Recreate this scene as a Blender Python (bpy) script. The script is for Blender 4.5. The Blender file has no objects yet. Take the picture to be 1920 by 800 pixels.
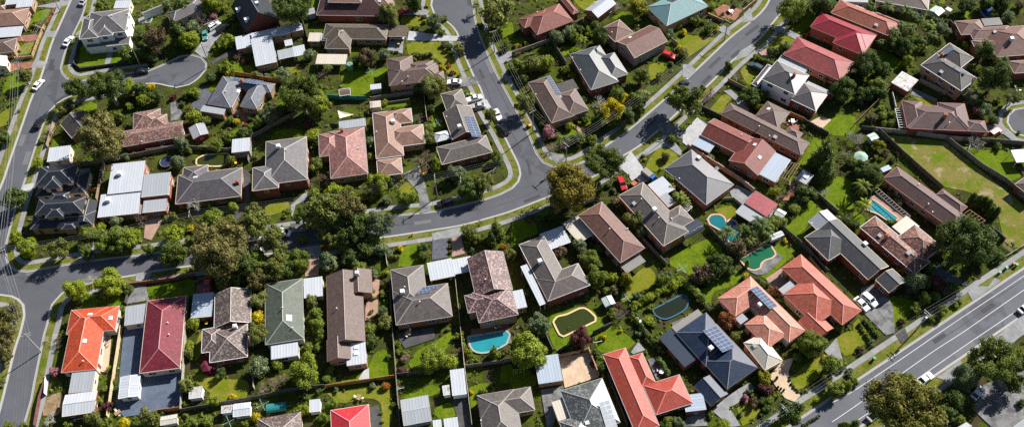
# Aerial view of a leafy hillside-free suburb: streets, houses, gardens. All lengths in metres.
import bpy, bmesh, math, random
import numpy as np
from mathutils import Vector, Matrix
random.seed(7)
RNG = np.random.default_rng(11)
scene = bpy.context.scene
COL = scene.collection
CAMERA=(((0.998848, -0.038815, -0.028201), (0.047978, 0.808085, 0.587108), (0.0, 0.587785, -0.809017)), 210.0, 1750.0)

# ------------------------------------------------------------------ camera, sky, sun, exposure
(axr, axu, axf), CAM_H, CAM_F = CAMERA
cam_data = bpy.data.cameras.new('camera'); cam = bpy.data.objects.new('camera', cam_data); COL.objects.link(cam)
R_, U_, F_ = Vector(axr), Vector(axu), Vector(axf)
cam.matrix_world = Matrix(((R_.x, U_.x, -F_.x, 0), (R_.y, U_.y, -F_.y, 0), (R_.z, U_.z, -F_.z, CAM_H), (0, 0, 0, 1)))
cam_data.sensor_width = 36; cam_data.lens = CAM_F/1920*36; cam_data.clip_start = 1; cam_data.clip_end = 8000
scene.camera = cam
SUN_AZ, SUN_EL = math.radians(50), math.radians(36.5)          # clockwise from +Y
world = bpy.data.worlds.new('World'); scene.world = world; world.use_nodes = True
wn = world.node_tree; bg = wn.nodes['Background']
sky = wn.nodes.new('ShaderNodeTexSky'); sky.sky_type = 'NISHITA'; sky.sun_disc = False
sky.sun_elevation = SUN_EL; sky.sun_rotation = SUN_AZ; sky.air_density = 1.0; sky.dust_density = 0.6
wn.links.new(sky.outputs[0], bg.inputs[0]); bg.inputs[1].default_value = 0.05
sun_data = bpy.data.lights.new('sun', 'SUN'); sun_data.energy = 5.0; sun_data.angle = math.radians(0.5); sun_data.color = (1, 0.955, 0.88)
sun = bpy.data.objects.new('sun', sun_data); COL.objects.link(sun)
sd = Vector((math.sin(SUN_AZ)*math.cos(SUN_EL), math.cos(SUN_AZ)*math.cos(SUN_EL), math.sin(SUN_EL)))
sun.rotation_euler = sd.to_track_quat('Z', 'Y').to_euler(); sun.location = sd*300
scene.view_settings.view_transform = 'Standard'; scene.view_settings.look = 'None'
scene.view_settings.exposure = 0.95; scene.view_settings.gamma = 1.0
scene.render.engine = 'CYCLES'
scene.cycles.max_bounces = 5; scene.cycles.diffuse_bounces = 3; scene.cycles.transparent_max_bounces = 6
scene.cycles.use_adaptive_sampling = True; scene.cycles.use_denoising = False

HOUSES=[
('tan top-left house','tan tiled hip-roofed house with a pale carport,cut by the left edge','tan','tanbrick',25,[(-165.02,240.07,7.8,3.97,0.0432,3.0,'h','tan'),(-161.51,233.79,4.24,2.48,0.0432,2.5,'c','whitemetal')],[]),
('top-left metal roof','house with two pale metal roofs at the very top left corner','whitemetal','tanbrick',25,[(-159.63,247.33,2.59,2.56,0.0771,3.1,'f','whitemetal'),(-164.33,248.05,1.89,1.67,0.0771,3.1,'f','whitemetal'),(-170.17,244.99,4.46,1.06,0.0771,3.11,'h','tan')],[]),
('dark left-edge house','dark brown hip-roofed house with pink walls cut off by the left edge','brown','tanbrick',25,[(-163.18,226.26,5.92,3.08,0.1263,3.0,'h','brown')],[]),
('white left-edge gable','white metal gabled house behind a brick paved yard at the left edge','whitemetal','cream',25,[(-161.84,218.38,4.11,2.32,0.2564,3.2,'gv','whitemetal')],[]),
('white corner house','white rendered two-storey house with staggered grey hip roofs beside the cul-de-sac','grey','whitewall',25,[(-127.46,232.23,6.25,5.34,0.0825,6.0,'h','grey'),(-132.46,229.84,2.93,4.85,0.0825,6.0,'hv','grey'),(-127.53,229.82,2.61,4.0,0.0825,6.01,'hv','grey'),(-123.89,226.14,3.6,1.68,0.0825,3.11,'f','grey'),(-130.57,225.6,3.23,1.45,0.0825,3.02,'f','grey')],[('vent',-125.38,232.47,7.94,0.465,0.038,0),('vent',-121.44,235.07,6.01,0.465,0.038,0)]),
('grey flat garage','flat grey-roofed white garage behind the two-storey white corner house','grey','whitewall',25,[(-116.04,240.93,3.41,0.12,0.5355,3.0,'f','grey')],[]),
('pale top carport','pale flat metal carport above the white two-storey house at the top edge','whitemetal','cream',25,[(-126.37,244.15,2.6,1.85,-0.0201,2.8,'f','whitemetal')],[]),
('long grey house','long grey tiled house half hidden by a dark conifer near the cul-de-sac','grey','cream',25,[(-104.46,239.32,5.9,2.85,0.6173,3.1,'h','grey')],[]),
('navy steep-roofed house','red brick house with steep navy gable roof and two white dormers','navy','redbrick',44,[(-81.07,236.49,5.81,7.02,0.4745,3.1,'gv','navy')],[('dorm',-86.4,236.53,4.15,-0.859,-0.441,0),('dorm',-82.75,230.82,4.77,-0.859,-0.441,0),('ac',-79.08,235.18,7.58,0.859,0.441,0)]),
('white metal-roofed house','sprawling house with several low white metal roofs next to the cul-de-sac','whitemetal','tanbrick',25,[(-75.88,217.95,3.31,5.42,0.2369,3.8,'su','whitemetal'),(-74.68,226.08,6.11,1.7,0.2369,3.5,'f','whitemetal'),(-83.06,223.38,2.64,2.81,0.2369,2.91,'f','whitemetal'),(-66.86,228.57,2.04,1.44,0.2369,3.01,'f','whitemetal'),(-69.18,217.35,2.45,1.9,0.2369,2.62,'c','ltgrey'),(-65.0,218.36,1.91,2.13,0.2369,2.62,'c','whitemetal'),(-68.6,221.82,1.23,1.24,0.2369,3.02,'f','whitemetal')],[('ac',-73.51,225.02,3.65,0.0,0.0,1),('vent',-72.27,227.83,3.65,0.0,0.0,1)]),
('dark maroon house','red brick two-storey house with dark maroon tiled roofs at the top edge','darkmaroon','redbrick',25,[(-48.28,239.82,11.85,7.05,-0.0904,3.2,'h','darkmaroon'),(-50.94,239.77,5.45,3.35,-0.0904,5.7,'h','tan'),(-40.22,238.54,4.5,3.77,-0.0904,4.21,'h','tan')],[('sky',-39.98,236.87,5.2,-0.042,-0.464,2)]),
('brown carport house','long brown tiled house with a gabled carport and a white concrete driveway','browngreen','tanbrick',25,[(-47.31,225.43,10.26,3.36,-0.0846,3.0,'h','browngreen'),(-52.37,223.03,3.94,5.01,-0.0846,3.0,'hv','browngreen'),(-33.71,225.05,2.91,2.5,-0.0846,2.71,'c','browngreen'),(-60.6,224.4,1.96,1.89,-0.0846,2.41,'f','cream'),(-57.2,223.95,1.31,1.47,-0.0846,2.62,'f','whitemetal'),(-54.42,214.02,4.77,2.07,-0.0846,2.42,'c','cream')],[('vent',-51.31,223.94,4.38,0.465,-0.039,1)]),
('raised brown house','tan brick raised house with staggered brown hip roofs beside a curved lawn','brown','tanbrick',25,[(-28.33,203.85,7.52,3.64,0.1082,4.3,'h','brown'),(-32.07,205.97,3.99,5.56,0.1082,4.3,'hv','brown'),(-25.8,206.47,4.0,2.63,0.1082,4.31,'h','brown'),(-24.23,204.17,3.87,2.74,0.1082,4.31,'h','brown'),(-22.78,202.38,4.1,1.75,0.1082,4.32,'h','brown')],[('vent',-29.63,201.76,5.09,0.05,-0.464,0),('vent',-31.47,200.34,4.53,0.05,-0.464,0)]),
('red-brown bend house','red-brown tiled hip-roofed brick house at the top,behind the bend of the street','redbrown','redbrick',25,[(14.64,225.92,6.58,4.63,0.4433,3.9,'h','redbrown'),(10.54,226.57,5.17,2.26,0.4433,3.9,'h','redbrown'),(21.43,232.81,1.12,5.24,0.4433,3.91,'h','redbrown'),(23.84,226.09,2.69,0.03,0.4433,2.51,'c','ltgrey')],[('vent',11.2,228.48,4.29,-0.2,0.421,0)]),
('silver-roofed building','narrow orange brick building with silver metal roof at the top edge','silvermetal','orangebrick',25,[(32.0,231.2,4.53,2.71,0.7606,3.3,'gu','silvermetal')],[('vent',30.21,232.8,3.45,-0.321,0.338,0)]),
('brown verandah house','brown gabled house with a long raised front verandah beside a red car','brownred','greywall',25,[(43.32,213.51,6.49,4.33,0.5461,4.1,'gu','brownred'),(36.05,218.91,3.61,3.64,0.5461,4.1,'hv','brownred')],[('sky',39.57,214.92,4.65,-0.242,0.398,0),('vent',34.05,217.28,4.59,-0.398,-0.242,1)]),
('teal-roofed house','house with a large pale teal metal hip roof at the top edge','teal','tanbrick',25,[(56.64,229.08,8.4,5.34,0.5124,3.7,'h','teal')],[('sol',55.91,231.17,5.17,-0.229,0.406,0,4,2,'dark')]),
('glossy slate house','red brick house with a dark slate roof whose right slopes shine white','slate','redbrick',25,[(27.22,203.55,4.51,8.2,0.3305,3.7,'hv','slate'),(32.94,203.95,2.99,5.02,0.3305,3.7,'h','slate'),(28.82,210.08,2.05,2.58,0.3305,3.71,'h','slate')],[('vent',23.01,202.37,3.77,-0.441,-0.151,0),('vent',20.98,207.85,3.7,-0.441,-0.151,0)]),
('crimson-roofed house','brick house with deep crimson tiled roof right of the upper street','crimson','orangebrick',25,[(106.43,213.93,9.3,4.03,-0.659,4.1,'h','crimson'),(109.0,210.12,4.91,5.26,-0.659,4.1,'h','crimson')],[]),
('dusty red house','brick house with dusty red tiled roof and a pale carport,below the crimson one','dustyred','orangebrick',25,[(96.31,203.33,9.58,4.84,-0.6946,3.3,'h','dustyred'),(100.01,199.11,0.11,4.0,-0.6946,3.3,'hv','dustyred'),(88.32,202.03,4.67,1.58,-0.6946,2.51,'c','ltgrey')],[]),
('white pyramid-roofed house','two-storey white walled house with dark pyramid roof over a brick ground floor','slatebrown','whitewall',25,[(83.62,193.64,5.34,4.78,-0.6858,5.9,'h','slatebrown'),(78.18,197.66,1.04,5.08,-0.6858,2.9,'h','slatebrown'),(89.81,187.72,4.16,4.23,-0.6858,3.61,'h','slatebrown'),(94.41,191.61,4.36,0.39,-0.6858,2.61,'f','ltgrey')],[('chim',85.45,192.33,7.34,0.361,-0.295,0)]),
('long orange-red house','long orange-red tiled house next to the palms at the top right','orangebrown','redbrick',25,[(115.16,220.09,10.01,3.7,-0.6522,3.3,'h','orangebrown'),(121.99,219.4,4.06,0.83,-0.6522,3.3,'h','orangebrown'),(116.08,224.28,3.16,0.56,-0.6522,2.81,'f','whitemetal')],[('sky',117.19,215.9,4.05,-0.283,-0.371,0)]),
('grey-tan top roof','house with a grey and tan hip roof behind palms at the top edge','greytan','cream',25,[(129.25,227.88,8.08,2.74,-0.3477,3.1,'h','greytan')],[]),
('pale blue top roof','pale blue-grey metal roof beside the orange-red house at the top edge','ltgrey','cream',25,[(114.36,230.77,4.13,2.77,-0.1316,3.1,'f','ltgrey')],[]),
('sprawling brown house','sprawling brown house with many hip wings near the top right corner','brownred','redbrick',25,[(146.45,213.68,3.97,3.07,0.0305,3.3,'h','brownred'),(151.93,210.91,6.42,2.47,0.0305,3.3,'h','brownred'),(156.77,206.77,6.84,6.24,0.0305,3.31,'hv','brownred'),(149.48,205.95,4.63,1.85,0.0305,3.31,'h','brownred'),(156.21,195.79,3.38,2.52,0.0305,3.32,'h','brownred'),(154.33,216.4,2.96,1.5,0.0305,2.62,'f','navy')],[('sky',152.34,209.88,4.48,-0.466,-0.014,2),('ac',155.23,204.99,5.41,0.014,-0.466,2)]),
('dark grey-brown house','raised tan brick house with dark grey-brown roofs and a few solar panels','dgreybrown','tanbrick',25,[(132.93,193.86,7.04,3.9,-0.9199,4.7,'h','dgreybrown'),(136.96,200.44,4.21,3.27,-0.9199,4.7,'hv','dgreybrown')],[('chim',132.26,199.54,5.16,0.371,0.283,0),('sky',130.27,193.29,5.37,-0.371,-0.283,0),('sol',134.76,201.43,5.68,-0.283,0.371,1,4,1,''),('sol',135.06,192.59,6.09,0.371,0.283,0,4,1,''),('vent',131.97,196.53,6.12,0.371,0.283,0)]),
('dark right-edge roof','corner of a dark roof cut off by the right edge','dgrey','cream',25,[(163.68,207.69,5.54,2.26,0.1341,3.3,'h','dgrey')],[]),
('dark ribbed garage','gabled garage with dark ribbed roof behind a rail fence on the corner','dgreybrown','redbrick',25,[(-128.71,191.2,3.84,3.93,-0.8672,2.9,'gu','dgreybrown')],[]),
('white street-side garage','cream garage with a flat white roof beside the left street','whitemetal','cream',25,[(-131.73,180.05,3.09,2.59,0.0894,2.8,'f','whitemetal')],[]),
('speckled brown house','long speckled brown tiled brick house behind the big brown gum tree','speckbrown','redbrick',25,[(-104.95,185.78,8.65,3.09,0.1799,3.1,'gu','speckbrown'),(-108.07,191.59,3.95,3.47,0.1799,3.1,'hv','speckbrown'),(-104.98,190.37,3.08,2.48,0.1799,3.11,'hv','speckbrown')],[('vent',-107.65,182.48,3.25,0.083,-0.459,0)]),
('upper navy house','upper of two navy-roofed two-storey houses by the left street','navy','cream',25,[(-127.63,168.52,6.97,4.02,0.042,3.2,'h','navy'),(-128.73,169.72,5.25,3.45,0.042,5.6,'h','navy'),(-128.89,167.67,2.45,2.83,0.042,5.61,'hv','navy'),(-122.96,169.27,2.15,4.14,0.042,3.21,'h','navy')],[('vent',-131.18,171.68,6.25,-0.02,0.466,1)]),
('lower navy house','lower of two navy-roofed two-storey houses,with a yellowish front lawn','navy','tanbrick',25,[(-124.33,155.47,8.56,2.49,0.0265,3.2,'h','navy'),(-124.78,158.49,6.46,2.61,0.0265,5.7,'h','navy'),(-125.65,156.5,2.46,1.88,0.0265,5.71,'hv','navy'),(-125.73,161.87,2.4,1.2,0.0265,5.71,'hv','navy'),(-118.13,157.73,2.16,3.76,0.0265,3.22,'gv','navy'),(-122.21,153.39,1.91,1.1,0.0265,3.22,'hv','navy')],[('vent',-124.16,161.25,5.96,0.012,-0.466,3)]),
('white flat-roofed house','orange brick house under stepped white flat metal roofs with roof boxes','whitemetal','orangebrick',25,[(-109.21,168.92,4.73,5.27,0.0749,4.0,'f','whitemetal'),(-109.62,160.0,5.6,3.83,0.0749,3.3,'f','whitemetal'),(-100.28,165.93,3.79,3.87,0.0749,3.81,'f','ltgrey'),(-100.15,163.61,3.89,1.47,0.0749,3.31,'f','whitemetal'),(-99.67,159.1,3.27,1.99,0.0749,2.92,'f','ltgrey'),(-105.9,158.08,2.6,1.47,0.0749,2.72,'c','greyslat')],[('ac',-111.15,169.85,4.15,0.0,0.0,0),('ac',-112.75,161.01,3.45,0.0,0.0,1)]),
('purple-grey chimney house','purple-grey tiled hip-roofed house with an orange brick chimney and bare tree in front','purplegrey','orangebrick',25,[(-85.3,165.16,9.08,5.17,0.0982,3.1,'h','purplegrey'),(-89.98,169.06,3.48,3.42,0.0982,3.1,'hv','purplegrey')],[('chim',-77.03,165.02,3.5,0.464,0.046,0),('sky',-89.26,167.4,4.29,-0.046,0.464,0)]),
('grey balcony house','two-level red brick house with a grey hip roof and a garage under its balcony','grey','redbrick',25,[(-63.8,171.86,5.86,7.98,0.1044,4.6,'hv','grey'),(-69.03,165.84,3.66,4.17,0.1044,4.6,'hv','grey')],[('ac',-65.9,175.05,6.51,-0.464,-0.049,0),('vent',-63.36,173.3,7.06,0.464,0.049,0)]),
('white-topped block garage','grey block garage with a white flat roof behind the purple-grey house','whitemetal','greywall',25,[(-78.32,179.79,2.58,2.51,0.0833,2.9,'f','whitemetal')],[]),
('blue-grey solar house','blue-grey tiled house with blue solar panels right of the cul-de-sac','bluegrey','tanbrick',25,[(-78.61,203.97,7.59,1.9,-0.2658,3.1,'h','bluegrey'),(-85.48,201.39,3.79,5.93,-0.2658,3.1,'hv','bluegrey'),(-76.48,199.5,2.8,5.4,-0.2658,3.11,'hv','bluegrey'),(-83.76,198.06,1.36,2.35,-0.2658,2.51,'c','whitemetal'),(-88.75,194.52,3.76,1.14,-0.2658,2.62,'f','ltgrey')],[('sol',-81.44,205.92,3.45,0.122,0.45,0,5,1,'blue'),('sol',-77.52,204.49,3.62,0.122,0.45,0,5,2,'blue'),('chim',-80.76,204.25,3.85,-0.122,-0.45,0),('sky',-81.82,201.25,3.2,0.45,-0.122,1),('vent',-84.96,199.88,4.45,0.45,-0.122,1)]),
('pink-red house','pink-red mottled tiled house with an arched porch and a white rear roof','pinkred','tanbrick',25,[(-46.62,174.87,5.29,8.86,0.1159,3.2,'hv','pinkred'),(-51.88,178.34,3.35,4.27,0.1159,3.2,'hv','pinkred'),(-46.08,186.19,3.96,1.48,0.1159,2.81,'f','ltgrey')],[('chim',-48.62,182.31,3.78,-0.054,0.463,0),('vent',-43.31,175.16,4.12,0.463,0.054,0)]),
('tan brown house','tan brown tiled house with side wings and a small gabled garage','tan','tanbrick',25,[(-35.27,181.28,3.95,8.89,0.1101,3.1,'hv','tan'),(-31.85,187.84,3.44,2.74,0.1101,3.1,'h','tan'),(-29.86,180.14,5.21,3.66,0.1101,3.11,'h','tan'),(-34.29,168.76,3.48,2.91,0.1101,3.11,'hv','tan')],[('ac',-33.71,184.68,4.04,0.463,0.051,0),('vent',-38.51,181.63,3.46,-0.463,-0.051,0)]),
('grey solar corner house','red brick corner house with grey L-shaped roof and a big solar array','greybrown','redbrick',25,[(-12.87,173.67,7.46,3.35,0.2558,3.3,'h','greybrown'),(-13.55,184.11,4.24,5.54,0.2558,3.3,'gv','greybrown'),(-15.59,192.8,3.29,4.13,0.2558,3.31,'hv','greybrown'),(-19.18,180.0,2.46,1.79,0.2558,2.51,'p','glasswhite')],[('sol',-10.16,181.54,4.05,0.451,0.118,1,8,2,''),('ac',-14.1,180.89,4.65,-0.451,-0.118,1),('vent',-17.96,186.12,3.53,-0.451,-0.118,1)]),
('brown solar-strip house','brown tiled brick house with one long strip of solar panels near the pink blossom','brown','tanbrick',25,[(13.28,191.85,3.61,8.88,0.3506,3.3,'hv','brown'),(19.42,189.98,3.34,4.65,0.3506,3.3,'h','brown'),(18.65,197.24,2.81,2.06,0.3506,2.71,'f','dgreybrown')],[('sol',14.38,196.95,3.68,0.438,0.16,0,8,1,''),('sky',16.11,191.98,3.73,-0.438,-0.16,1),('vent',8.9,193.56,3.34,-0.438,-0.16,0)]),
('long brown deck house','long brown tiled house between the red-brown house and the pyramid-roofed one','brown','orangebrick',25,[(74.42,176.32,13.01,2.79,-0.6996,3.2,'h','brown'),(77.75,181.52,3.72,3.83,-0.6996,3.2,'hv','brown'),(82.36,173.95,2.21,1.63,-0.6996,3.21,'h','brown')],[('sky',76.57,172.46,3.77,-0.3,-0.357,0),('sky',76.7,182.9,4.14,-0.357,0.3,1),('vent',72.61,176.23,3.93,-0.3,-0.357,0),('vent',75.0,172.87,3.44,-0.3,-0.357,0)]),
('red-brown patio house','red-brown gabled brick house ending in a white flat patio roof','redbrown2','orangebrick',25,[(63.17,173.91,6.53,3.91,-0.6778,3.2,'gu','redbrown2'),(68.96,166.32,4.57,5.31,-0.6778,3.2,'gv','redbrown2'),(74.28,162.55,3.04,4.68,-0.6778,2.81,'f','ltblue'),(56.32,172.14,2.78,2.02,-0.6778,2.51,'f','ltblue')],[('sky',69.85,169.04,4.86,-0.363,0.292,1),('sky',70.48,164.79,4.33,0.363,-0.292,1),('vent',66.97,173.18,4.18,0.292,0.363,0)]),
('shining blue-grey house','orange brick house with blue-grey hip roof whose right slopes shine pale','slateblue','orangebrick',25,[(52.69,159.86,8.21,5.42,-0.9352,3.2,'h','slateblue'),(56.34,161.13,0.43,2.78,-0.9352,3.2,'hv','slateblue')],[('vent',47.06,159.03,3.38,-0.375,-0.277,0),('ac',53.37,165.46,3.92,0.375,0.277,0)]),
('brown dry-lot house','dark brown tiled house with pink gutters,white side pergola and brick chimney','maroonbrown','redbrick',25,[(124.42,177.26,8.26,4.67,-0.1263,3.3,'h','maroonbrown'),(118.7,178.83,2.89,5.17,-0.1263,3.3,'hv','maroonbrown'),(129.8,177.26,3.86,5.25,-0.1263,3.31,'hv','maroonbrown'),(134.79,173.34,2.81,2.08,-0.1263,3.31,'h','maroonbrown')],[('chim',125.92,175.8,4.89,-0.059,-0.463,0),('vent',126.91,174.01,4.12,-0.059,-0.463,0)]),
('red-brown carport house','tall red brick house with a long red-brown hip roof and cream carport','brownred','redbrick',25,[(26.22,142.01,9.32,4.03,-1.014,4.2,'h','brownred'),(17.71,144.43,3.92,2.45,-1.014,2.6,'c','cream'),(31.24,132.53,1.42,3.09,-1.014,2.61,'c','greyslat')],[('vent',25.7,141.5,5.75,-0.396,-0.246,0),('vent',30.7,142.35,4.22,0.396,0.246,0)]),
('grey-brown carport house','grey-brown L-shaped house with a white carport just right of centre','greybrown','redbrick',25,[(8.16,131.57,3.58,9.4,0.3583,4.3,'hv','greybrown'),(12.36,126.88,5.9,3.6,0.3583,4.3,'h','greybrown'),(11.28,141.85,3.35,2.77,0.3583,2.61,'c','whitemetal'),(4.58,126.78,0.91,6.25,0.3583,3.91,'e','whitemetal')],[('ac',6.64,132.45,5.45,-0.437,-0.164,0)]),
('curved-patio grey house','big grey-brown house with a curved dark patio roof over its rear balcony','greybrown','orangebrick',25,[(38.13,147.07,9.95,4.2,-1.0429,4.5,'h','greybrown'),(43.73,144.69,2.97,4.09,-1.0429,4.5,'h','greybrown'),(41.96,157.29,2.76,2.59,-1.0429,2.61,'c','whitemetal'),(43.06,152.59,2.12,1.28,-1.0429,2.81,'f','ltgrey'),(47.69,141.98,1.88,3.25,-1.0429,3.62,'b','darkclear')],[('ac',38.22,146.58,6.38,-0.403,-0.235,0),('sky',33.3,150.15,5.24,-0.403,-0.235,0),('vent',39.13,144.1,6.16,-0.403,-0.235,0),('vent',42.52,143.83,5.72,-0.403,-0.235,1),('vent',35.24,150.6,6.12,-0.403,-0.235,0)]),
('crimson pool house','pool house with a crimson flat roof and a grey lean-to beside a pool','crimson','cream',25,[(68.2,149.53,3.62,2.71,-0.7788,3.2,'f','crimson'),(64.72,146.53,3.45,2.14,-0.7788,2.7,'c','ltgrey')],[]),
('long dark grey house','long dark grey tiled house with a white gabled awning at its rear','dgrey','redbrick',25,[(89.09,133.56,9.23,3.64,-1.0343,3.3,'gu','dgrey'),(83.66,136.27,4.44,4.66,-1.0343,3.3,'h','dgrey'),(96.32,123.18,2.36,3.02,-1.0343,3.31,'gu','dgrey'),(83.49,143.35,1.75,3.46,-1.0343,3.01,'w','whitemetal')],[('ac',92.32,134.16,3.56,0.401,0.238,0),('vent',80.23,142.06,3.01,-0.401,-0.238,3)]),
('turquoise-pool speckled house','speckled brown-red tiled house with a cream patio roof beside a turquoise pool','speckred','redbrick',25,[(100.42,134.28,9.16,3.01,-0.9776,3.2,'h','speckred'),(106.82,134.39,4.53,3.83,-0.9776,3.2,'h','speckred'),(105.22,140.07,2.2,2.79,-0.9776,2.71,'f','cream')],[('sky',96.98,136.74,3.91,-0.387,-0.261,0),('sky',102.57,130.52,4.46,-0.387,-0.261,0),('chim',98.36,135.7,4.18,-0.387,-0.261,0)]),
('long dry-lot house','long dark brown tiled house running beside the dry grassy lot','maroonbrown','tanbrick',25,[(113.01,148.51,12.0,3.18,-0.9292,3.2,'h','maroonbrown'),(119.66,147.42,3.92,1.49,-0.9292,3.2,'h','maroonbrown')],[('vent',111.83,152.67,3.96,0.374,0.279,0),('vent',112.53,146.0,3.8,-0.374,-0.279,0),('vent',113.08,143.59,3.34,-0.374,-0.279,0)]),
('brown right-edge roof','corner of a brown roof cut by the right edge beside the dry lot','brown','redbrick',25,[(142.36,151.02,2.86,2.75,-1.0264,3.1,'h','brown')],[]),
('orange-red corner house','bright orange-red tiled hip-roofed house beside the lower left road','orangered','cream',25,[(-109.55,117.57,4.3,8.96,0.053,3.1,'hv','orangered'),(-108.8,123.0,6.13,3.53,0.053,3.1,'h','orangered')],[('sky',-109.29,123.94,4.32,-0.025,0.466,0),('sky',-104.0,122.95,3.73,0.466,0.025,1),('sky',-108.69,116.05,4.74,0.466,0.025,0),('vent',-107.97,110.64,4.01,0.025,-0.466,0)]),
('maroon-roofed house','long maroon tiled hip-roofed house with blue-grey paved yard','maroon','cream',25,[(-89.78,117.99,4.93,10.41,0.0963,3.2,'hv','maroon')],[('vent',-88.35,119.94,4.75,0.464,0.045,0),('vent',-87.53,116.67,4.51,0.464,0.045,0)]),
('speckled deck house','speckled grey-brown tiled house with white chimney and a maroon rear deck','speckgrey','redbrick',25,[(-73.03,124.42,4.62,5.06,0.123,3.2,'gv','speckgrey'),(-72.64,114.42,4.63,4.74,0.123,3.2,'h','speckgrey'),(-76.89,115.6,2.64,3.37,0.123,3.21,'h','speckgrey')],[('chimw',-71.19,118.23,3.73,-0.057,0.463,1)]),
('grey-green house','house with grey-green tiled roof and a white rear patio roof','green','cream',25,[(-59.6,122.94,4.8,9.03,0.1184,3.2,'hv','green'),(-61.2,126.6,2.95,3.87,0.1184,3.2,'hv','green'),(-58.48,111.89,3.36,1.97,0.1184,2.61,'f','whitemetal')],[('skyb',-57.74,119.81,4.75,0.463,0.055,0),('vent',-59.38,122.33,5.37,0.463,0.055,0),('vent',-56.49,117.03,4.32,0.463,0.055,0)]),
('brown sunroom house','long brown tiled house with a white metal sunroom at its garden end','brown','tanbrick',25,[(-43.84,122.9,4.63,10.39,0.098,3.3,'gv','brown'),(-40.85,130.23,3.44,3.65,0.098,3.3,'gv','brown'),(-44.76,111.04,2.84,3.04,0.098,3.31,'gv','brown'),(-40.33,109.76,2.42,3.03,0.098,3.01,'f','whitemetal')],[('sky',-40.5,111.41,3.16,0.0,0.0,3),('sky',-40.4,109.7,3.16,0.0,0.0,3),('chimw',-40.95,131.7,4.88,0.464,0.046,1),('vent',-45.72,121.9,4.54,-0.464,-0.046,0)]),
('purple-grey solar house','purple-grey hip-roofed brick house with two short rows of solar panels','greybrown','orangebrick',25,[(-27.54,127.61,4.28,6.75,0.1255,3.3,'hv','greybrown'),(-24.12,122.97,7.17,4.96,0.1255,3.3,'h','greybrown')],[('sol',-22.25,127.19,3.77,-0.058,0.463,1,4,1,''),('sol',-23.88,125.78,4.33,-0.058,0.463,1,4,1,''),('ac',-29.12,125.82,4.46,-0.463,-0.058,0),('vent',-24.48,122.21,5.28,0.058,-0.463,1),('vent',-28.5,127.12,4.82,-0.463,-0.058,0)]),
('speckled two-level house','tan two-level house with speckled brown-purple tiled roofs above a small pool','speckpurple','tanbrick',25,[(-6.58,130.33,4.81,6.02,0.1804,4.4,'gv','speckpurple'),(-5.43,121.35,5.05,4.45,0.1804,4.4,'h','speckpurple'),(-9.41,122.15,3.37,2.6,0.1804,4.41,'hv','speckpurple'),(-19.4,133.6,3.31,2.77,0.1804,2.61,'c','whitemetal'),(-13.91,134.58,2.75,2.28,0.1804,2.62,'c','whitemetal'),(0.31,122.94,1.98,2.61,0.1804,3.22,'f','whitemetal')],[('vent',-7.67,127.53,5.91,-0.459,-0.084,0)]),
('pink terracotta house','pink terracotta tiled house with two columns of solar panels','terrapink','cream',25,[(63.77,116.75,9.76,2.81,-1.0008,3.3,'h','terrapink'),(57.89,120.71,3.24,5.62,-1.0008,3.3,'h','terrapink'),(61.71,110.87,4.1,3.28,-1.0008,3.31,'h','terrapink'),(56.03,115.15,1.85,1.23,-1.0008,2.71,'f','ltgrey')],[('sol',62.56,119.28,4.45,0.393,0.252,0,7,2,''),('ac',61.34,117.37,3.81,-0.393,-0.252,0)]),
('terracotta red house','terracotta red tiled house with a paved patio and two white cars beside it','terrared','tanbrick',25,[(78.04,121.75,10.43,3.5,-0.9921,3.3,'h','terrared'),(75.44,118.75,5.55,5.1,-0.9921,3.3,'h','terrared'),(74.57,111.9,3.28,2.79,-0.9921,2.61,'gu','terrared'),(69.98,123.11,0.98,2.4,-0.9921,2.61,'f','ltgrey')],[]),
('large navy house','large navy-roofed house with a solar array and a twin garage','navy2','orangebrick',25,[(46.45,108.94,5.57,4.95,-1.013,3.5,'h','navy2'),(51.14,101.71,4.47,4.88,-1.013,3.5,'h','navy2'),(45.61,95.56,3.1,2.67,-1.013,2.81,'gu','navy2'),(39.35,107.16,5.02,1.96,-1.013,2.91,'f','navyflat'),(42.74,114.73,0.9,4.34,-1.013,2.72,'f','greyslat')],[('sol',49.24,107.89,4.96,0.396,0.247,0,7,3,''),('ac',46.85,105.44,4.61,0.247,-0.396,0)]),
('cream hip garage','cream hip-roofed garage beside a sandy driveway','cream','cream',25,[(59.91,104.87,4.22,2.64,-1.1125,3.1,'h','cream')],[('sky',57.99,106.25,3.81,-0.418,-0.206,0)]),
('bright red house','bright red tiled house with several hips at the bottom centre','red','redbrick',25,[(26.36,96.55,2.97,10.7,0.267,3.3,'hv','red'),(29.78,101.58,1.76,4.14,0.267,3.3,'hv','red'),(35.12,94.74,4.68,3.9,0.267,3.31,'h','red')],[]),
('lichen slate house','dark slate house with lichen,a white glazed roof panel and cream awning at the bottom','lichenslate','tanbrick',25,[(16.3,92.63,5.32,5.95,0.2678,3.3,'hv','lichenslate'),(12.88,86.64,3.31,3.4,0.2678,3.3,'h','lichenslate'),(10.72,92.8,2.92,2.48,0.2678,2.61,'f','cream')],[('sol',20.25,89.75,4.29,0.123,-0.45,0,2,6,'clear'),('sky',15.18,88.18,4.21,0.123,-0.45,0)]),
('bottom grey-brown house','grey-brown hip-roofed house at the bottom edge with a rooftop antenna','greybrown','tanbrick',25,[(-5.19,90.94,4.52,6.48,0.1293,3.3,'hv','greybrown'),(-3.66,94.57,6.5,3.01,0.1293,3.3,'h','greybrown')],[('vent',-9.62,90.21,3.32,-0.462,-0.06,0)]),
('red pyramid house','house with a bright red pyramid roof cut by the bottom edge','redpink','cream',25,[(-40.29,89.1,4.53,6.29,0.1181,3.2,'h','redpink')],[]),
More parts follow.
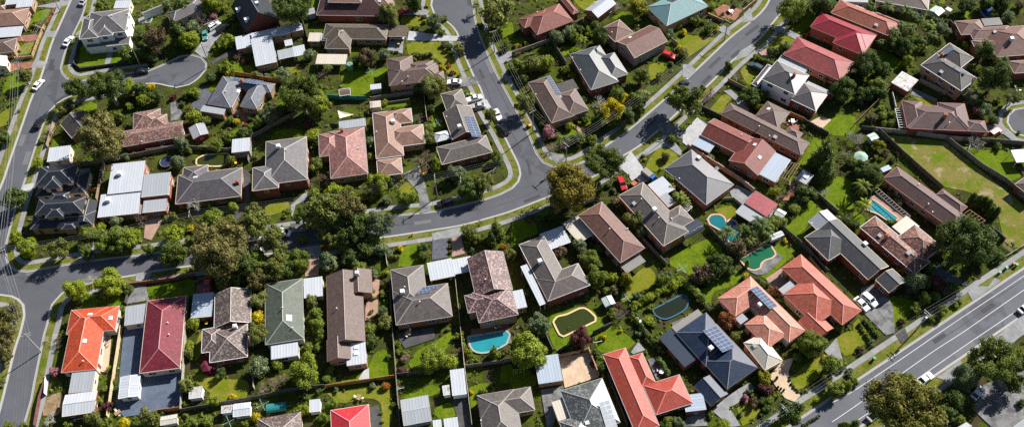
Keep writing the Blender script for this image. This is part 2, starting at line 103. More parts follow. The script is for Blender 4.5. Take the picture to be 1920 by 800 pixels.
('bottom speckled house','speckled grey tiled hip roof cut by the bottom edge','speckgrey','cream',25,[(-57.11,89.81,5.09,4.42,0.1428,3.1,'h','speckgrey')],[]),
('bottom-right grey roof','corner of a grey roof at the bottom right corner','ltgrey','cream',25,[(117.37,82.43,3.51,1.97,0.5039,3.1,'gu','ltgrey')],[]),
('bottom-right white roof','corner of a small white roof at the bottom edge below the parking area','whitemetal','redbrick',25,[(102.63,82.68,1.41,1.24,0.4508,2.9,'gu','whitemetal')],[])]
SHEDS=[
('shed','small brick shed with a rusty white flat roof near the top right','rustwhite','redbrick',14,[(120.12,192.79,2.77,3.02,-0.8123,2.5,'f','rustwhite')],[]),
('shed','pale green garden shed with ribbed gable roof at the top right','palegreen','greenwall',14,[(139.26,223.06,1.78,1.74,0.6585,2.2,'gu','palegreen')],[]),
('shed','tiny white-roofed shed beside the pale green shed at the top right','whitemetal','cream',14,[(143.23,223.63,0.74,0.85,0.7337,2.0,'f','whitemetal')],[]),
('shed','red garden shed with white-edged gable roof behind the speckled brown house','ltgrey','redwall',14,[(-92.01,186.87,2.34,2.57,0.4436,2.2,'gv','ltgrey')],[]),
('shed','white arched shed beside the crimson roofed pool house','whitemetal','whitewall',14,[(73.14,146.8,1.21,1.15,-0.6979,2.0,'gu','whitemetal')],[]),
('shed','white gable shed between two pools','whitemetal','whitewall',14,[(70.58,139.63,0.68,1.91,-1.1887,2.1,'gv','whitemetal')],[]),
('shed','grey shed with one dark roof window below the timber pergola','ltgrey','greywall',14,[(82.23,158.48,1.69,2.01,-0.768,2.5,'f','ltgrey')],[('skyb',82.44,158.66,2.65,0.0,0.0,0)]),
('shed','white box garage in the blue-grey paved yard','whitemetal','whitewall',6,[(-95.72,103.92,2.33,2.92,0.1041,2.7,'gv','whitemetal')],[]),
('garage','grey-roofed garage left of the maroon roofed house','ltgrey','cream',14,[(-97.77,124.28,3.12,2.82,0.1241,2.7,'f','ltgrey')],[]),
('carport','grey ribbed carport below the orange-red house','ltgrey','cream',14,[(-107.76,105.92,2.85,2.81,0.0578,2.7,'f','ltgrey')],[]),
('shed','white gabled garage with a grey stripe at the lower left','whitemetal','redbrick',12,[(-107.02,100.05,3.83,2.79,0.1009,2.6,'gu','whitemetal')],[]),
('carport','pale blue carport between the maroon house and the speckled grey-brown house','ltblue','redbrick',14,[(-81.31,126.19,2.68,3.5,0.051,2.6,'f','ltblue')],[]),
('carport','narrow white carport right of the grey-green roofed house','whitemetal','cream',14,[(-52.88,130.03,2.45,2.87,0.098,2.6,'f','whitemetal')],[]),
('shed','small white shed by a shrub in the garden below the maroon house','rustwhite','whitewall',14,[(-79.3,101.79,1.58,1.43,0.0975,2.1,'f','rustwhite')],[]),
('shed','rust-stained white shed,left of the pair at the bottom left','rustwhite','whitewall',14,[(-70.93,97.03,1.39,0.91,0.0852,2.1,'f','rustwhite')],[]),
('shed','ribbed white shed,right of the pair at the bottom left','whitemetal','whitewall',10,[(-67.24,96.6,2.03,1.6,0.0826,2.3,'gu','whitemetal')],[]),
('shed','little white shed beside a round lime shrub at the bottom','whitemetal','whitewall',14,[(-49.72,96.83,1.3,1.52,0.0682,2.1,'f','whitemetal')],[]),
('shed','cream shed cut by the bottom edge left of the gardens','cream','cream',12,[(-84.6,94.89,1.99,1.09,0.143,2.2,'gu','cream')],[]),
('garage','large light grey double garage with skylight strips at the bottom','ltgrey','greywall',8,[(-25.15,94.0,3.34,3.31,0.1469,2.8,'gu','ltgrey')],[]),
('garage','long narrow pale garage behind the round lime tree at the bottom','whitemetal','whitewall',14,[(-15.03,101.0,1.74,3.32,0.089,2.6,'f','whitemetal')],[]),
('shed','narrow white shed attached left of the long pale garage','rustwhite','whitewall',14,[(-17.96,99.23,0.89,1.21,0.1279,2.1,'f','rustwhite')],[]),
('shed','white shed cut by the bottom edge beside a wider one','whitemetal','whitewall',14,[(-20.04,89.97,1.01,1.61,0.0858,2.1,'f','whitemetal')],[]),
('shed','wider white shed at the bottom edge with ribbed roof','whitemetal','whitewall',14,[(-16.75,90.02,1.65,1.8,0.1077,2.3,'f','whitemetal')],[]),
('garage','flat pale blue garage with fallen leaves on its roof','ltblue','tanbrick',14,[(7.06,103.27,2.99,3.54,0.1075,2.7,'f','ltblue')],[]),
('carport','white metal carport beside the bright red roofed house','ltblue','redbrick',14,[(41.23,92.62,2.15,2.4,-1.5103,2.7,'f','ltblue')],[]),
('shed','small grey-blue shed below the navy steep-roofed house','ltgrey','bluewall',14,[(-63.07,236.84,1.46,1.42,0.2689,2.3,'gu','ltgrey')],[]),
('shed','narrow greenish gable shed beside the clothes line','palegreen','greenwall',14,[(23.67,121.88,1.33,1.36,-1.2361,2.1,'gu','palegreen')],[]),
('shed','teal and white gable shed beside the green patio umbrella','palegreen','bluewall',14,[(105.13,172.2,1.3,1.14,0.4013,2.1,'gu','palegreen')],[]),
('shed','small white shed behind the tan brown house','cream','cream',14,[(-39.68,194.14,1.64,1.23,0.0943,2.2,'f','cream')],[]),
('shed','low brown garden shed on the back lawn','brown','tanbrick',14,[(-49.33,199.8,1.68,1.33,0.13,2.2,'gu','brown')],[]),
('shed','small white-topped shed behind the raised tan brick house','whitemetal','greywall',14,[(-39.92,201.43,1.65,1.02,0.092,2.2,'f','whitemetal')],[]),
('shed','grey wall shed with white door left of the grey house gable','ltgrey','cream',14,[(-95.18,233.78,2.62,0.12,0.5105,2.5,'c','ltgrey')],[]),
('awning','blue awning over clutter cut by the right edge','ltblue','greywall',14,[(144.89,162.26,2.95,2.14,0.0334,2.6,'c','ltblue')],[]),
('shed','grey sunroom beside the brown house near the umbrella','ltblue','tanbrick',14,[(105.41,160.05,0.77,1.42,-1.1728,2.5,'f','ltblue')],[])]
TREES=[
('round','m',-86.77,147.57,2.45,2.57,'medium|tree',33,'f',''),
('euc','o',-53.58,150.16,2.81,4.11,'large|gum tree',34,'f',''),
('round','o',-57.42,146.62,1.4,1.47,'medium|shrub',56,'b',''),
('euc','o',-62.31,137.5,3.06,4.43,'large|gum tree',56,'b','rightmost'),
('euc','d',-71.04,136.12,3.05,4.41,'large|gum tree',55,'b',''),
('euc','t',-80.72,139.31,3.07,4.44,'large|gum tree',55,'b','left-hand'),
('euc','d',-44.23,143.93,2.94,4.27,'large|gum tree',57,'b','left-hand'),
('round','m',-38.7,144.39,2.43,2.56,'medium|tree',57,'b','right-hand'),
('euc','o',-45.84,148.11,2.79,4.09,'large|gum tree',57,'b',''),
('round','m',-99.01,145.11,1.92,2.01,'medium|tree',32,'f',''),
('round','o',-117.34,147.86,1.76,1.84,'medium|shrub',31,'f',''),
('round','d',-105.85,241.05,2.98,3.13,'large|tree',7,'b',''),
('round','m',-85.88,243.86,1.29,0.97,'small|shrub',8,'b',''),
('round','d',-108.54,130.75,2.02,2.12,'medium|tree',53,'b',''),
('euc','b',-110.82,222.79,4.48,6.2,'large|gum tree',7,'f',''),
('round','d',-118.51,231.14,1.88,1.98,'medium|shrub',4,'r',''),
('round','m',-119.83,220.23,2.86,3.0,'large|tree',4,'f',''),
('round','d',-115.4,221.0,2.86,3.01,'large|tree',4,'r',''),
('round','d',-111.84,219.27,2.25,2.36,'medium|tree',4,'r',''),
('euc','o',-127.74,208.81,2.0,3.09,'medium|gum tree',27,'b',''),
('euc','d',-132.0,204.37,2.96,4.3,'large|gum tree',27,'b',''),
('euc','d',-119.91,201.19,6.01,8.11,'huge|gum tree',27,'b',''),
('round','l',-116.52,204.53,3.16,3.32,'large|tree',29,'b',''),
('round','d',-112.62,204.67,2.77,2.91,'large|tree',29,'b',''),
('round','y',-110.53,206.67,1.4,1.47,'small|shrub',29,'b',''),
('euc','o',-150.12,211.6,2.41,3.61,'medium|gum tree',3,'r',''),
('round','m',-133.15,243.77,2.57,2.7,'large|tree',4,'b',''),
('round','m',-117.9,243.65,1.5,1.58,'medium|shrub',5,'b',''),
('round','g',-112.15,244.47,1.72,1.8,'medium|shrub',7,'l',''),
('round','o',-154.87,238.64,1.06,0.8,'small|shrub',0,'r',''),
('bare','b',-123.94,216.49,1.14,1.14,'small|leafless shrub',4,'f',''),
('conic','d',-104.42,226.83,4.22,6.12,'large|conifer',7,'f',''),
('round','g',-100.91,230.95,2.71,2.85,'large|tree',7,'f',''),
('round','l',-100.28,224.69,3.29,3.46,'large|tree',7,'f',''),
('round','o',-97.41,239.67,1.91,2.01,'medium|tree',7,'r',''),
('round','l',-95.7,241.38,3.82,4.01,'large|tree',7,'r',''),
('round','l',-92.88,242.69,2.56,2.69,'large|tree',8,'l',''),
('bare','b',-98.59,234.17,3.14,3.14,'large|leafless tree',7,'f',''),
('round','p',-95.7,238.01,1.49,1.56,'medium|shrub',7,'r',''),
('round','l',-88.71,224.25,2.47,2.6,'medium|tree',9,'l',''),
('euc','d',-67.22,233.0,5.79,7.84,'huge|gum tree',8,'r',''),
('bare','g',-76.48,242.9,2.0,2.0,'medium|leafless tree',8,'r',''),
('bare','b',-84.87,218.37,1.72,1.72,'medium|leafless tree',9,'l',''),
('round','u',-82.37,216.59,1.22,0.92,'small|shrub',9,'f',''),
('round','l',-86.99,211.53,2.21,2.32,'medium|tree',36,'b',''),
('round','m',-89.28,213.09,1.62,1.7,'medium|shrub',36,'b',''),
('round','d',-91.69,209.4,1.8,1.89,'medium|shrub',36,'b',''),
('round','g',-61.87,216.57,2.11,2.22,'medium|tree',11,'l',''),
('round','g',-69.16,207.92,2.79,2.93,'large|tree',36,'r',''),
('bare','b',-56.73,208.99,2.06,2.06,'medium|leafless tree',11,'f',''),
('round','m',-55.48,211.36,1.61,1.69,'medium|shrub',11,'f',''),
('round','m',-96.75,204.3,1.59,1.67,'medium|shrub',36,'l',''),
('round','m',-99.03,203.13,1.39,1.46,'small|shrub',29,'b','right-hand'),
('round','m',-89.41,236.96,1.06,0.8,'small|shrub',8,'l',''),
('round','b',-84.48,221.05,1.23,0.93,'small|shrub',9,'l',''),
('bare','o',-79.69,231.29,1.18,1.18,'small|leafless shrub',8,'f',''),
('column','d',-92.54,224.38,0.54,1.41,'tiny|pencil cypress',9,'l',''),
('round','o',-78.36,209.96,1.41,1.48,'medium|shrub',36,'b',''),
('round','g',-76.99,209.91,1.21,0.91,'small|shrub',36,'b','left-hand'),
('round','g',-74.65,209.23,1.21,0.9,'small|shrub',36,'b','right-hand'),
('bare','b',-65.47,213.56,0.95,0.95,'small|leafless shrub',9,'f',''),
('round','o',-36.38,231.2,4.24,4.45,'large|tree',10,'r',''),
('round','d',-29.05,237.47,3.37,3.54,'large|tree',10,'r',''),
('round','g',-21.88,227.82,3.11,3.26,'large|tree',11,'r',''),
('round','o',-18.8,232.21,1.18,0.88,'small|shrub',12,'b',''),
('round','m',-19.94,225.44,1.25,0.93,'small|shrub',12,'b',''),
('palm','g',-8.37,234.52,1.88,3.58,'medium|palm',13,'l',''),
('euc','o',-1.97,227.35,4.92,6.75,'huge|gum tree',13,'l',''),
('euc','o',-4.84,219.55,1.84,2.9,'medium|gum tree',13,'l',''),
('euc','o',-14.05,215.69,1.54,2.53,'medium|gum tree',12,'r',''),
('round','d',-17.37,218.46,1.31,1.37,'small|shrub',12,'b',''),
('round','b',-19.14,219.87,1.23,0.92,'small|shrub',12,'b',''),
('round','d',-16.84,215.98,1.14,0.86,'small|shrub',12,'r',''),
('round','d',0.76,216.87,1.63,1.71,'medium|shrub',13,'f',''),
('round','m',-1.15,223.24,1.44,1.52,'medium|shrub',13,'l',''),
('round','o',-22.26,198.79,3.71,3.89,'large|tree',12,'f',''),
('round','d',-26.51,200.31,1.97,2.07,'medium|tree',12,'f',''),
('round','b',-43.51,212.86,3.42,3.59,'large|tree',11,'f',''),
('round','g',-37.98,215.04,2.03,2.13,'medium|tree',11,'f',''),
('round','d',-46.92,214.48,1.62,1.7,'medium|shrub',11,'f',''),
('round','d',-7.27,227.65,1.25,0.94,'small|shrub',13,'l',''),
('round','d',-41.54,214.22,2.02,2.12,'medium|tree',11,'f',''),
('round','d',1.29,206.26,1.2,0.9,'small|shrub',40,'l',''),
('round','g',16.77,218.86,2.53,2.65,'large|tree',13,'f',''),
('round','g',20.78,221.41,2.46,2.58,'medium|tree',13,'f',''),
('round','m',22.52,219.01,2.04,2.14,'medium|tree',13,'f',''),
('palm','l',24.93,216.37,1.82,3.45,'medium|palm',17,'b',''),
('round','l',27.7,221.35,1.85,1.94,'medium|shrub',13,'r',''),
('round','m',29.75,222.91,2.06,2.16,'medium|tree',15,'l',''),
('round','m',27.02,226.39,1.25,0.94,'small|shrub',13,'r','left-hand'),
('round','d',30.68,217.11,3.24,3.41,'large|tree',15,'l',''),
('round','m',4.42,206.84,2.59,2.72,'large|tree',40,'b',''),
('round','o',8.33,206.69,2.98,3.13,'large|tree',40,'b',''),
('round','l',12.32,208.13,2.59,2.72,'large|tree',40,'b',''),
('round','d',5.3,201.96,1.78,1.87,'medium|shrub',40,'l',''),
('round','m',18.86,205.36,1.59,1.67,'medium|shrub',17,'l',''),
('round','m',20.59,203.43,1.19,0.89,'small|shrub',17,'l',''),
('bare','g',38.13,232.76,1.96,1.96,'medium|leafless tree',14,'r',''),
('round','y2',43.7,229.67,3.65,3.84,'large|tree',16,'l',''),
('round','g',49.97,224.86,1.16,0.87,'small|shrub',15,'b',''),
('round','g',52.78,219.21,1.72,1.8,'medium|shrub',15,'r',''),
('round','y',56.5,223.01,1.16,0.87,'small|shrub',16,'f','left-hand'),
('round','y',55.47,213.23,1.13,0.85,'small|shrub',15,'r',''),
('round','o',41.31,199.7,3.13,3.29,'large|tree',17,'r',''),
('round','o',47.36,201.1,1.38,1.45,'small|shrub',15,'f',''),
('round','g',46.89,229.83,1.26,0.94,'small|shrub',16,'l',''),
('bare','b',4.71,213.99,1.89,1.89,'medium|leafless tree',13,'f',''),
('round','d',24.44,223.74,1.65,1.73,'medium|shrub',13,'r',''),
('round','d',33.09,195.66,1.95,2.05,'medium|tree',17,'f','left-hand'),
('round','m',27.57,223.83,1.24,0.93,'small|shrub',13,'r','right-hand'),
('round','l',68.29,231.39,1.47,1.54,'medium|shrub',16,'r',''),
('round','m',75.98,231.99,1.05,0.79,'small|shrub',16,'r','right-hand'),
('round','m',61.84,224.26,1.86,1.95,'medium|shrub',16,'f','left-hand'),
('round','m',64.41,224.8,1.04,0.78,'small|shrub',16,'r','left-hand'),
('bare','g',66.68,224.79,1.16,1.16,'small|leafless shrub',16,'r',''),
('round','m',65.49,220.35,1.64,1.72,'medium|shrub',16,'f','right-hand'),
('round','y',68.6,220.88,1.03,0.77,'small|shrub',16,'r',''),
('round','y',57.87,220.07,1.23,0.92,'small|shrub',16,'f','right-hand'),
('round','o',56.07,209.97,1.81,1.9,'medium|shrub',15,'r',''),
('euc','m',91.35,222.96,4.56,6.3,'huge|gum tree',18,'l',''),
('round','g',96.38,227.33,2.49,2.61,'medium|tree',18,'l',''),
('round','d',102.09,226.13,4.12,4.32,'large|tree',18,'b',''),
('round','d',106.37,227.76,2.49,2.61,'medium|tree',21,'l',''),
('round','d',87.36,209.32,2.4,2.52,'medium|tree',19,'l',''),
('round','d',83.42,208.65,1.8,1.89,'medium|shrub',19,'l',''),
('round','d',69.09,203.73,1.67,1.75,'medium|shrub',20,'l',''),
('bare','u',61.82,192.66,2.17,2.17,'medium|leafless tree',41,'b',''),
('palm','m',97.16,195.54,1.02,1.94,'small|palm',19,'f',''),
('round','d',100.55,190.08,3.83,4.02,'large|tree',19,'f','left-hand'),
('column','d',93.69,221.8,0.54,1.4,'tiny|pencil cypress',19,'b','right-hand'),
('column','d',92.51,220.77,0.54,1.4,'tiny|pencil cypress',19,'b','left-hand'),
('column','d',94.88,222.83,0.54,1.4,'tiny|pencil cypress',18,'l',''),
('round','g',60.5,226.04,1.25,0.93,'small|shrub',16,'f',''),
('bare','g',70.7,199.02,1.47,1.47,'medium|leafless shrub',20,'l',''),
('round','m',72.26,196.95,1.18,0.88,'small|shrub',20,'l',''),
('palm','d',118.2,225.01,2.0,3.8,'medium|palm',21,'b',''),
('palm','d',123.06,223.86,2.37,4.51,'medium|palm',22,'f','leftmost'),
('palm','d',128.23,221.83,2.37,4.49,'medium|palm',22,'f','second from left'),
('palm','d',129.97,219.1,2.28,4.33,'medium|palm',22,'f','second from right'),
('palm','d',131.69,217.45,2.08,3.96,'medium|palm',22,'f','rightmost'),
('palm','m',133.88,215.01,2.26,4.29,'medium|palm',22,'f',''),
('palm','d',127.51,213.83,2.25,4.28,'medium|palm',21,'r','rightmost'),
('palm','d',121.98,212.74,2.17,4.13,'medium|palm',21,'r','leftmost'),
('round','d',138.15,218.95,1.84,1.93,'medium|shrub',22,'f',''),
('round','g',137.96,213.98,2.34,2.46,'medium|tree',24,'l',''),
('palm','d',133.19,210.23,2.24,4.25,'medium|palm',25,'b','right-hand'),
('palm','d',130.45,209.03,1.86,3.54,'medium|palm',25,'b','left-hand'),
('round','d',123.7,206.31,3.37,3.54,'large|tree',21,'f','right-hand'),
('round','d',120.71,208.21,2.79,2.93,'large|tree',21,'f','left-hand'),
('round','l',123.54,201.56,1.97,2.07,'medium|tree',25,'l',''),
('round','d',109.73,198.91,3.9,4.1,'large|tree',18,'f','left-hand'),
('round','d',114.5,197.47,2.54,2.67,'large|tree',18,'f','right-hand'),
('round','m',111.27,191.31,2.89,3.03,'large|tree',19,'r',''),
('round','d',125.53,196.97,1.18,0.88,'small|shrub',25,'l',''),
('round','d',148.52,224.07,3.09,3.24,'large|tree',24,'b','left-hand'),
('round','d',141.49,218.71,1.23,0.92,'small|shrub',24,'l',''),
('round','m',156.92,220.14,1.84,1.94,'medium|shrub',24,'b','left-hand'),
('round','m',160.21,222.02,1.48,1.56,'medium|shrub',24,'b','right-hand'),
('round','d',159.81,223.59,3.29,3.45,'large|tree',24,'b','right-hand'),
('round','d',155.57,224.86,2.48,2.6,'medium|tree',24,'b',''),
('round','l',144.01,208.74,1.2,0.9,'small|shrub',24,'l',''),
('euc','d',146.62,201.65,3.13,4.52,'large|gum tree',24,'l',''),
('palm','d',150.13,196.66,2.71,5.15,'large|palm',24,'f',''),
('euc','d',144.75,189.26,4.26,5.92,'large|gum tree',24,'f',''),
('round','l',144.88,196.7,1.18,0.88,'small|shrub',24,'f',''),
('round','d',156.69,195.91,1.17,0.88,'small|shrub',24,'f',''),
('round','b',166.8,224.48,1.65,1.74,'medium|shrub',24,'b',''),
('round','g',160.49,218.54,2.04,2.14,'medium|tree',24,'b',''),
('bare','g',161.55,216.31,1.33,1.33,'small|leafless shrub',24,'b',''),
('palm','d',117.38,209.6,1.5,2.84,'medium|palm',21,'f',''),
('palm','d',125.43,216.36,1.89,3.59,'medium|palm',21,'r','second from left'),
('round','o',-136.28,198.45,1.96,2.06,'medium|tree',27,'b',''),
('round','o',-134.04,200.66,1.58,1.66,'medium|shrub',27,'b',''),
('bare','y',-136.72,191.03,2.24,2.24,'medium|leafless tree',27,'l',''),
('euc','t',-116.85,179.49,6.93,9.26,'huge|gum tree',27,'r',''),
('round','m',-117.71,193.85,1.94,2.04,'medium|tree',29,'l',''),
('round','l',-137.56,177.83,1.88,1.97,'medium|shrub',30,'b',''),
('round','d',-149.89,187.45,2.3,2.41,'medium|tree',30,'b',''),
('round','l',-111.8,200.83,1.97,2.07,'medium|tree',29,'b',''),
('round','m',-115.37,199.14,1.38,1.45,'small|shrub',29,'b','left-hand'),
('round','d',-107.39,201.65,2.36,2.48,'medium|tree',29,'b',''),
('round','g',-101.8,182.02,1.14,0.86,'small|shrub',29,'f',''),
('round','m',-110.46,180.76,1.06,0.8,'small|shrub',29,'f',''),
('round','g',-112.73,179.04,1.32,1.39,'small|shrub',32,'b',''),
('bare','b',-138.41,188.5,1.44,1.44,'medium|leafless shrub',28,'b',''),
('round','l',-94.14,192.28,2.51,2.64,'large|tree',36,'l',''),
('round','m',-90.98,191.36,1.74,1.83,'medium|shrub',36,'f',''),
('round','o',-96.73,196.28,1.56,1.64,'medium|shrub',29,'r',''),
('round','l',-96.1,203.0,1.78,1.87,'medium|shrub',36,'l',''),
('round','d',-98.7,202.32,1.19,0.89,'small|shrub',29,'b',''),
('round','d',-74.72,194.08,1.17,0.88,'small|shrub',36,'f',''),
('round','g',-70.84,190.79,2.5,2.63,'large|tree',36,'f',''),
('round','d',-68.44,193.23,2.32,2.44,'medium|tree',36,'r',''),
('round','m',-74.58,189.18,1.92,2.02,'medium|tree',36,'f',''),
('round','y',-81.8,191.14,1.16,0.87,'small|shrub',36,'f',''),
('round','m',-83.7,191.49,1.35,1.42,'small|shrub',36,'f',''),
('euc','d2',-61.24,194.17,5.73,7.77,'huge|gum tree',36,'r',''),
('round','l',-56.29,193.53,4.24,4.45,'large|tree',37,'b',''),
('round','o',-57.82,190.98,1.93,2.03,'medium|tree',37,'l',''),
('round','u',-59.43,187.85,1.54,1.61,'medium|shrub',37,'l',''),
('round','l',-57.74,182.59,2.27,2.39,'medium|tree',34,'r',''),
('round','m',-85.92,181.06,2.08,2.18,'medium|tree',35,'l','left-hand'),
('round','m',-83.33,183.61,1.9,2.0,'medium|tree',35,'l','right-hand'),
('round','d',-78.74,185.19,1.91,2.0,'medium|tree',35,'b',''),
('round','g',-96.13,181.89,2.64,2.78,'large|tree',29,'r',''),
('round','g',-96.22,174.81,2.42,2.54,'medium|tree',33,'b',''),
('round','m',-81.09,175.56,1.5,1.57,'medium|shrub',35,'f',''),
('round','m',-55.93,171.59,2.22,2.33,'medium|tree',37,'l',''),
('round','m',-57.44,179.7,1.13,0.85,'small|shrub',37,'l',''),
('round','m',-94.03,180.61,1.14,0.85,'small|shrub',29,'r',''),
('round','m',-90.24,181.29,1.14,0.85,'small|shrub',33,'b',''),
('round','d',-77.14,185.9,1.53,1.61,'medium|shrub',35,'b',''),
('round','m',-80.89,184.49,1.52,1.6,'medium|shrub',35,'b',''),
('bare','g',-59.38,173.89,0.87,0.87,'small|leafless shrub',34,'r',''),
('round','g',-65.44,194.56,1.75,1.84,'medium|shrub',36,'r',''),
('bare','b',-54.59,167.86,1.38,1.38,'small|leafless shrub',37,'l',''),
('round','u',-102.78,202.34,1.19,0.89,'small|shrub',29,'b',''),
('round','l',-37.15,195.77,1.25,0.94,'small|shrub',38,'b',''),
('bare','o',-41.22,193.18,2.17,2.17,'medium|leafless tree',38,'l',''),
('round','m',-44.01,190.84,1.24,0.93,'small|shrub',37,'b',''),
('round','y',-40.16,187.89,1.46,1.53,'medium|shrub',38,'l',''),
('round','g',-40.55,179.47,1.96,2.06,'medium|tree',38,'l',''),
('round','o',-40.05,174.53,1.31,1.37,'small|shrub',38,'l',''),
('bare','u',-26.32,189.16,1.8,1.8,'medium|leafless tree',38,'b',''),
('round','m',-23.7,183.35,1.9,1.99,'medium|shrub',38,'r',''),
('round','o',-23.62,179.23,2.07,2.17,'medium|tree',38,'r',''),
('bare','b',-24.38,171.57,3.79,3.79,'large|leafless tree',38,'r',''),
('conic','l',-20.94,168.95,2.4,3.48,'medium|conifer',39,'f',''),
('round','g',-15.17,166.01,2.74,2.87,'large|tree',39,'f','left-hand'),
('round','m',-3.27,170.79,2.22,2.33,'medium|tree',39,'r',''),
('euc','o',-4.91,186.93,1.72,2.75,'medium|gum tree',39,'r',''),
('round','d',-22.97,192.2,1.36,1.42,'small|shrub',39,'l',''),
('round','m',-45.31,167.72,1.11,0.83,'small|shrub',37,'f',''),
('euc','o',5.31,189.46,3.13,4.52,'large|gum tree',40,'l',''),
('round','p',12.04,179.75,2.07,2.18,'medium|tree',40,'f',''),
('round','p',10.59,179.08,1.21,0.91,'small|shrub',40,'f',''),
('round','l',13.97,179.38,1.13,0.85,'small|shrub',40,'f','left-hand'),
('round','d',10.51,183.58,1.33,1.4,'small|shrub',40,'f',''),
('round','l',18.25,182.38,1.33,1.4,'small|shrub',40,'f','right-hand'),
('bare','k',12.43,174.74,2.09,2.09,'medium|leafless tree',40,'f',''),
('round','g',17.82,176.79,1.87,1.97,'medium|shrub',40,'f',''),
('round','m',20.45,176.92,2.06,2.16,'medium|tree',40,'f',''),
('bare','b',23.74,180.06,1.24,1.24,'small|leafless shrub',40,'f',''),
('round','m',24.27,176.39,1.87,1.96,'medium|shrub',40,'f',''),
('bare','g',27.77,188.39,3.57,3.57,'large|leafless tree',40,'r',''),
('round','m',33.46,192.49,2.32,2.44,'medium|tree',17,'f',''),
('round','y',35.17,191.29,1.93,2.03,'medium|tree',17,'f',''),
('euc','y',31.25,184.76,3.47,4.94,'large|gum tree',17,'f',''),
('round','y',30.22,188.58,1.54,1.61,'medium|shrub',17,'f',''),
('round','m',39.06,190.96,2.5,2.63,'large|tree',17,'f',''),
('round','d',39.34,186.97,2.1,2.21,'medium|tree',17,'f','right-hand'),
('round','d',35.35,183.95,3.03,3.18,'large|tree',17,'f',''),
('euc','d2',26.09,163.5,5.23,7.13,'huge|gum tree',47,'b',''),
('round','o',44.86,169.11,1.48,1.55,'medium|shrub',43,'l',''),
('round','m',47.85,175.7,1.5,1.57,'medium|shrub',43,'b',''),
('round','m',23.46,185.18,1.53,1.6,'medium|shrub',40,'r',''),
('round','l',41.44,192.35,1.94,2.03,'medium|tree',17,'r',''),
('round','d',26.12,183.24,1.9,1.99,'medium|shrub',40,'r','second from left'),
('round','d',31.77,182.88,1.9,1.99,'medium|shrub',40,'r','rightmost'),
('round','d',23.03,192.94,1.55,1.63,'medium|shrub',40,'r','leftmost'),
('bare','k',15.95,175.1,1.4,1.4,'small|leafless shrub',40,'f',''),
('round','l',40.96,162.46,1.09,0.82,'small|shrub',47,'b',''),
('euc','d2',51.96,185.8,4.86,6.67,'huge|gum tree',42,'b',''),
('round','l',75.23,186.34,1.34,1.41,'small|shrub',41,'b',''),
('round','d',73.78,189.5,2.69,2.82,'large|tree',20,'l',''),
('round','d',77.27,190.02,1.93,2.02,'medium|tree',20,'l',''),
('palm','m',65.36,180.71,1.06,2.01,'small|palm',42,'b',''),
('round','u',72.32,175.37,1.68,1.77,'medium|shrub',41,'f',''),
('conic','d',88.42,164.63,4.37,6.34,'large|conifer',41,'r',''),
('conic','d',88.34,158.99,3.66,5.31,'large|conifer',41,'f',''),
('round','g',57.65,168.35,1.29,0.97,'small|shrub',43,'b',''),
('round','m',60.22,171.22,1.11,0.84,'small|shrub',42,'l',''),
('bare','g',98.55,172.97,2.08,2.08,'medium|leafless tree',20,'f',''),
('round','d',99.52,188.46,3.52,3.69,'large|tree',20,'r',''),
('bare','u',60.39,190.5,2.16,2.16,'medium|leafless tree',41,'l',''),
('round','m',72.88,193.14,1.55,1.63,'medium|shrub',20,'l',''),
('round','m',71.25,191.49,1.16,0.87,'small|shrub',41,'b',''),
('bare','g',96.9,167.21,1.54,1.54,'medium|leafless shrub',51,'l',''),
('round','d',96.71,163.7,1.46,1.53,'medium|shrub',51,'l',''),
('round','b',72.66,187.96,1.34,1.41,'small|shrub',41,'b',''),
('round','d',105.49,187.81,2.3,2.41,'medium|tree',19,'f',''),
('round','g',105.51,186.8,1.34,1.41,'small|shrub',19,'f',''),
('round','d',111.87,188.85,2.3,2.42,'medium|tree',44,'b',''),
('round','d',108.48,188.7,2.68,2.82,'large|tree',19,'f','right-hand'),
('round','l',111.13,183.8,1.14,0.86,'small|shrub',44,'l',''),
('round','m',113.13,180.86,1.51,1.59,'medium|shrub',44,'l','right-hand'),
('round','m',110.56,180.55,1.51,1.59,'medium|shrub',44,'l','left-hand'),
('round','b',106.86,180.14,1.7,1.78,'medium|shrub',44,'l',''),
('round','m',112.34,177.8,1.32,1.38,'small|shrub',44,'l','right-hand'),
('round','y2',106.01,169.39,1.92,2.01,'medium|tree',51,'b',''),
('bare','g',101.19,171.15,2.42,2.42,'medium|leafless tree',51,'b',''),
('round','b',107.68,166.8,1.29,0.96,'small|shrub',51,'b',''),
('round','d',99.32,161.18,2.17,2.28,'medium|tree',51,'l','right-hand'),
('round','d',100.44,157.66,3.22,3.38,'large|tree',51,'l','left-hand'),
('round','g',137.64,184.75,2.28,2.4,'medium|tree',44,'b',''),
('round','d',136.0,186.78,1.15,0.86,'small|shrub',44,'b',''),
('round','p',138.32,180.84,1.32,1.39,'small|shrub',44,'r',''),
('round','g',139.87,180.03,2.07,2.18,'medium|tree',44,'r',''),
('round','d',141.81,176.97,1.69,1.77,'medium|shrub',44,'r',''),
('round','d',139.0,170.31,1.19,0.89,'small|shrub',44,'f',''),
('round','m',139.99,167.24,1.29,0.97,'small|shrub',44,'f',''),
('bare','g',132.19,168.02,2.74,2.74,'large|leafless tree',44,'f',''),
('euc','o',149.24,183.47,1.89,2.97,'medium|gum tree',24,'f',''),
('bare','o',100.86,169.94,1.21,1.21,'small|leafless shrub',51,'b',''),
('round','d',109.11,164.39,1.1,0.82,'small|shrub',51,'b',''),
('bare','y',135.81,168.06,1.38,1.38,'small|leafless shrub',44,'f',''),
('round','m',110.42,177.93,1.13,0.85,'small|shrub',44,'l','left-hand'),
('euc','d',-139.31,162.54,2.96,4.29,'large|gum tree',31,'l',''),
('round','l',-136.53,151.04,1.95,2.04,'medium|tree',31,'f',''),
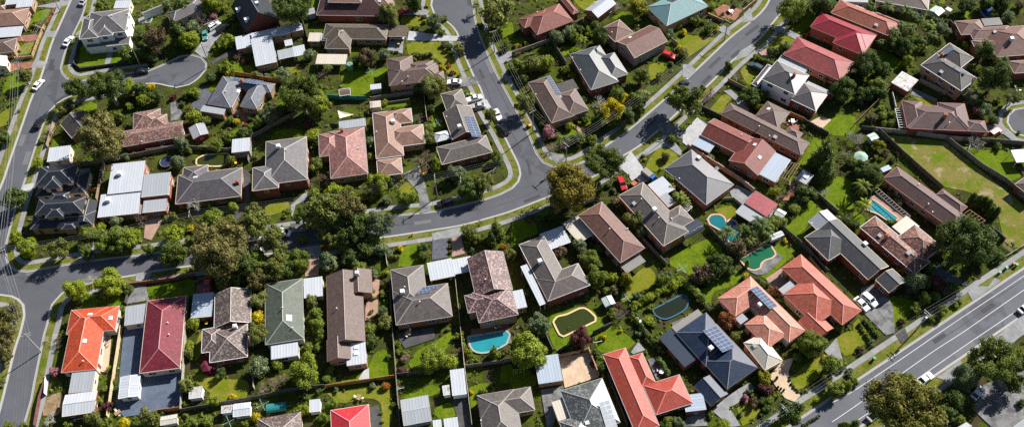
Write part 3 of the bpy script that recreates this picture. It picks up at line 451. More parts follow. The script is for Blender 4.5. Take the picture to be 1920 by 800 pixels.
('round','l',-131.67,146.41,3.31,3.47,'large|tree',31,'f',''),
('euc','o',-122.5,144.95,2.94,4.28,'large|gum tree',31,'f',''),
('round','m',-116.12,150.22,2.82,2.96,'large|tree',31,'f','left-hand'),
('round','m',-110.99,146.9,3.14,3.3,'large|tree',31,'f','right-hand'),
('round','m',-107.5,148.03,3.49,3.67,'large|tree',32,'f',''),
('round','l',-103.86,147.82,3.49,3.67,'large|tree',32,'f','left-hand'),
('round','d',-106.55,145.32,2.78,2.92,'large|tree',31,'f',''),
('round','w',-110.21,154.96,1.96,2.06,'medium|tree',32,'f',''),
('bare','b',-103.4,155.06,2.5,2.5,'medium|leafless tree',32,'f',''),
('round','o',-96.17,156.26,1.08,0.81,'small|shrub',32,'f',''),
('bare','b',-134.41,156.31,1.01,1.01,'small|leafless shrub',31,'l',''),
('bare','k',-128.85,146.07,0.79,0.79,'small|leafless shrub',31,'f',''),
('round','d',-115.75,144.39,2.09,2.19,'medium|tree',31,'f',''),
('round','l',-113.83,152.86,1.78,1.87,'medium|shrub',31,'r',''),
('round','l',-92.29,148.31,2.98,3.13,'large|tree',32,'f','right-hand'),
('round','d2',-91.4,142.14,3.86,4.05,'large|tree',32,'f',''),
('bare','g',-87.76,159.02,3.19,3.19,'large|leafless tree',33,'f',''),
('round','m',-84.91,160.3,1.45,1.52,'medium|shrub',33,'f','left-hand'),
('round','o',-78.56,161.25,1.63,1.71,'medium|shrub',33,'r',''),
('round','l',-77.98,158.28,1.62,1.7,'medium|shrub',33,'f',''),
('round','m',-82.07,151.87,3.87,4.07,'large|tree',33,'f',''),
('round','m',-78.43,154.17,1.6,1.68,'medium|shrub',33,'f','right-hand'),
('round','y',-89.32,152.08,1.25,0.93,'small|shrub',33,'f',''),
('round','o',-94.83,156.92,1.26,0.94,'small|shrub',32,'r',''),
('euc','t',-76.4,139.16,7.12,9.5,'huge|gum tree',55,'b',''),
('euc','o',-71.44,155.33,2.31,3.49,'medium|gum tree',33,'r',''),
('euc','o',-69.53,149.98,3.15,4.54,'large|gum tree',33,'f',''),
('euc','o',-64.5,143.17,4.29,5.96,'large|gum tree',56,'b','leftmost'),
('round','m',-68.45,139.2,3.42,3.59,'large|tree',56,'b','left-hand'),
('round','m',-55.45,162.13,1.45,1.53,'medium|shrub',34,'r',''),
('round','l',-55.54,159.17,1.44,1.52,'medium|shrub',34,'f',''),
('bare','b',-52.23,166.43,2.39,2.39,'medium|leafless tree',37,'f',''),
('round','l',-49.6,160.21,2.88,3.02,'large|tree',37,'f',''),
('euc','o',-50.35,151.97,4.61,6.37,'huge|gum tree',34,'f',''),
('euc','t',-47.36,153.69,3.87,5.44,'large|gum tree',37,'f','left-hand'),
('euc','d',-57.81,152.33,2.47,3.69,'medium|gum tree',34,'f',''),
('euc','o',-50.83,146.56,2.16,3.3,'medium|gum tree',57,'b','leftmost'),
('euc','o',-47.26,143.31,2.49,3.71,'medium|gum tree',57,'b','second from left'),
('round','m',-57.57,138.43,3.08,3.23,'large|tree',56,'b','right-hand'),
('round','d',-62.01,141.15,1.73,1.82,'medium|shrub',56,'b',''),
('round','g',-49.64,138.13,2.57,2.7,'large|tree',57,'b',''),
('round','d',-85.43,150.94,2.12,2.23,'medium|tree',33,'f',''),
('bare','o',-92.3,160.65,1.35,1.35,'small|leafless shrub',33,'f',''),
('round','l',-37.16,163.41,3.26,3.42,'large|tree',38,'f',''),
('round','d',-34.09,165.13,1.46,1.54,'medium|shrub',38,'f',''),
('round','l',-45.99,160.93,2.24,2.35,'medium|tree',37,'f',''),
('euc','t',-43.57,152.19,3.93,5.51,'large|gum tree',37,'f','right-hand'),
('euc','d',-41.38,146.85,3.47,4.94,'large|gum tree',57,'b','right-hand'),
('euc','g',-36.13,147.64,4.02,5.63,'large|gum tree',58,'b',''),
('round','m',-39.37,160.17,2.16,2.27,'medium|tree',37,'f',''),
('round','g',-34.85,158.35,1.44,1.51,'medium|shrub',38,'f',''),
('round','m',-29.31,157.32,2.33,2.45,'medium|tree',38,'f',''),
('round','l',-27.46,159.39,1.44,1.52,'medium|shrub',38,'f',''),
('round','d',-11.46,159.26,3.3,3.47,'large|tree',39,'f',''),
('euc','o',-7.72,160.52,2.52,3.74,'large|gum tree',39,'f',''),
('round','g',-15.18,165.25,2.55,2.68,'large|tree',39,'f','right-hand'),
('round','g',-35.37,141.32,2.07,2.18,'medium|tree',58,'b',''),
('round','g',-33.57,140.51,1.21,0.91,'small|shrub',58,'b',''),
('round','o',-31.76,139.33,1.04,0.78,'small|shrub',58,'b',''),
('round','y',-30.7,141.95,1.11,0.83,'small|shrub',58,'b',''),
('round','d',-24.42,141.37,1.66,1.74,'medium|shrub',59,'b',''),
('round','d',-24.07,139.1,1.55,1.63,'medium|shrub',59,'l',''),
('round','o',-12.02,145.73,2.27,2.38,'medium|tree',59,'b',''),
('conic','m',-4.45,145.11,2.98,4.32,'large|conifer',59,'b',''),
('conic','d',-5.87,142.69,1.94,2.81,'medium|conifer',59,'b',''),
('bare','p',-8.59,149.68,1.06,1.06,'small|leafless shrub',59,'b',''),
('round','o',-1.22,138.05,1.72,1.8,'medium|shrub',59,'b',''),
('round','d',-39.77,141.09,2.76,2.9,'large|tree',57,'b',''),
('round','d',-43.52,138.09,2.4,2.52,'medium|tree',57,'b',''),
('euc','o',-45.33,141.89,1.73,2.76,'medium|gum tree',57,'b','rightmost'),
('round','y',-45.49,139.15,1.04,0.78,'small|shrub',57,'b',''),
('round','y',-41.68,160.03,1.45,1.52,'medium|shrub',37,'f',''),
('round','m',-9.8,143.6,1.74,1.83,'medium|shrub',59,'b',''),
('euc','f',16.12,153.9,6.14,8.28,'huge|gum tree',45,'b',''),
('round','d',9.9,150.59,2.12,2.22,'medium|tree',46,'b',''),
('round','b',4.39,149.82,1.24,0.93,'small|shrub',46,'b',''),
('bare','b',25.63,155.86,1.67,1.67,'medium|leafless tree',45,'b',''),
('round','b',28.78,153.99,1.6,1.68,'medium|shrub',45,'b',''),
('round','o',33.29,146.27,2.79,2.93,'large|tree',47,'l',''),
('round','g',35.09,143.1,2.08,2.19,'medium|tree',47,'f',''),
('round','d',30.86,151.53,1.42,1.49,'medium|shrub',45,'b',''),
('round','g',17.58,139.43,2.06,2.17,'medium|tree',45,'l',''),
('round','b',12.34,138.04,1.72,1.8,'medium|shrub',46,'b',''),
('round','m',20.24,133.62,3.04,3.2,'large|tree',45,'f','leftmost'),
('round','d',23.79,158.05,2.15,2.26,'medium|tree',45,'b',''),
('round','d',22.69,138.72,1.55,1.63,'medium|shrub',45,'f',''),
('round','o',18.35,136.93,1.71,1.8,'medium|shrub',45,'l',''),
('round','d',14.91,142.29,1.56,1.64,'medium|shrub',46,'b',''),
('round','d',27.49,160.65,1.09,0.82,'small|shrub',47,'l',''),
('round','m',33.08,150.57,1.42,1.49,'medium|shrub',47,'l',''),
('palm','m',44.36,161.26,1.35,2.57,'small|palm',43,'l','left-hand'),
('palm','m',44.84,157.41,1.34,2.54,'small|palm',43,'l','right-hand'),
('palm','m',46.23,153.08,2.08,3.95,'medium|palm',43,'f','left-hand'),
('palm','m',47.56,151.57,1.78,3.38,'medium|palm',43,'f','right-hand'),
('palm','m',45.37,160.28,1.51,2.88,'medium|palm',43,'l',''),
('round','m',-41.16,135.12,2.04,2.15,'medium|tree',57,'b','left-hand'),
('round','g',-37.24,134.22,1.36,1.43,'small|shrub',57,'r',''),
('round','l',-34.47,134.64,1.09,0.82,'small|shrub',58,'l',''),
('round','m',-34.67,128.1,1.18,0.88,'small|shrub',58,'l',''),
('round','g',-34.3,122.17,1.65,1.74,'medium|shrub',58,'l',''),
('round','o',-33.47,118.67,2.13,2.23,'medium|tree',58,'l',''),
('round','m',-37.43,117.34,1.8,1.89,'medium|shrub',57,'r',''),
('round','d',-36.96,113.88,1.78,1.87,'medium|shrub',57,'r','right-hand'),
('round','l',-15.52,114.47,1.14,0.85,'small|shrub',58,'f',''),
('round','m',-40.28,134.39,1.36,1.43,'small|shrub',57,'b',''),
('round','d',-44.14,134.99,1.37,1.43,'small|shrub',57,'b',''),
('round','l2',-21.25,106.98,3.54,3.72,'large|tree',58,'f',''),
('round','l',-17.07,106.48,2.22,2.33,'medium|tree',66,'l',''),
('bare','b',-15.33,109.73,1.65,1.65,'medium|leafless tree',58,'f',''),
('conic','m',-6.0,108.51,2.08,3.02,'medium|conifer',59,'f',''),
('round','l',-12.53,109.66,1.13,0.84,'small|shrub',59,'f',''),
('round','k',-28.44,108.78,1.28,0.96,'small|shrub',58,'f',''),
('round','u',-29.24,105.52,1.27,0.95,'small|shrub',57,'r',''),
('round','a',-32.97,101.72,1.1,0.83,'small|shrub',67,'b',''),
('round','d',-37.17,114.6,1.62,1.7,'medium|shrub',57,'r','left-hand'),
('round','b',-3.51,109.51,1.12,0.84,'small|shrub',59,'f',''),
('round','m',-9.14,98.98,1.25,0.94,'small|shrub',66,'b',''),
('round','m',20.26,133.54,2.54,2.67,'large|tree',45,'f','second from left'),
('round','m',20.99,127.94,3.07,3.22,'large|tree',45,'f','rightmost'),
('round','y2',28.94,127.42,2.34,2.46,'medium|tree',45,'f',''),
('round','b',25.65,125.34,1.6,1.68,'medium|shrub',45,'f',''),
('round','m',23.69,125.57,1.17,0.88,'small|shrub',46,'r',''),
('round','l',30.25,120.54,1.38,1.45,'small|shrub',62,'l','leftmost'),
('round','l',31.98,121.66,1.19,0.89,'small|shrub',62,'l','second from left'),
('round','l',33.26,122.37,1.32,1.39,'small|shrub',62,'l','rightmost'),
('round','l',34.6,123.2,1.33,1.39,'small|shrub',62,'b','leftmost'),
('round','l',36.57,123.99,1.33,1.4,'small|shrub',62,'b','second from left'),
('round','l',38.61,124.9,1.2,0.9,'small|shrub',62,'b','second from right'),
('round','l',40.07,125.22,1.14,0.85,'small|shrub',62,'b','rightmost'),
('round','l',41.22,126.19,1.47,1.54,'medium|shrub',62,'b','left-hand'),
('round','l',42.93,127.19,1.47,1.55,'medium|shrub',62,'b','right-hand'),
('round','g',31.23,123.57,1.33,1.39,'small|shrub',45,'f',''),
('round','m',38.18,127.29,2.01,2.11,'medium|tree',45,'r',''),
('bare','u',26.63,117.44,2.29,2.29,'medium|leafless tree',64,'b',''),
('round','m',24.51,118.68,1.48,1.55,'medium|shrub',46,'r',''),
('round','g',5.31,115.45,3.39,3.56,'large|tree',59,'r',''),
('round','u',15.54,110.99,3.07,3.22,'large|tree',64,'l',''),
('round','y',21.33,112.34,1.04,0.78,'small|shrub',64,'b',''),
('round','l',25.27,129.35,1.68,1.77,'medium|shrub',45,'f',''),
('palm','d',2.75,125.48,1.24,2.36,'small|palm',46,'l',''),
('round','g',40.07,129.1,1.35,1.41,'small|shrub',45,'r',''),
('round','l',33.09,116.11,1.47,1.54,'medium|shrub',62,'l',''),
('round','u',25.73,121.13,1.16,0.87,'small|shrub',46,'r',''),
('round','l2',2.94,107.08,4.6,4.83,'huge|tree',59,'f',''),
('round','d',19.18,107.45,1.44,1.51,'medium|shrub',64,'l',''),
('conic','d',20.21,102.92,1.53,2.22,'medium|conifer',64,'l',''),
('round','m',34.37,87.95,1.82,1.91,'medium|shrub',64,'f',''),
('round','g',36.69,88.2,1.67,1.75,'medium|shrub',64,'f',''),
('round','u',15.15,109.12,1.28,0.96,'small|shrub',64,'l',''),
('round','g',6.73,113.98,1.3,0.97,'small|shrub',59,'r',''),
('round','l',73.42,155.07,1.61,1.69,'medium|shrub',48,'b',''),
('round','d',81.31,152.77,2.83,2.97,'large|tree',49,'b',''),
('round','g',79.7,151.5,1.42,1.49,'medium|shrub',49,'b',''),
('round','m',77.31,148.49,1.76,1.85,'medium|shrub',49,'l',''),
('palm','d',57.09,139.77,2.4,4.55,'medium|palm',48,'f','leftmost'),
('palm','d',61.68,140.7,2.08,3.96,'medium|palm',48,'f','third from left'),
('palm','d',63.26,140.01,2.24,4.25,'medium|palm',48,'f','third from right'),
('palm','d',65.87,141.95,2.72,5.17,'large|palm',48,'f',''),
('palm','d',67.54,139.76,2.24,4.25,'medium|palm',48,'f','rightmost'),
('round','m',71.65,143.73,2.09,2.19,'medium|tree',48,'r',''),
('bare','g',87.41,153.4,1.66,1.66,'medium|leafless tree',49,'b',''),
('round','d',90.42,143.16,1.91,2.01,'medium|tree',49,'b',''),
('round','b',59.08,135.64,2.38,2.5,'medium|tree',48,'f',''),
('palm','o',62.88,137.94,1.76,3.34,'medium|palm',48,'f',''),
('bare','k',74.8,153.45,1.5,1.5,'medium|leafless shrub',48,'r',''),
('round','d',52.12,131.73,2.03,2.13,'medium|tree',60,'b',''),
('palm','d',64.31,138.45,1.6,3.04,'medium|palm',48,'f','second from right'),
('palm','m',69.83,142.82,1.62,3.07,'medium|palm',48,'f',''),
('palm','d',60.5,138.67,1.6,3.04,'medium|palm',48,'f','second from left'),
('bare','k',77.93,155.48,1.34,1.34,'small|leafless shrub',48,'r',''),
('round','d',53.15,130.09,3.75,3.93,'large|tree',60,'b',''),
('round','b',48.83,127.88,3.0,3.15,'large|tree',60,'l',''),
('column','l',61.32,131.48,0.63,1.64,'tiny|pencil cypress',60,'b',''),
('round','y',60.53,128.14,1.08,0.81,'small|shrub',60,'b',''),
('round','a2',66.47,122.65,1.66,1.74,'medium|shrub',60,'b',''),
('round','o',67.94,120.62,1.06,0.79,'small|shrub',60,'r',''),
('round','a2',52.5,114.19,2.33,2.44,'medium|tree',62,'b',''),
('round','o',54.41,110.49,1.45,1.52,'medium|shrub',62,'r',''),
('round','d',53.02,117.5,1.15,0.86,'small|shrub',62,'b',''),
('round','g',49.32,118.82,1.31,1.38,'small|shrub',62,'b',''),
('round','m',80.49,111.44,1.48,1.56,'medium|shrub',61,'f','leftmost'),
('round','m',72.44,106.02,3.47,3.64,'large|tree',61,'f','left-hand'),
('round','a2',53.87,113.63,1.14,0.85,'small|shrub',62,'b',''),
('round','d',50.34,126.61,2.0,2.1,'medium|tree',60,'l',''),
('round','d',56.2,129.45,1.68,1.77,'medium|shrub',60,'b',''),
('round','y2',59.11,98.36,1.99,2.09,'medium|tree',63,'f',''),
('round','u',58.94,95.9,1.85,1.95,'medium|shrub',62,'r',''),
('column','d',62.51,98.79,0.32,0.84,'tiny|pencil cypress',63,'f','second from left'),
('column','d',61.21,97.97,0.26,0.68,'tiny|pencil cypress',63,'f','leftmost'),
('column','d',62.36,96.48,0.26,0.68,'tiny|pencil cypress',63,'f','third from left'),
('column','d',62.92,95.98,0.26,0.68,'tiny|pencil cypress',63,'f','second from right'),
('column','d',63.58,95.63,0.26,0.68,'tiny|pencil cypress',63,'f','rightmost'),
('euc','d',62.15,87.97,3.36,4.79,'large|gum tree',62,'r',''),
('round','l',47.27,86.85,1.81,1.9,'medium|shrub',62,'f',''),
('round','p',54.14,93.86,1.08,0.81,'small|shrub',62,'f',''),
('round','b',55.5,92.56,1.38,1.45,'small|shrub',62,'f',''),
('round','m',71.35,105.94,3.0,3.15,'large|tree',60,'r',''),
('round','m',75.71,100.34,2.65,2.78,'large|tree',61,'f','right-hand'),
('round','m',78.95,101.47,1.41,1.48,'medium|shrub',61,'f','second from left'),
('round','m',75.13,94.13,2.46,2.58,'medium|tree',61,'f',''),
('round','m',78.64,95.65,1.55,1.62,'medium|shrub',61,'f','second from right'),
('round','m',68.73,103.93,1.27,0.95,'small|shrub',60,'f',''),
('round','l',75.56,85.54,1.51,1.58,'medium|shrub',63,'r',''),
('round','m',61.47,94.42,1.08,0.81,'small|shrub',63,'f',''),
('round','d',57.7,93.0,1.23,0.92,'small|shrub',62,'r','left-hand'),
('round','m',59.47,93.22,1.23,0.92,'small|shrub',62,'r',''),
('round','d',58.48,91.11,1.23,0.92,'small|shrub',62,'r','right-hand'),
('round','o',74.03,97.32,1.86,1.95,'medium|shrub',60,'f',''),
('round','k',73.87,105.64,1.27,0.95,'small|shrub',61,'f',''),
('round','m',44.75,90.33,1.07,0.8,'small|shrub',62,'f',''),
('round','d',64.06,107.16,1.28,0.96,'small|shrub',63,'r',''),
('palm','m',96.45,152.89,2.57,4.88,'large|palm',51,'l',''),
('palm','l',95.66,147.28,2.21,4.2,'medium|palm',49,'b',''),
('round','d',100.1,156.37,3.21,3.37,'large|tree',51,'l','right-hand'),
('round','d',92.53,142.5,1.56,1.64,'medium|shrub',49,'b',''),
('round','m',103.45,142.86,1.05,0.78,'small|shrub',50,'b',''),
('column','d',125.72,148.14,0.98,2.56,'small|pencil cypress',51,'r','leftmost'),
('column','d',127.06,147.24,0.98,2.55,'small|pencil cypress',51,'r','second from left'),
('column','d',128.37,146.76,0.98,2.55,'small|pencil cypress',51,'r','third from left'),
('column','d',129.32,145.69,0.98,2.54,'small|pencil cypress',51,'r','second from right'),
('column','d',129.33,143.6,0.91,2.36,'small|pencil cypress',51,'r','rightmost'),
('column','d',130.59,143.2,0.97,2.53,'small|pencil cypress',52,'f',''),
('euc','d',115.8,130.25,6.26,8.43,'huge|gum tree',51,'f',''),
('round','d',122.52,130.21,2.75,2.89,'large|tree',51,'f',''),
('euc','d',114.64,135.92,2.38,3.57,'medium|gum tree',51,'f',''),
('round','d',127.39,130.29,1.69,1.77,'medium|shrub',51,'f',''),
('round','b',106.41,149.49,1.41,1.48,'medium|shrub',51,'l',''),
('round','d',123.75,148.86,1.24,0.93,'small|shrub',51,'r',''),
('palm','m',102.22,142.79,0.81,1.54,'small|palm',50,'b',''),
('round','u',112.3,141.94,1.04,0.78,'small|shrub',51,'f',''),
('round','d',98.1,159.07,2.16,2.27,'medium|tree',51,'l','left-hand'),
('round','b',105.09,152.47,1.25,0.93,'small|shrub',51,'l',''),
('round','d',119.97,142.08,2.08,2.18,'medium|tree',51,'r',''),
('round','g',102.62,122.41,2.8,2.94,'large|tree',50,'f',''),
('bare','p',100.97,121.37,1.85,1.85,'medium|leafless tree',49,'r',''),
('round','u',108.15,122.78,2.31,2.43,'medium|tree',50,'f',''),
('round','m',104.12,118.21,1.96,2.06,'medium|tree',49,'r',''),
('round','m',107.0,119.06,1.48,1.55,'medium|shrub',50,'f','left-hand'),
('round','m',101.47,116.09,1.63,1.71,'medium|shrub',49,'f',''),
('round','m',107.41,114.68,1.69,1.77,'medium|shrub',50,'f','right-hand'),
('round','m',104.2,113.22,1.3,0.97,'small|shrub',49,'f',''),
('round','d',111.72,120.99,1.98,2.07,'medium|tree',50,'f','right-hand'),
('round','b',84.61,105.36,1.11,0.83,'small|shrub',61,'f',''),
('round','d',105.28,123.16,1.99,2.09,'medium|tree',50,'f','left-hand'),
('round','d',107.96,126.51,1.67,1.75,'medium|shrub',50,'f',''),
('round','b',109.87,120.59,1.65,1.73,'medium|shrub',50,'f',''),
('bare','b',100.27,119.72,1.08,1.08,'small|leafless shrub',49,'f',''),
('round','l',-115.05,131.62,3.53,3.71,'large|tree',53,'b','left-hand'),
('round','l',-105.65,133.05,4.21,4.42,'large|tree',53,'b','right-hand'),
('bare','y',-112.55,136.1,2.23,2.23,'medium|leafless tree',53,'b',''),
('round','d',-102.54,133.2,1.7,1.78,'medium|shrub',54,'l',''),
('euc','t',-130.66,125.05,3.3,4.72,'large|gum tree',53,'l','right-hand'),
('euc','t',-129.67,119.66,2.93,4.27,'large|gum tree',53,'l','left-hand'),
('round','l',-116.39,120.49,1.06,0.79,'small|shrub',53,'l',''),
('bare','b',-117.5,118.76,1.53,1.53,'medium|leafless shrub',53,'l',''),
('round','m',-102.9,127.16,1.17,0.88,'small|shrub',53,'r',''),
('bare','b',-103.72,120.78,0.93,0.93,'small|leafless shrub',53,'r',''),
('bare','g',-120.65,119.26,0.92,0.92,'small|leafless shrub',53,'l',''),
('round','p',-116.04,109.83,1.44,1.52,'medium|shrub',53,'l',''),
('round','o',-102.82,95.72,2.16,2.27,'medium|tree',53,'f',''),
('round','m',-99.88,94.94,1.85,1.94,'medium|shrub',53,'f',''),
('round','y',-95.63,94.71,1.54,1.62,'medium|shrub',53,'f',''),
('round','o',-89.54,95.37,2.77,2.91,'large|tree',54,'f',''),
('round','l',-103.57,101.35,1.26,0.94,'small|shrub',53,'f',''),
('round','u',-100.72,99.62,1.56,1.64,'medium|shrub',53,'f',''),
('bare','g',-113.27,96.67,2.03,2.03,'medium|leafless tree',53,'f',''),
('round','o',-123.56,95.74,1.39,1.46,'small|shrub',53,'l',''),
('round','o',-120.26,95.85,1.09,0.81,'small|shrub',53,'f',''),
('round','m',-109.57,96.08,1.09,0.82,'small|shrub',53,'f',''),
('euc','t',-129.6,116.17,2.43,3.63,'medium|gum tree',53,'l','left-hand'),
('euc','t',-128.93,113.52,1.77,2.82,'medium|gum tree',53,'l','right-hand'),
('euc','o',-128.71,107.5,0.8,1.6,'small|gum tree',53,'l',''),
('bare','b',-117.22,117.12,1.22,1.22,'small|leafless shrub',53,'l',''),
('round','o',-66.44,126.19,2.66,2.79,'large|tree',56,'l',''),
('round','o',-65.26,127.98,2.01,2.11,'medium|tree',56,'l',''),
('euc','t',-67.38,131.6,2.85,4.17,'large|gum tree',56,'l',''),
('euc','o',-63.31,134.09,2.7,3.98,'large|gum tree',56,'b','second from left'),
('round','l',-83.07,121.27,1.72,1.8,'medium|shrub',54,'r',''),
('round','y',-66.11,121.95,1.98,2.08,'medium|tree',56,'l',''),
('round','y',-64.37,119.85,1.81,1.9,'medium|shrub',56,'l',''),
('euc','o',-65.25,116.29,2.75,4.04,'large|gum tree',56,'l',''),
('bare','y',-66.47,115.26,2.27,2.27,'medium|leafless tree',55,'r',''),
('round','o',-52.89,126.21,2.0,2.1,'medium|tree',56,'r',''),
('round','m',-51.62,122.21,1.98,2.08,'medium|tree',57,'l','left-hand'),
('round','m',-51.04,119.03,1.97,2.06,'medium|tree',57,'l','right-hand'),
('round','l',-83.35,115.56,1.14,0.86,'small|shrub',54,'r','second from left'),
('round','g',-84.28,134.66,1.03,0.77,'small|shrub',55,'b',''),
('round','m',-50.0,116.73,1.63,1.71,'medium|shrub',57,'l',''),
('round','l',-83.44,114.48,1.3,1.37,'small|shrub',54,'r','leftmost'),
('round','o',-77.21,132.67,2.03,2.13,'medium|tree',55,'b',''),
('round','d',-73.21,133.56,2.04,2.14,'medium|tree',55,'b',''),
('round','d',-59.93,135.73,2.72,2.86,'large|tree',56,'b',''),
('round','m',-57.03,137.15,2.05,2.16,'medium|tree',56,'b',''),
('round','g',-49.29,137.24,2.39,2.51,'medium|tree',57,'b',''),
('euc','t',-77.55,138.1,3.4,4.85,'large|gum tree',55,'b','right-hand'),
('euc','t',-83.89,138.79,2.05,3.17,'medium|gum tree',55,'b',''),
('round','g',-64.28,107.58,2.38,2.5,'medium|tree',56,'l',''),
('round','m',-60.15,108.53,1.44,1.51,'medium|shrub',56,'f',''),
('round','l2',-52.01,104.67,4.23,4.44,'large|tree',56,'f',''),
('bare','k',-60.6,103.06,2.06,2.06,'medium|leafless tree',68,'b','right-hand'),
('bare','k',-58.19,104.69,1.77,1.77,'medium|leafless tree',56,'f',''),
('bare','k',-62.65,102.35,1.76,1.76,'medium|leafless tree',68,'b','left-hand'),
('round','o',-81.85,103.49,2.05,2.15,'medium|tree',54,'f',''),
('round','l',-74.36,99.67,1.56,1.64,'medium|shrub',55,'f',''),
('bare','b',-77.57,101.94,0.88,0.88,'small|leafless shrub',54,'r',''),
('round','y',-64.01,94.93,1.24,0.93,'small|shrub',68,'l',''),
('round','l',-52.48,95.82,1.7,1.79,'medium|shrub',68,'b',''),
('round','m',-45.57,97.47,1.4,1.47,'small|shrub',67,'b',''),
('round','m',-47.9,93.88,1.39,1.46,'small|shrub',67,'l',''),
('round','m',-47.83,104.44,1.11,0.83,'small|shrub',57,'f','left-hand'),
('round','m',-46.95,106.51,1.12,0.84,'small|shrub',57,'f','right-hand'),
('round','d',-74.23,106.89,1.59,1.67,'medium|shrub',55,'f',''),
('round','o',-82.98,112.74,1.45,1.53,'medium|shrub',54,'r',''),
('round','m',-75.63,94.61,1.54,1.62,'medium|shrub',68,'l',''),
('round','m',-79.67,94.27,1.39,1.46,'small|shrub',54,'f',''),
('round','m',-61.05,109.91,1.13,0.84,'small|shrub',56,'f',''),
('round','m',-50.75,112.99,1.3,0.97,'small|shrub',57,'l','left-hand'),
('round','m',-52.92,113.45,1.3,0.97,'small|shrub',56,'r',''),
('round','m',-49.97,115.47,1.3,1.37,'small|shrub',57,'l','right-hand'),
('round','l',-83.39,115.83,1.14,0.86,'small|shrub',54,'r','rightmost'),
('euc','t2',86.58,85.35,7.92,10.5,'huge|gum tree',70,'l',''),
('round','m',92.04,94.5,3.07,3.22,'large|tree',70,'l',''),
('round','g',105.66,94.73,3.67,3.86,'large|tree',70,'b',''),
('euc','d2',112.29,97.78,5.24,7.15,'huge|gum tree',69,'b',''),
('euc','d2',116.87,93.43,2.74,4.03,'large|gum tree',69,'b',''),
('euc','d',120.75,98.65,2.17,3.31,'medium|gum tree',69,'b',''),
('round','d',101.88,89.82,2.73,2.87,'large|tree',70,'b','right-hand'),
('round','d',105.89,89.74,1.83,1.92,'medium|shrub',70,'b',''),
('round','d',99.55,86.91,2.71,2.84,'large|tree',70,'b','left-hand'),
('round','d',110.71,100.71,1.26,0.94,'small|shrub',70,'b',''),
('round','m',78.12,85.41,1.51,1.58,'medium|shrub',61,'f','rightmost'),
('round','m',80.77,96.83,1.24,0.93,'small|shrub',61,'f',''),
('round','d',118.78,89.22,1.22,0.91,'small|shrub',69,'b',''),
('round','m',102.38,85.52,1.51,1.58,'medium|shrub',70,'b','right-hand'),
('round','m',96.25,91.78,1.84,1.93,'medium|shrub',70,'l','right-hand'),
('round','m',95.09,93.7,1.84,1.94,'medium|shrub',70,'l','left-hand'),
('round','m',99.78,89.9,1.52,1.6,'medium|shrub',70,'b','left-hand')]
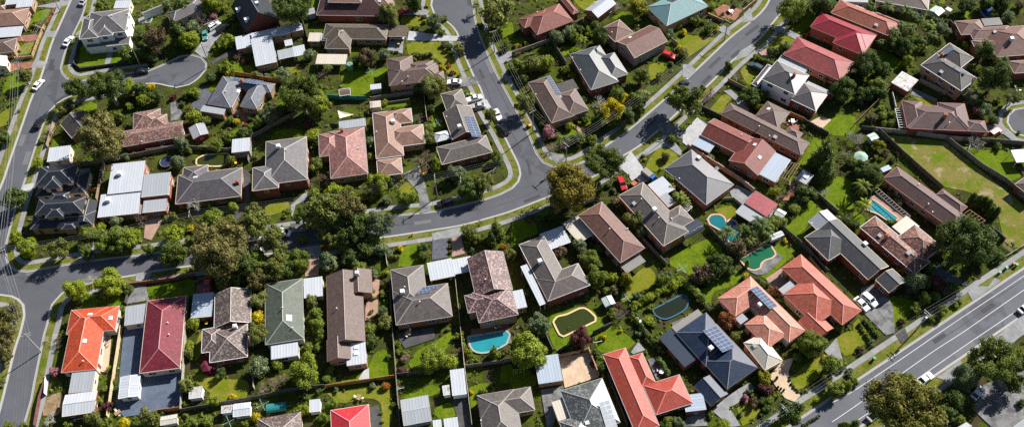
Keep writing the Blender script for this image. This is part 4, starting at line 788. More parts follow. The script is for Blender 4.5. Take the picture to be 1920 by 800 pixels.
SMALL_SHRUBS=[
('u',-157.88,242.87,0.77),
('d',-158.13,241.65,0.86),
('u',-157.46,226.44,0.67),
('o',-154.17,239.41,0.77),
('m',-139.11,243.17,0.6),
('d',-25.93,233.78,0.93),
('y',-25.69,231.3,0.92),
('d',-34.3,217.81,0.65),
('d',-35.85,217.98,0.57),
('d',-37.38,218.29,0.66),
('y',-20.08,210.13,0.73),
('y',-19.05,209.27,0.72),
('a',-17.62,210.43,0.81),
('u',-16.49,207.22,0.8),
('m',-14.25,206.03,0.8),
('y',-15.75,207.75,0.72),
('u',-29.19,228.58,0.59),
('d',-27.62,228.19,0.58),
('y',-25.03,238.8,0.77),
('l',-28.47,214.2,0.65),
('l',7.17,218.23,1.02),
('u',3.12,217.71,0.65),
('a',5.23,217.9,0.57),
('o',51.93,206.76,0.88),
('m',9.02,216.91,0.82),
('d',71.8,228.03,0.63),
('d',70.37,226.61,0.75),
('y',72.69,225.46,0.91),
('y',73.97,224.94,0.75),
('d',60.21,196.1,1.02),
('m',80.5,232.94,0.93),
('d',73.56,229.09,0.59),
('m',69.68,198.81,0.95),
('m',128.69,193.76,0.78),
('l',130.1,206.65,1.0),
('g',-150.04,199.98,0.71),
('d',-113.05,198.84,0.71),
('m',-106.37,181.34,0.84),
('m',-139.73,186.84,0.96),
('m',-152.75,203.29,0.87),
('d',-99.39,199.5,0.99),
('g',-95.17,201.98,0.99),
('d',-77.75,191.73,0.97),
('g',-74.48,176.84,0.83),
('g',-74.3,172.37,0.75),
('a',-79.03,189.88,0.62),
('o',-6.2,182.45,0.69),
('g',-40.58,182.97,0.91),
('m',-41.95,185.41,0.92),
('m',-22.32,191.7,0.78),
('m',-30.66,172.01,0.6),
('d',-48.76,187.85,0.77),
('m',-4.88,178.54,0.68),
('m',-5.73,165.44,0.88),
('y',19.41,183.32,0.69),
('m',15.64,185.6,0.84),
('y',21.28,184.33,0.76),
('g',38.61,170.86,0.59),
('y',39.08,169.04,0.59),
('d',86.64,178.16,0.94),
('u',86.44,176.25,0.68),
('m',61.86,185.02,0.84),
('m',104.7,165.66,0.92),
('d',145.64,184.34,0.96),
('m',148.09,172.49,0.67),
('m',105.89,164.81,0.73),
('d',143.01,169.8,0.52),
('u',111.19,166.66,0.81),
('m',-62.73,156.51,0.79),
('m',-63.27,155.13,0.72),
('d',-63.7,151.26,0.71),
('y',-27.61,146.6,0.56),
('d',-17.24,144.23,0.52),
('d',-17.07,142.21,0.59),
('d',-17.07,140.24,0.62),
('m',-5.43,163.72,0.73),
('m',-20.13,163.21,0.91),
('l',-31.0,160.97,0.73),
('a',-22.59,140.2,0.55),
('m',-22.96,142.99,0.49),
('g',-11.22,140.58,0.83),
('a',-2.77,140.85,0.87),
('g',28.98,158.53,0.9),
('m',-34.64,130.75,1.02),
('m',-33.97,125.66,0.84),
('l',-37.62,129.57,0.74),
('l',-37.33,126.95,0.81),
('m',-37.77,123.04,0.73),
('m',-34.88,118.18,0.99),
('o',-17.69,117.04,0.66),
('m',-28.82,110.59,0.97),
('m',-30.35,110.74,0.81),
('m',-32.57,109.68,0.8),
('g',-36.53,101.8,0.95),
('m',-11.98,107.43,0.77),
('m',-10.49,107.4,0.64),
('m',-36.57,93.11,0.62),
('m',-30.9,96.49,0.78),
('m',-30.43,113.11,0.81),
('y',-12.09,99.04,0.63),
('k',-27.48,105.11,0.8),
('d',-33.91,94.87,0.5),
('m',-33.51,92.37,0.55),
('g',30.6,112.55,0.97),
('m',34.26,120.02,0.99),
('m',34.6,115.44,0.98),
('y',25.91,113.97,0.65),
('m',12.94,115.45,0.46),
('d',11.03,127.97,0.67),
('u',18.7,105.04,1.02),
('m',31.51,107.49,0.64),
('y',20.35,102.0,0.63),
('d',37.73,90.49,0.77),
('m',13.95,108.97,0.96),
('m',33.22,88.99,0.91),
('y',72.85,138.62,0.86),
('g',73.63,143.91,0.87),
('m',52.68,145.63,0.7),
('o',65.38,125.53,0.94),
('d',63.72,126.7,1.01),
('m',69.6,121.71,0.83),
('m',64.87,125.99,0.8),
('m',51.82,119.41,0.99),
('d',84.86,121.95,0.8),
('g',80.51,99.84,0.94),
('y',75.38,104.09,0.79),
('o',54.48,110.17,0.97),
('u',60.32,95.79,0.93),
('g',55.38,95.73,0.93),
('m',56.06,94.75,0.93),
('g',80.11,98.25,0.94),
('g',52.04,90.07,0.73),
('m',57.11,89.54,0.61),
('u',96.75,112.39,0.97),
('y',101.2,127.85,0.74),
('y',102.0,127.28,0.67),
('m',100.61,128.47,0.67),
('m',112.09,116.78,0.98),
('m',113.3,117.51,0.79),
('g',87.78,107.09,0.96),
('g',106.22,113.6,0.97),
('m',-116.54,123.41,0.83),
('l',-102.66,110.24,0.81),
('l',-117.25,120.15,0.99),
('m',-100.97,106.53,0.8),
('m',-103.05,104.63,0.95),
('d',-87.43,97.17,0.93),
('m',-88.75,134.43,0.85),
('d',-47.43,138.26,1.03),
('y',-70.6,100.36,1.01),
('m',-81.9,99.25,0.88),
('o',-81.16,96.55,0.87),
('g',-45.13,101.35,0.79),
('d',-52.36,100.07,0.94),
('d',-49.22,101.18,0.94),
('d',-51.8,110.48,0.97),
('m',-66.51,93.62,0.93)]
FENCES=[
('dark',1.0,[(-137.74,219.63),(-134.82,217.03),(-120.65,218.91)],4,'f','right-hand'),
('dark',1.0,[(-137.72,219.9),(-138.52,230.4)],4,'f','left-hand'),
('tan',1.2,[(-151.82,237.85),(-152.15,232.18),(-152.13,223.85)],0,'r','left-hand'),
('tan',1.2,[(-157.36,223.11),(-152.01,223.41)],2,'r',''),
('tan',1.2,[(-154.39,237.74),(-151.35,235.98)],0,'r','right-hand'),
('rail',1.2,[(-137.51,195.48),(-135.75,198.8),(-129.39,204.91)],27,'b',''),
('tanw',1.6,[(-137.7,194.03),(-137.41,184.96)],28,'b',''),
('grey',1.8,[(-125.57,177.23),(-118.72,178.17),(-109.84,179.77),(-100.18,181.7)],32,'b',''),
('grey',1.8,[(-118.76,179.18),(-118.14,171.5)],32,'l',''),
('orange',1.8,[(-84.78,211.42),(-68.94,206.62)],36,'b',''),
('grey',1.8,[(-76.5,184.65),(-70.36,189.01),(-63.57,193.66)],34,'b',''),
('teal',1.9,[(-55.63,199.59),(-50.69,198.67),(-42.9,198.01)],37,'b',''),
('grey',1.8,[(-41.6,197.68),(-28.56,199.43)],38,'b','left-hand'),
('light',1.8,[(-25.22,198.71),(-24.11,188.22)],38,'r',''),
('grey',1.0,[(-36.19,196.08),(-29.42,196.89)],38,'b','right-hand'),
('light',1.8,[(2.39,214.05),(14.91,219.49)],13,'f',''),
('grey',1.8,[(15.93,217.35),(19.14,208.83)],17,'l',''),
('grey',1.2,[(6.52,212.86),(9.6,213.73)],40,'b',''),
('grey',1.6,[(53.43,216.96),(54.96,214.79)],15,'r',''),
('tan',1.4,[(78.31,228.96),(84.1,234.18)],16,'r','right-hand'),
('tan',1.2,[(66.98,228.04),(71.09,224.63)],16,'r','left-hand'),
('tanw',1.5,[(68.1,198.59),(72.99,194.13)],20,'l',''),
('orange',1.8,[(95.48,215.44),(98.19,218.17)],19,'b',''),
('tan',1.6,[(58.17,189.47),(61.7,193.33)],42,'b',''),
('dark',1.6,[(58.12,188.01),(63.82,183.31)],42,'b',''),
('pinkw',1.9,[(51.89,172.89),(64.86,159.7),(67.83,155.68)],42,'f',''),
('dark',1.8,[(87.47,180.38),(93.26,174.87)],41,'r',''),
('orange',1.8,[(83.56,183.72),(87.4,180.85)],41,'r',''),
('grey',1.8,[(121.17,208.03),(124.67,204.52)],21,'f',''),
('light',1.8,[(125.64,194.53),(131.86,188.64)],25,'f',''),
('grey',1.8,[(142.32,219.1),(145.06,210.96)],24,'l',''),
('brown',1.8,[(101.52,178.07),(110.99,187.02),(115.29,190.81)],44,'l',''),
('light',1.9,[(106.94,175.86),(116.8,174.08),(126.69,171.52),(130.94,170.66)],44,'f',''),
('grey',1.9,[(126.38,171.64),(133.18,160.72),(138.08,155.24),(141.66,149.35)],52,'l',''),
('white',1.2,[(116.18,190.36),(115.5,184.06)],44,'l',''),
('dgrey',1.8,[(103.31,176.79),(107.97,175.79),(113.17,165.7),(120.05,153.5)],51,'b',''),
('grey',1.8,[(131.02,170.89),(148.14,168.0)],44,'f',''),
('dark',1.8,[(128.7,139.54),(130.89,135.41)],51,'r',''),
('rail',1.1,[(125.21,128.37),(132.14,131.87),(135.86,134.04)],51,'r','right-hand'),
('rail',1.1,[(129.99,134.38),(131.79,131.78)],51,'r','left-hand'),
('grey',1.8,[(84.37,154.43),(89.27,147.01)],49,'b',''),
('dgrey',1.8,[(73.21,142.79),(78.17,135.75),(80.52,130.66),(81.89,128.4)],61,'b',''),
('dgrey',1.8,[(52.91,144.59),(57.14,136.85)],47,'r',''),
('light',1.4,[(59.03,153.44),(61.72,153.48),(63.62,151.08)],43,'r',''),
('grey',1.2,[(58.86,133.87),(68.12,138.55)],48,'f',''),
('grey',1.8,[(34.78,141.67),(40.26,132.84)],47,'f',''),
('grey',1.8,[(7.02,113.71),(8.61,109.04)],59,'f',''),
('dark',1.8,[(19.22,113.74),(24.01,115.9)],64,'b',''),
('grey',1.8,[(9.42,108.59),(11.94,110.07)],65,'b',''),
('dark',1.8,[(21.56,102.0),(24.94,88.5)],64,'l',''),
('tan',1.7,[(10.0,107.39),(17.51,108.89),(19.37,101.73)],64,'l',''),
('pale',1.8,[(-102.13,121.9),(-101.19,108.64),(-100.28,97.04)],53,'f',''),
('maroon',1.7,[(-117.97,108.04),(-118.3,103.18),(-117.65,95.6)],53,'f',''),
('light',1.8,[(-86.26,130.33),(-82.68,97.92)],54,'r',''),
('dgrey',1.8,[(-82.65,97.78),(-65.82,100.08),(-64.79,100.31)],68,'b','left-hand'),
('orange',1.8,[(-88.8,97.76),(-82.85,98.4)],54,'f',''),
('brick',1.4,[(-102.24,134.84),(-92.09,135.85),(-85.57,136.92)],54,'b',''),
('dark',1.6,[(-102.38,128.92),(-102.5,134.85)],54,'l',''),
('light',1.7,[(-66.26,106.96),(-65.43,102.69)],55,'f',''),
('dgrey',1.8,[(-64.86,100.17),(-56.63,101.81),(-48.03,102.52)],68,'b','right-hand'),
('orange',1.8,[(-47.71,102.3),(-30.89,104.1)],57,'f',''),
('grey',1.8,[(-33.17,132.36),(-31.94,118.18),(-29.14,91.1)],58,'f',''),
('light',1.8,[(-15.71,130.82),(-13.56,105.99),(-11.89,90.22)],66,'b',''),
('grey',1.8,[(-13.33,105.87),(-1.77,107.0)],66,'b',''),
('dgrey',1.6,[(-30.55,104.52),(-22.51,105.13)],57,'r',''),
('orange',1.7,[(-126.87,166.52),(-118.46,167.44)],30,'f',''),
('tanw',1.8,[(-117.83,163.83),(-118.77,175.51)],32,'l',''),
('light',1.5,[(-7.65,165.64),(-4.96,167.01),(-3.18,168.89)],39,'f',''),
('light',1.6,[(-34.86,143.73),(-34.03,136.89)],58,'b',''),
('grey',1.8,[(-106.88,181.01),(-97.48,182.16),(-82.17,179.81)],29,'f',''),
('dgrey',1.6,[(-92.08,150.51),(-87.41,150.97)],32,'f',''),
('white',1.7,[(-118.04,108.37),(-117.11,103.77)],53,'l',''),
('grey',1.8,[(-76.28,184.87),(-76.36,179.3),(-76.02,175.17)],35,'r',''),
('brown',1.4,[(78.21,133.1),(81.94,124.67),(84.32,121.62)],61,'b',''),
('dark',1.5,[(-66.29,236.51),(-62.49,222.7)],9,'r','')]
HEDGES=[
('a',1.37,0.9,[(-150.76,245.66),(-151.6,238.69)],1,'f',''),
('d',1.75,1.5,[(-29.23,215.97),(-23.32,215.73)],12,'b',''),
('m',1.87,1.5,[(78.39,207.89),(83.39,203.88)],20,'b',''),
('m',2.38,2.6,[(44.49,126.73),(46.24,123.89),(48.12,121.09)],62,'b',''),
('d',0.91,1.0,[(86.07,112.52),(87.35,108.19)],61,'r','left-hand'),
('d',0.91,1.0,[(87.83,113.47),(89.99,109.06)],61,'r','right-hand'),
('d',1.63,2.2,[(34.7,105.06),(36.25,101.23)],64,'r',''),
('d',1.41,2.0,[(29.4,118.26),(32.37,112.54),(35.61,107.3)],62,'l',''),
('d',1.43,1.2,[(-81.99,185.56),(-76.42,186.86)],35,'b',''),
('d',0.7,0.7,[(65.75,99.14),(65.78,97.22),(66.95,95.26),(68.1,95.2)],63,'f',''),
('d',0.98,0.8,[(-158.17,211.01),(-157.9,207.39)],3,'f',''),
('d',1.0,1.6,[(81.73,151.15),(75.89,145.57)],48,'r',''),
('d',0.68,1.0,[(70.63,88.79),(66.08,86.3)],62,'r',''),
('d',2.24,1.4,[(82.77,205.16),(85.21,206.17)],20,'b',''),
('d',0.75,1.3,[(-14.71,123.78),(-14.29,117.04)],59,'f',''),
('l',0.73,1.3,[(-14.0,115.63),(-13.67,110.84)],59,'f',''),
('d',1.09,1.3,[(77.63,190.67),(78.58,188.16)],41,'b',''),
('d',1.83,1.2,[(32.21,196.98),(35.12,196.79)],17,'f','')]
CARS=[
('white','sedan',-141.8,229.88,1.245,4,'l',''),
('white','sedan',-146.66,210.76,1.178,27,'b',''),
('silver','sedan',-141.2,249.46,1.277,4,'b',''),
('black','sedan',-114.93,214.62,0.095,4,'f',''),
('black','suv',-142.05,194.6,1.375,27,'l',''),
('white','suv',-94.78,233.84,0.815,7,'r',''),
('teal','sedan',-97.24,229.65,-1.38,7,'f',''),
('black','suv',-91.81,232.44,0.904,8,'l',''),
('white','sedan',-15.95,203.15,3.076,12,'r',''),
('silver','sedan',-34.23,224.3,-0.109,11,'r',''),
('red','sedan',-32.75,236.51,0.595,10,'r',''),
('white','ute',-9.77,195.94,0.31,39,'b',''),
('silver','sedan',-8.65,192.8,-3.07,39,'b',''),
('white','ute',-2.93,188.77,1.898,39,'r',''),
('black','sedan',-1.2,182.95,2.036,39,'r',''),
('red','suv',51.55,210.11,-0.521,15,'r',''),
('teal4','suv',77.61,203.45,2.399,20,'l',''),
('black','sedan',54.29,197.95,0.556,15,'f',''),
('red','suv',31.4,160.52,-1.335,47,'l',''),
('blue','truck',39.57,162.45,-0.894,47,'b',''),
('black','suv',-18.58,156.75,-2.895,38,'f',''),
('white','suv',-71.73,147.88,0.146,33,'f',''),
('white','van',-63.47,149.33,-0.248,34,'f',''),
('white','sedan',-70.07,143.47,0.145,56,'b',''),
('red','sedan',-81.62,133.34,-1.56,55,'b',''),
('red','suv',141.12,172.64,0.526,44,'r',''),
('white','sedan',88.24,118.18,-1.016,61,'r',''),
('white','suv',90.57,119.27,-0.973,61,'r',''),
('white','sedan',129.03,114.84,0.497,50,'r',''),
('white','sedan',98.12,96.77,0.517,70,'b','left-hand'),
('silver','sedan',83.61,88.2,0.59,61,'f',''),
('white','sedan',109.46,92.46,0.685,70,'b','right-hand')]
POLES=[
(-93.59,215.86,9.6,1,36,'b'),
(-115.58,216.54,8.4,1,4,'f'),
(-3.15,215.94,9.0,1,13,'f'),
(7.37,181.7,9.2,1,40,'f'),
(16.24,169.03,9.1,1,45,'b'),
(41.66,190.29,5.8,1,17,'f'),
(70.06,216.37,8.1,1,16,'f'),
(146.91,181.55,9.5,1,44,'r'),
(-121.65,116.19,9.2,2,53,'l'),
(-148.45,245.21,5.2,1,4,'l'),
(-149.67,210.91,10.3,1,3,'f'),
(-20.84,159.5,9.3,1,38,'f'),
(100.18,110.37,8.7,2,49,'f'),
(60.83,87.73,8.2,2,62,'r'),
(-135.82,142.88,8.5,2,31,'f'),
(-88.4,153.91,5.4,1,33,'f'),
(-13.71,160.39,6.6,1,39,'f')]
MISC=[
('table','',[(70.52,128.45)],61,'l',''),
('table','',[(84.06,180.74)],41,'r',''),
('table','',[(-4.76,117.02)],59,'f',''),
('table','',[(-81.92,194.36)],36,'f',''),
('table','',[(-27.84,116.12)],58,'f',''),
('table','',[(78.78,157.31)],42,'f',''),
('table','',[(34.89,102.11)],64,'b',''),
('table','',[(-105.37,117.47)],53,'r',''),
('table','',[(74.38,228.95)],16,'r',''),
('table','',[(-75.37,109.43)],55,'f',''),
('table','',[(30.92,116.05)],62,'l',''),
('table','',[(-98.07,98.02)],53,'f',''),
('table','',[(31.95,136.95)],45,'r',''),
('table','',[(-39.44,99.09)],67,'b',''),
('hoist','',[(-41.89,208.61)],11,'f',''),
('hoist','',[(-20.72,185.78)],39,'l',''),
('hoist','',[(28.51,122.99)],45,'f',''),
('hoist','',[(-62.57,97.78)],68,'b',''),
('hoist','',[(-70.16,93.83)],68,'l',''),
('hoist','',[(43.99,130.86)],47,'f',''),
('tank','',[(-48.75,211.8)],11,'f',''),
('tramp','',[(-100.24,176.69)],32,'b',''),
('umbrella','',[(99.84,165.07)],51,'l',''),
('sail','',[(-48.66,190.48)],37,'b',''),
('boat','',[(17.98,153.81),(23.52,155.78)],45,'b',''),
('bin','r',[(5.95,184.15)],40,'f',''),
('bin','y',[(6.51,183.79)],40,'f',''),
('bin','r',[(-24.72,168.18)],38,'r',''),
('bin','y',[(-24.64,167.29)],38,'f',''),
('bin','r',[(-79.87,175.86)],33,'b',''),
('bin','y',[(-79.64,174.72)],33,'b',''),
('bin','y',[(-56.75,150.41)],34,'f',''),
('bin','r',[(-55.92,150.45)],34,'f',''),
('bin','y',[(-52.07,143.94)],57,'b',''),
('bin','r',[(-51.0,144.08)],57,'b',''),
('bin','g',[(87.28,102.77)],61,'f',''),
('bin','y',[(-33.7,221.01)],11,'r',''),
('bin','r',[(-33.15,222.07)],11,'r',''),
('bin','g',[(-11.77,197.48)],39,'b',''),
('bin','y',[(-10.66,197.56)],39,'b',''),
('bin','g',[(126.11,125.49)],51,'f','leftmost'),
('bin','g',[(128.31,126.85)],51,'f','second from left'),
('bin','r',[(130.62,128.02)],51,'f',''),
('bin','g',[(131.26,127.61)],51,'f','rightmost'),
('bin','y',[(-108.41,136.69)],53,'b',''),
('bin','y',[(-79.96,121.69)],55,'l',''),
('bin','y',[(-16.86,131.53)],59,'l',''),
('goal','',[(-29.35,100.64)],67,'r',''),
('goal','',[(20.01,110.79)],64,'l',''),
('goal','',[(-107.28,96.68)],53,'f',''),
('swing','',[(-0.26,103.81)],66,'b',''),
('pergola','w',[(47.17,152.15),(49.52,150.15),(47.97,148.61),(45.92,150.37)],47,'r',''),
('pergola','t',[(75.1,159.04),(79.21,164.07),(81.87,163.03),(77.8,157.47)],42,'r',''),
('pergola','w',[(114.21,182.19),(116.96,182.16),(115.98,174.72),(113.4,174.97)],44,'l',''),
('pergola','t',[(121.94,143.41),(123.99,144.7),(126.95,140.92),(124.7,139.98)],51,'r',''),
('pergola','g',[(99.96,152.92),(101.33,153.67),(107.51,143.46),(106.22,142.94)],51,'l',''),
('gazebo','',[(-77.64,108.78)],55,'f',''),
('trailer','',[(-61.33,96.14),(-57.38,98.76)],68,'b',''),
('trailer','',[(34.27,160.01),(35.96,161.41)],47,'b','')]
LAWNS=[
('g',[(-136.7,218.49),(-137.59,228.93),(-128.62,225.55),(-128.1,218.71)]),
('g',[(-126.02,218.84),(-126.23,223.47),(-123.37,224.64),(-121.57,219.62)]),
('g',[(-157.42,239.4),(-156.73,245.21),(-152.25,246.67),(-152.78,240.82)]),
('g',[(-157.79,208.86),(-158.03,215.13),(-155.27,217.59),(-151.57,215.22),(-151.31,209.98),(-153.67,207.57)]),
('y',[(-157.37,225.3),(-157.65,229.19),(-153.85,231.17),(-153.31,226.12)]),
('g',[(-136.43,185.37),(-136.54,188.67),(-134.58,189.5),(-134.0,185.68)]),
('g',[(-132.36,200.07),(-128.54,202.83),(-126.43,201.69),(-126.28,197.7),(-129.99,199.42)]),
('g',[(-127.24,178.34),(-122.23,181.23),(-118.94,179.19),(-119.25,177.39),(-124.87,177.28)]),
('y',[(-155.91,199.61),(-153.84,201.46),(-152.4,194.96),(-154.36,194.12)]),
('g',[(-88.46,217.39),(-80.91,215.28),(-79.42,212.53),(-85.1,212.38)]),
('g',[(-93.41,207.21),(-88.78,208.97),(-88.25,207.9),(-90.03,204.68),(-92.33,205.08)]),
('g',[(-94.09,224.3),(-91.75,226.91),(-90.64,224.62),(-92.98,222.03)]),
('y',[(-72.69,209.98),(-71.51,213.06),(-63.96,213.61),(-64.53,211.54)]),
('g',[(-78.7,242.37),(-74.56,241.19),(-74.24,238.23),(-77.12,239.02)]),
('g',[(-64.89,245.26),(-60.82,244.97),(-62.04,240.3),(-64.16,241.63)]),
('g',[(-71.13,183.14),(-68.77,187.72),(-61.1,186.75),(-61.6,184.42)]),
('g',[(-83.52,187.46),(-81.2,188.98),(-79.71,188.65),(-81.61,186.63)]),
('g',[(-70.25,198.04),(-67.81,199.38),(-67.13,196.35)]),
('y',[(-30.92,218.36),(-30.27,222.7),(-19.04,221.93),(-15.2,214.6),(-12.99,205.5),(-17.48,207.35),(-20.52,212.82),(-22.83,215.11),(-29.72,216.12)]),
('y',[(-32.95,234.76),(-26.99,233.76),(-26.92,229.75),(-33.25,231.33)]),
('g',[(-51.55,211.2),(-44.33,210.72),(-37.17,211.29),(-38.13,207.17),(-42.09,203.82),(-41.86,199.25),(-50.77,199.83)]),
('g',[(-48.16,199.61),(-47.81,199.84),(-41.88,199.7),(-41.86,199.2),(-47.01,198.93)]),
('g',[(-2.25,227.47),(2.91,229.38),(2.68,221.54),(-0.81,223.45)]),
('g',[(-2.39,209.49),(-0.48,210.15),(-0.2,207.25),(-2.09,206.85)]),
('g',[(-36.86,194.4),(-36.22,196.83),(-29.24,196.87),(-29.19,194.89),(-34.3,194.48)]),
('g',[(-22.91,190.56),(-22.01,191.48),(-18.9,185.5),(-21.76,184.02)]),
('y',[(-32.14,162.53),(-29.83,165.42),(-27.73,163.77),(-27.0,161.57),(-29.71,160.88)]),
('g',[(-31.29,136.73),(-29.86,142.85),(-25.63,144.19),(-23.26,138.58),(-25.81,136.8)]),
('y',[(-70.81,159.53),(-63.08,160.33),(-62.19,158.17),(-68.03,156.01)]),
('g',[(14.91,180.05),(19.74,182.8),(20.28,180.65),(16.19,178.11)]),
('g',[(21.55,185.3),(24.48,188.0),(25.7,185.51),(22.6,182.86)]),
('y',[(38.78,166.31),(41.05,170.62),(45.36,174.21),(48.92,169.69),(43.85,165.55),(39.98,164.91)]),
('g',[(2.68,221.54),(6.92,221.25),(4.87,218.65),(2.57,218.8)]),
('y',[(23.73,238.95),(30.88,238.44),(30.72,236.68),(26.87,233.45),(25.43,235.3)]),
('g',[(33.43,227.82),(39.36,231.99),(42.23,229.49),(43.58,227.68),(40.17,225.09),(35.52,229.1)]),
('y',[(44.56,204.26),(45.32,207.34),(50.23,207.53),(49.44,204.45),(44.85,200.64)]),
('g',[(53.88,217.48),(57.15,218.35),(56.52,214.04),(55.09,215.22)]),
('g',[(18.03,214.5),(20.12,217.06),(24.94,215.11),(18.67,212.84)]),
('y',[(58.54,219.91),(67.78,217.62),(55.67,208.22),(57.07,217.81)]),
('y',[(81.58,211.79),(88.32,218.68),(92.42,214.56),(90.4,212.27)]),
('g',[(91.38,220.41),(97.93,227.29),(101.89,224.17),(95.45,217.92)]),
('y',[(72.66,202.38),(74.61,204.85),(78.44,201.48),(74.19,196.67)]),
('y',[(59.64,186.22),(65.51,193.18),(68.22,192.01),(65.83,188.73),(63.91,185.94)]),
('g',[(91.77,177.52),(95.67,181.99),(102.64,182.49),(100.88,175.55),(94.7,175.01)]),
('g',[(82.31,164.95),(88.95,174.45),(91.19,172.02),(85.7,164.74)]),
('g',[(114.47,206.89),(118.72,208.73),(123.23,202.11),(119.61,199.77),(118.01,199.36)]),
('g',[(146.96,221.58),(153.13,227.41),(153.15,226.26),(150.36,221.34)]),
('g',[(141.2,230.58),(144.67,230.34),(143.58,228.09)]),
('p',[(108.7,174.59),(126.17,170.96),(132.64,160.1),(140.52,146.94),(135.87,134.08),(131.0,135.91),(133.02,147.39),(127.04,152.32),(119.4,155.74),(113.38,165.24)]),
('g',[(129.76,169.15),(136.3,166.94),(143.75,165.58),(142.25,160.37),(143.51,157.27),(139.14,155.39),(135.86,158.6)]),
('y',[(121.95,188.75),(124.43,188.59),(128.38,186.13),(127.94,184.7),(124.77,184.91),(123.22,186.95)]),
('g',[(-0.13,149.12),(2.58,150.59),(5.86,149.58),(6.63,145.49),(3.6,144.08),(-0.44,141.15)]),
('g',[(7.77,115.92),(8.95,120.07),(11.75,120.27),(16.21,121.81),(20.38,119.8),(21.89,116.19),(19.23,113.91),(12.9,110.83),(9.77,109.31),(8.42,111.76)]),
('g',[(19.54,113.9),(23.99,115.73),(29.52,110.62),(27.83,109.02),(20.54,108.4),(19.35,111.85)]),
('y',[(26.91,123.01),(30.81,129.77),(35.0,132.91),(37.15,129.78),(35.16,126.56),(31.86,125.28),(28.65,121.84)]),
('g',[(42.25,136.36),(52.31,140.84),(55.9,137.12),(50.69,132.81),(47.78,128.47),(44.35,130.91),(41.19,133.36)]),
('g',[(48.2,125.1),(54.79,128.78),(58.25,130.46),(59.34,127.78),(55.46,125.42),(51.49,124.18),(49.98,120.66),(48.78,122.88)]),
('y',[(55.83,150.31),(61.53,152.45),(62.23,150.75),(60.59,147.16),(58.96,147.26)]),
('g',[(73.21,142.79),(76.24,146.24),(82.81,152.01),(85.9,148.11),(81.44,145.93),(78.41,139.72),(76.3,137.49)]),
('g',[(84.8,154.83),(91.42,159.98),(96.3,157.53),(94.5,154.66),(94.2,149.26),(90.49,146.61),(89.39,147.49)]),
('g',[(69.76,137.09),(72.31,138.5),(75.39,134.84),(71.83,133.13),(70.41,130.93)]),
('g',[(64.48,128.24),(71.58,133.48),(74.43,134.85),(73.48,133.38),(65.58,127.43)]),
('g',[(93.99,148.45),(96.41,145.04),(94.08,142.37),(93.17,145.23)]),
('g',[(95.31,119.57),(97.13,120.55),(101.8,118.49),(100.18,115.05),(94.91,111.51),(95.17,114.62)]),
('y',[(85.01,113.09),(86.56,114.4),(88.05,108.47),(85.16,106.61),(82.97,105.05)]),
('y',[(66.17,99.33),(74.2,104.79),(74.91,102.77),(74.09,100.53),(72.41,98.36),(67.15,95.76),(65.9,98.06)]),
('y',[(79.47,106.84),(79.74,109.19),(84.47,110.98),(82.87,104.66),(80.59,104.12)]),
('y',[(51.6,91.88),(55.03,93.25),(56.9,90.99),(54.05,88.07),(52.19,87.26)]),
('g',[(-114.54,129.78),(-112.73,133.0),(-103.21,131.72),(-104.2,128.84),(-114.19,128.3)]),
('g',[(-98.08,134.04),(-91.98,135.2),(-91.18,130.68),(-96.27,130.41)]),
('g',[(-91.91,134.82),(-86.0,135.99),(-85.47,130.73),(-91.18,130.68)]),
('d',[(-117.24,103.13),(-114.04,104.58),(-112.12,101.59),(-113.12,98.48),(-116.69,98.66)]),
('y',[(-82.39,115.55),(-81.25,119.99),(-80.26,113.73),(-81.72,111.44)]),
('y',[(-81.43,107.76),(-79.62,107.67),(-72.47,105.98),(-67.58,105.07),(-67.33,100.86),(-73.34,99.58),(-76.9,99.77),(-76.4,102.29),(-80.81,105.76)]),
('y',[(-72.52,93.92),(-66.05,95.44),(-66.03,92.98)]),
('g',[(-37.93,106.78),(-35.61,111.67),(-31.35,111.11),(-31.1,104.29),(-37.03,103.79)]),
('g',[(-44.21,104.49),(-38.65,106.16),(-40.01,103.94),(-44.12,103.19)]),
('y',[(-47.5,100.79),(-38.1,101.58),(-32.5,101.93),(-31.13,96.77),(-31.79,91.23),(-33.81,91.34),(-34.07,97.24),(-37.52,98.99),(-43.77,98.05)]),
('g',[(-27.63,107.89),(-25.3,111.46),(-21.08,113.62),(-16.81,116.49),(-16.81,113.04),(-23.39,105.68),(-26.38,105.84)]),
('g',[(-29.2,100.47),(-21.55,101.68),(-19.47,100.61),(-21.52,98.8),(-29.14,98.56)]),
('g',[(-21.19,95.32),(-16.82,96.97),(-15.67,93.48),(-20.01,92.78)]),
('g',[(-12.4,100.56),(-10.62,101.43),(-7.37,101.26),(-10.96,98.25),(-10.71,95.71),(-12.17,95.16)]),
('g',[(-4.56,106.01),(-1.8,106.19),(-1.95,102.27),(-4.71,101.44)]),
('g',[(-1.87,104.55),(2.89,104.29),(3.86,100.35),(-2.04,100.02)]),
('g',[(97.5,94.81),(101.41,97.15),(103.13,96.1),(97.89,93.22)]),
('y',[(116.45,106.19),(118.96,107.4),(120.68,106.3),(118.75,105.06)]),
('d',[(107.33,101.04),(110.87,102.83),(112.55,100.77),(107.98,99.38)]),
('p',[(-137.83,133.65),(-133.72,132.68),(-130.52,130.3),(-129.5,127.7),(-129.01,116.75),(-132.97,116.62)]),
('p',[(-133.44,118.3),(-129.18,117.38),(-128.55,101.17)])]
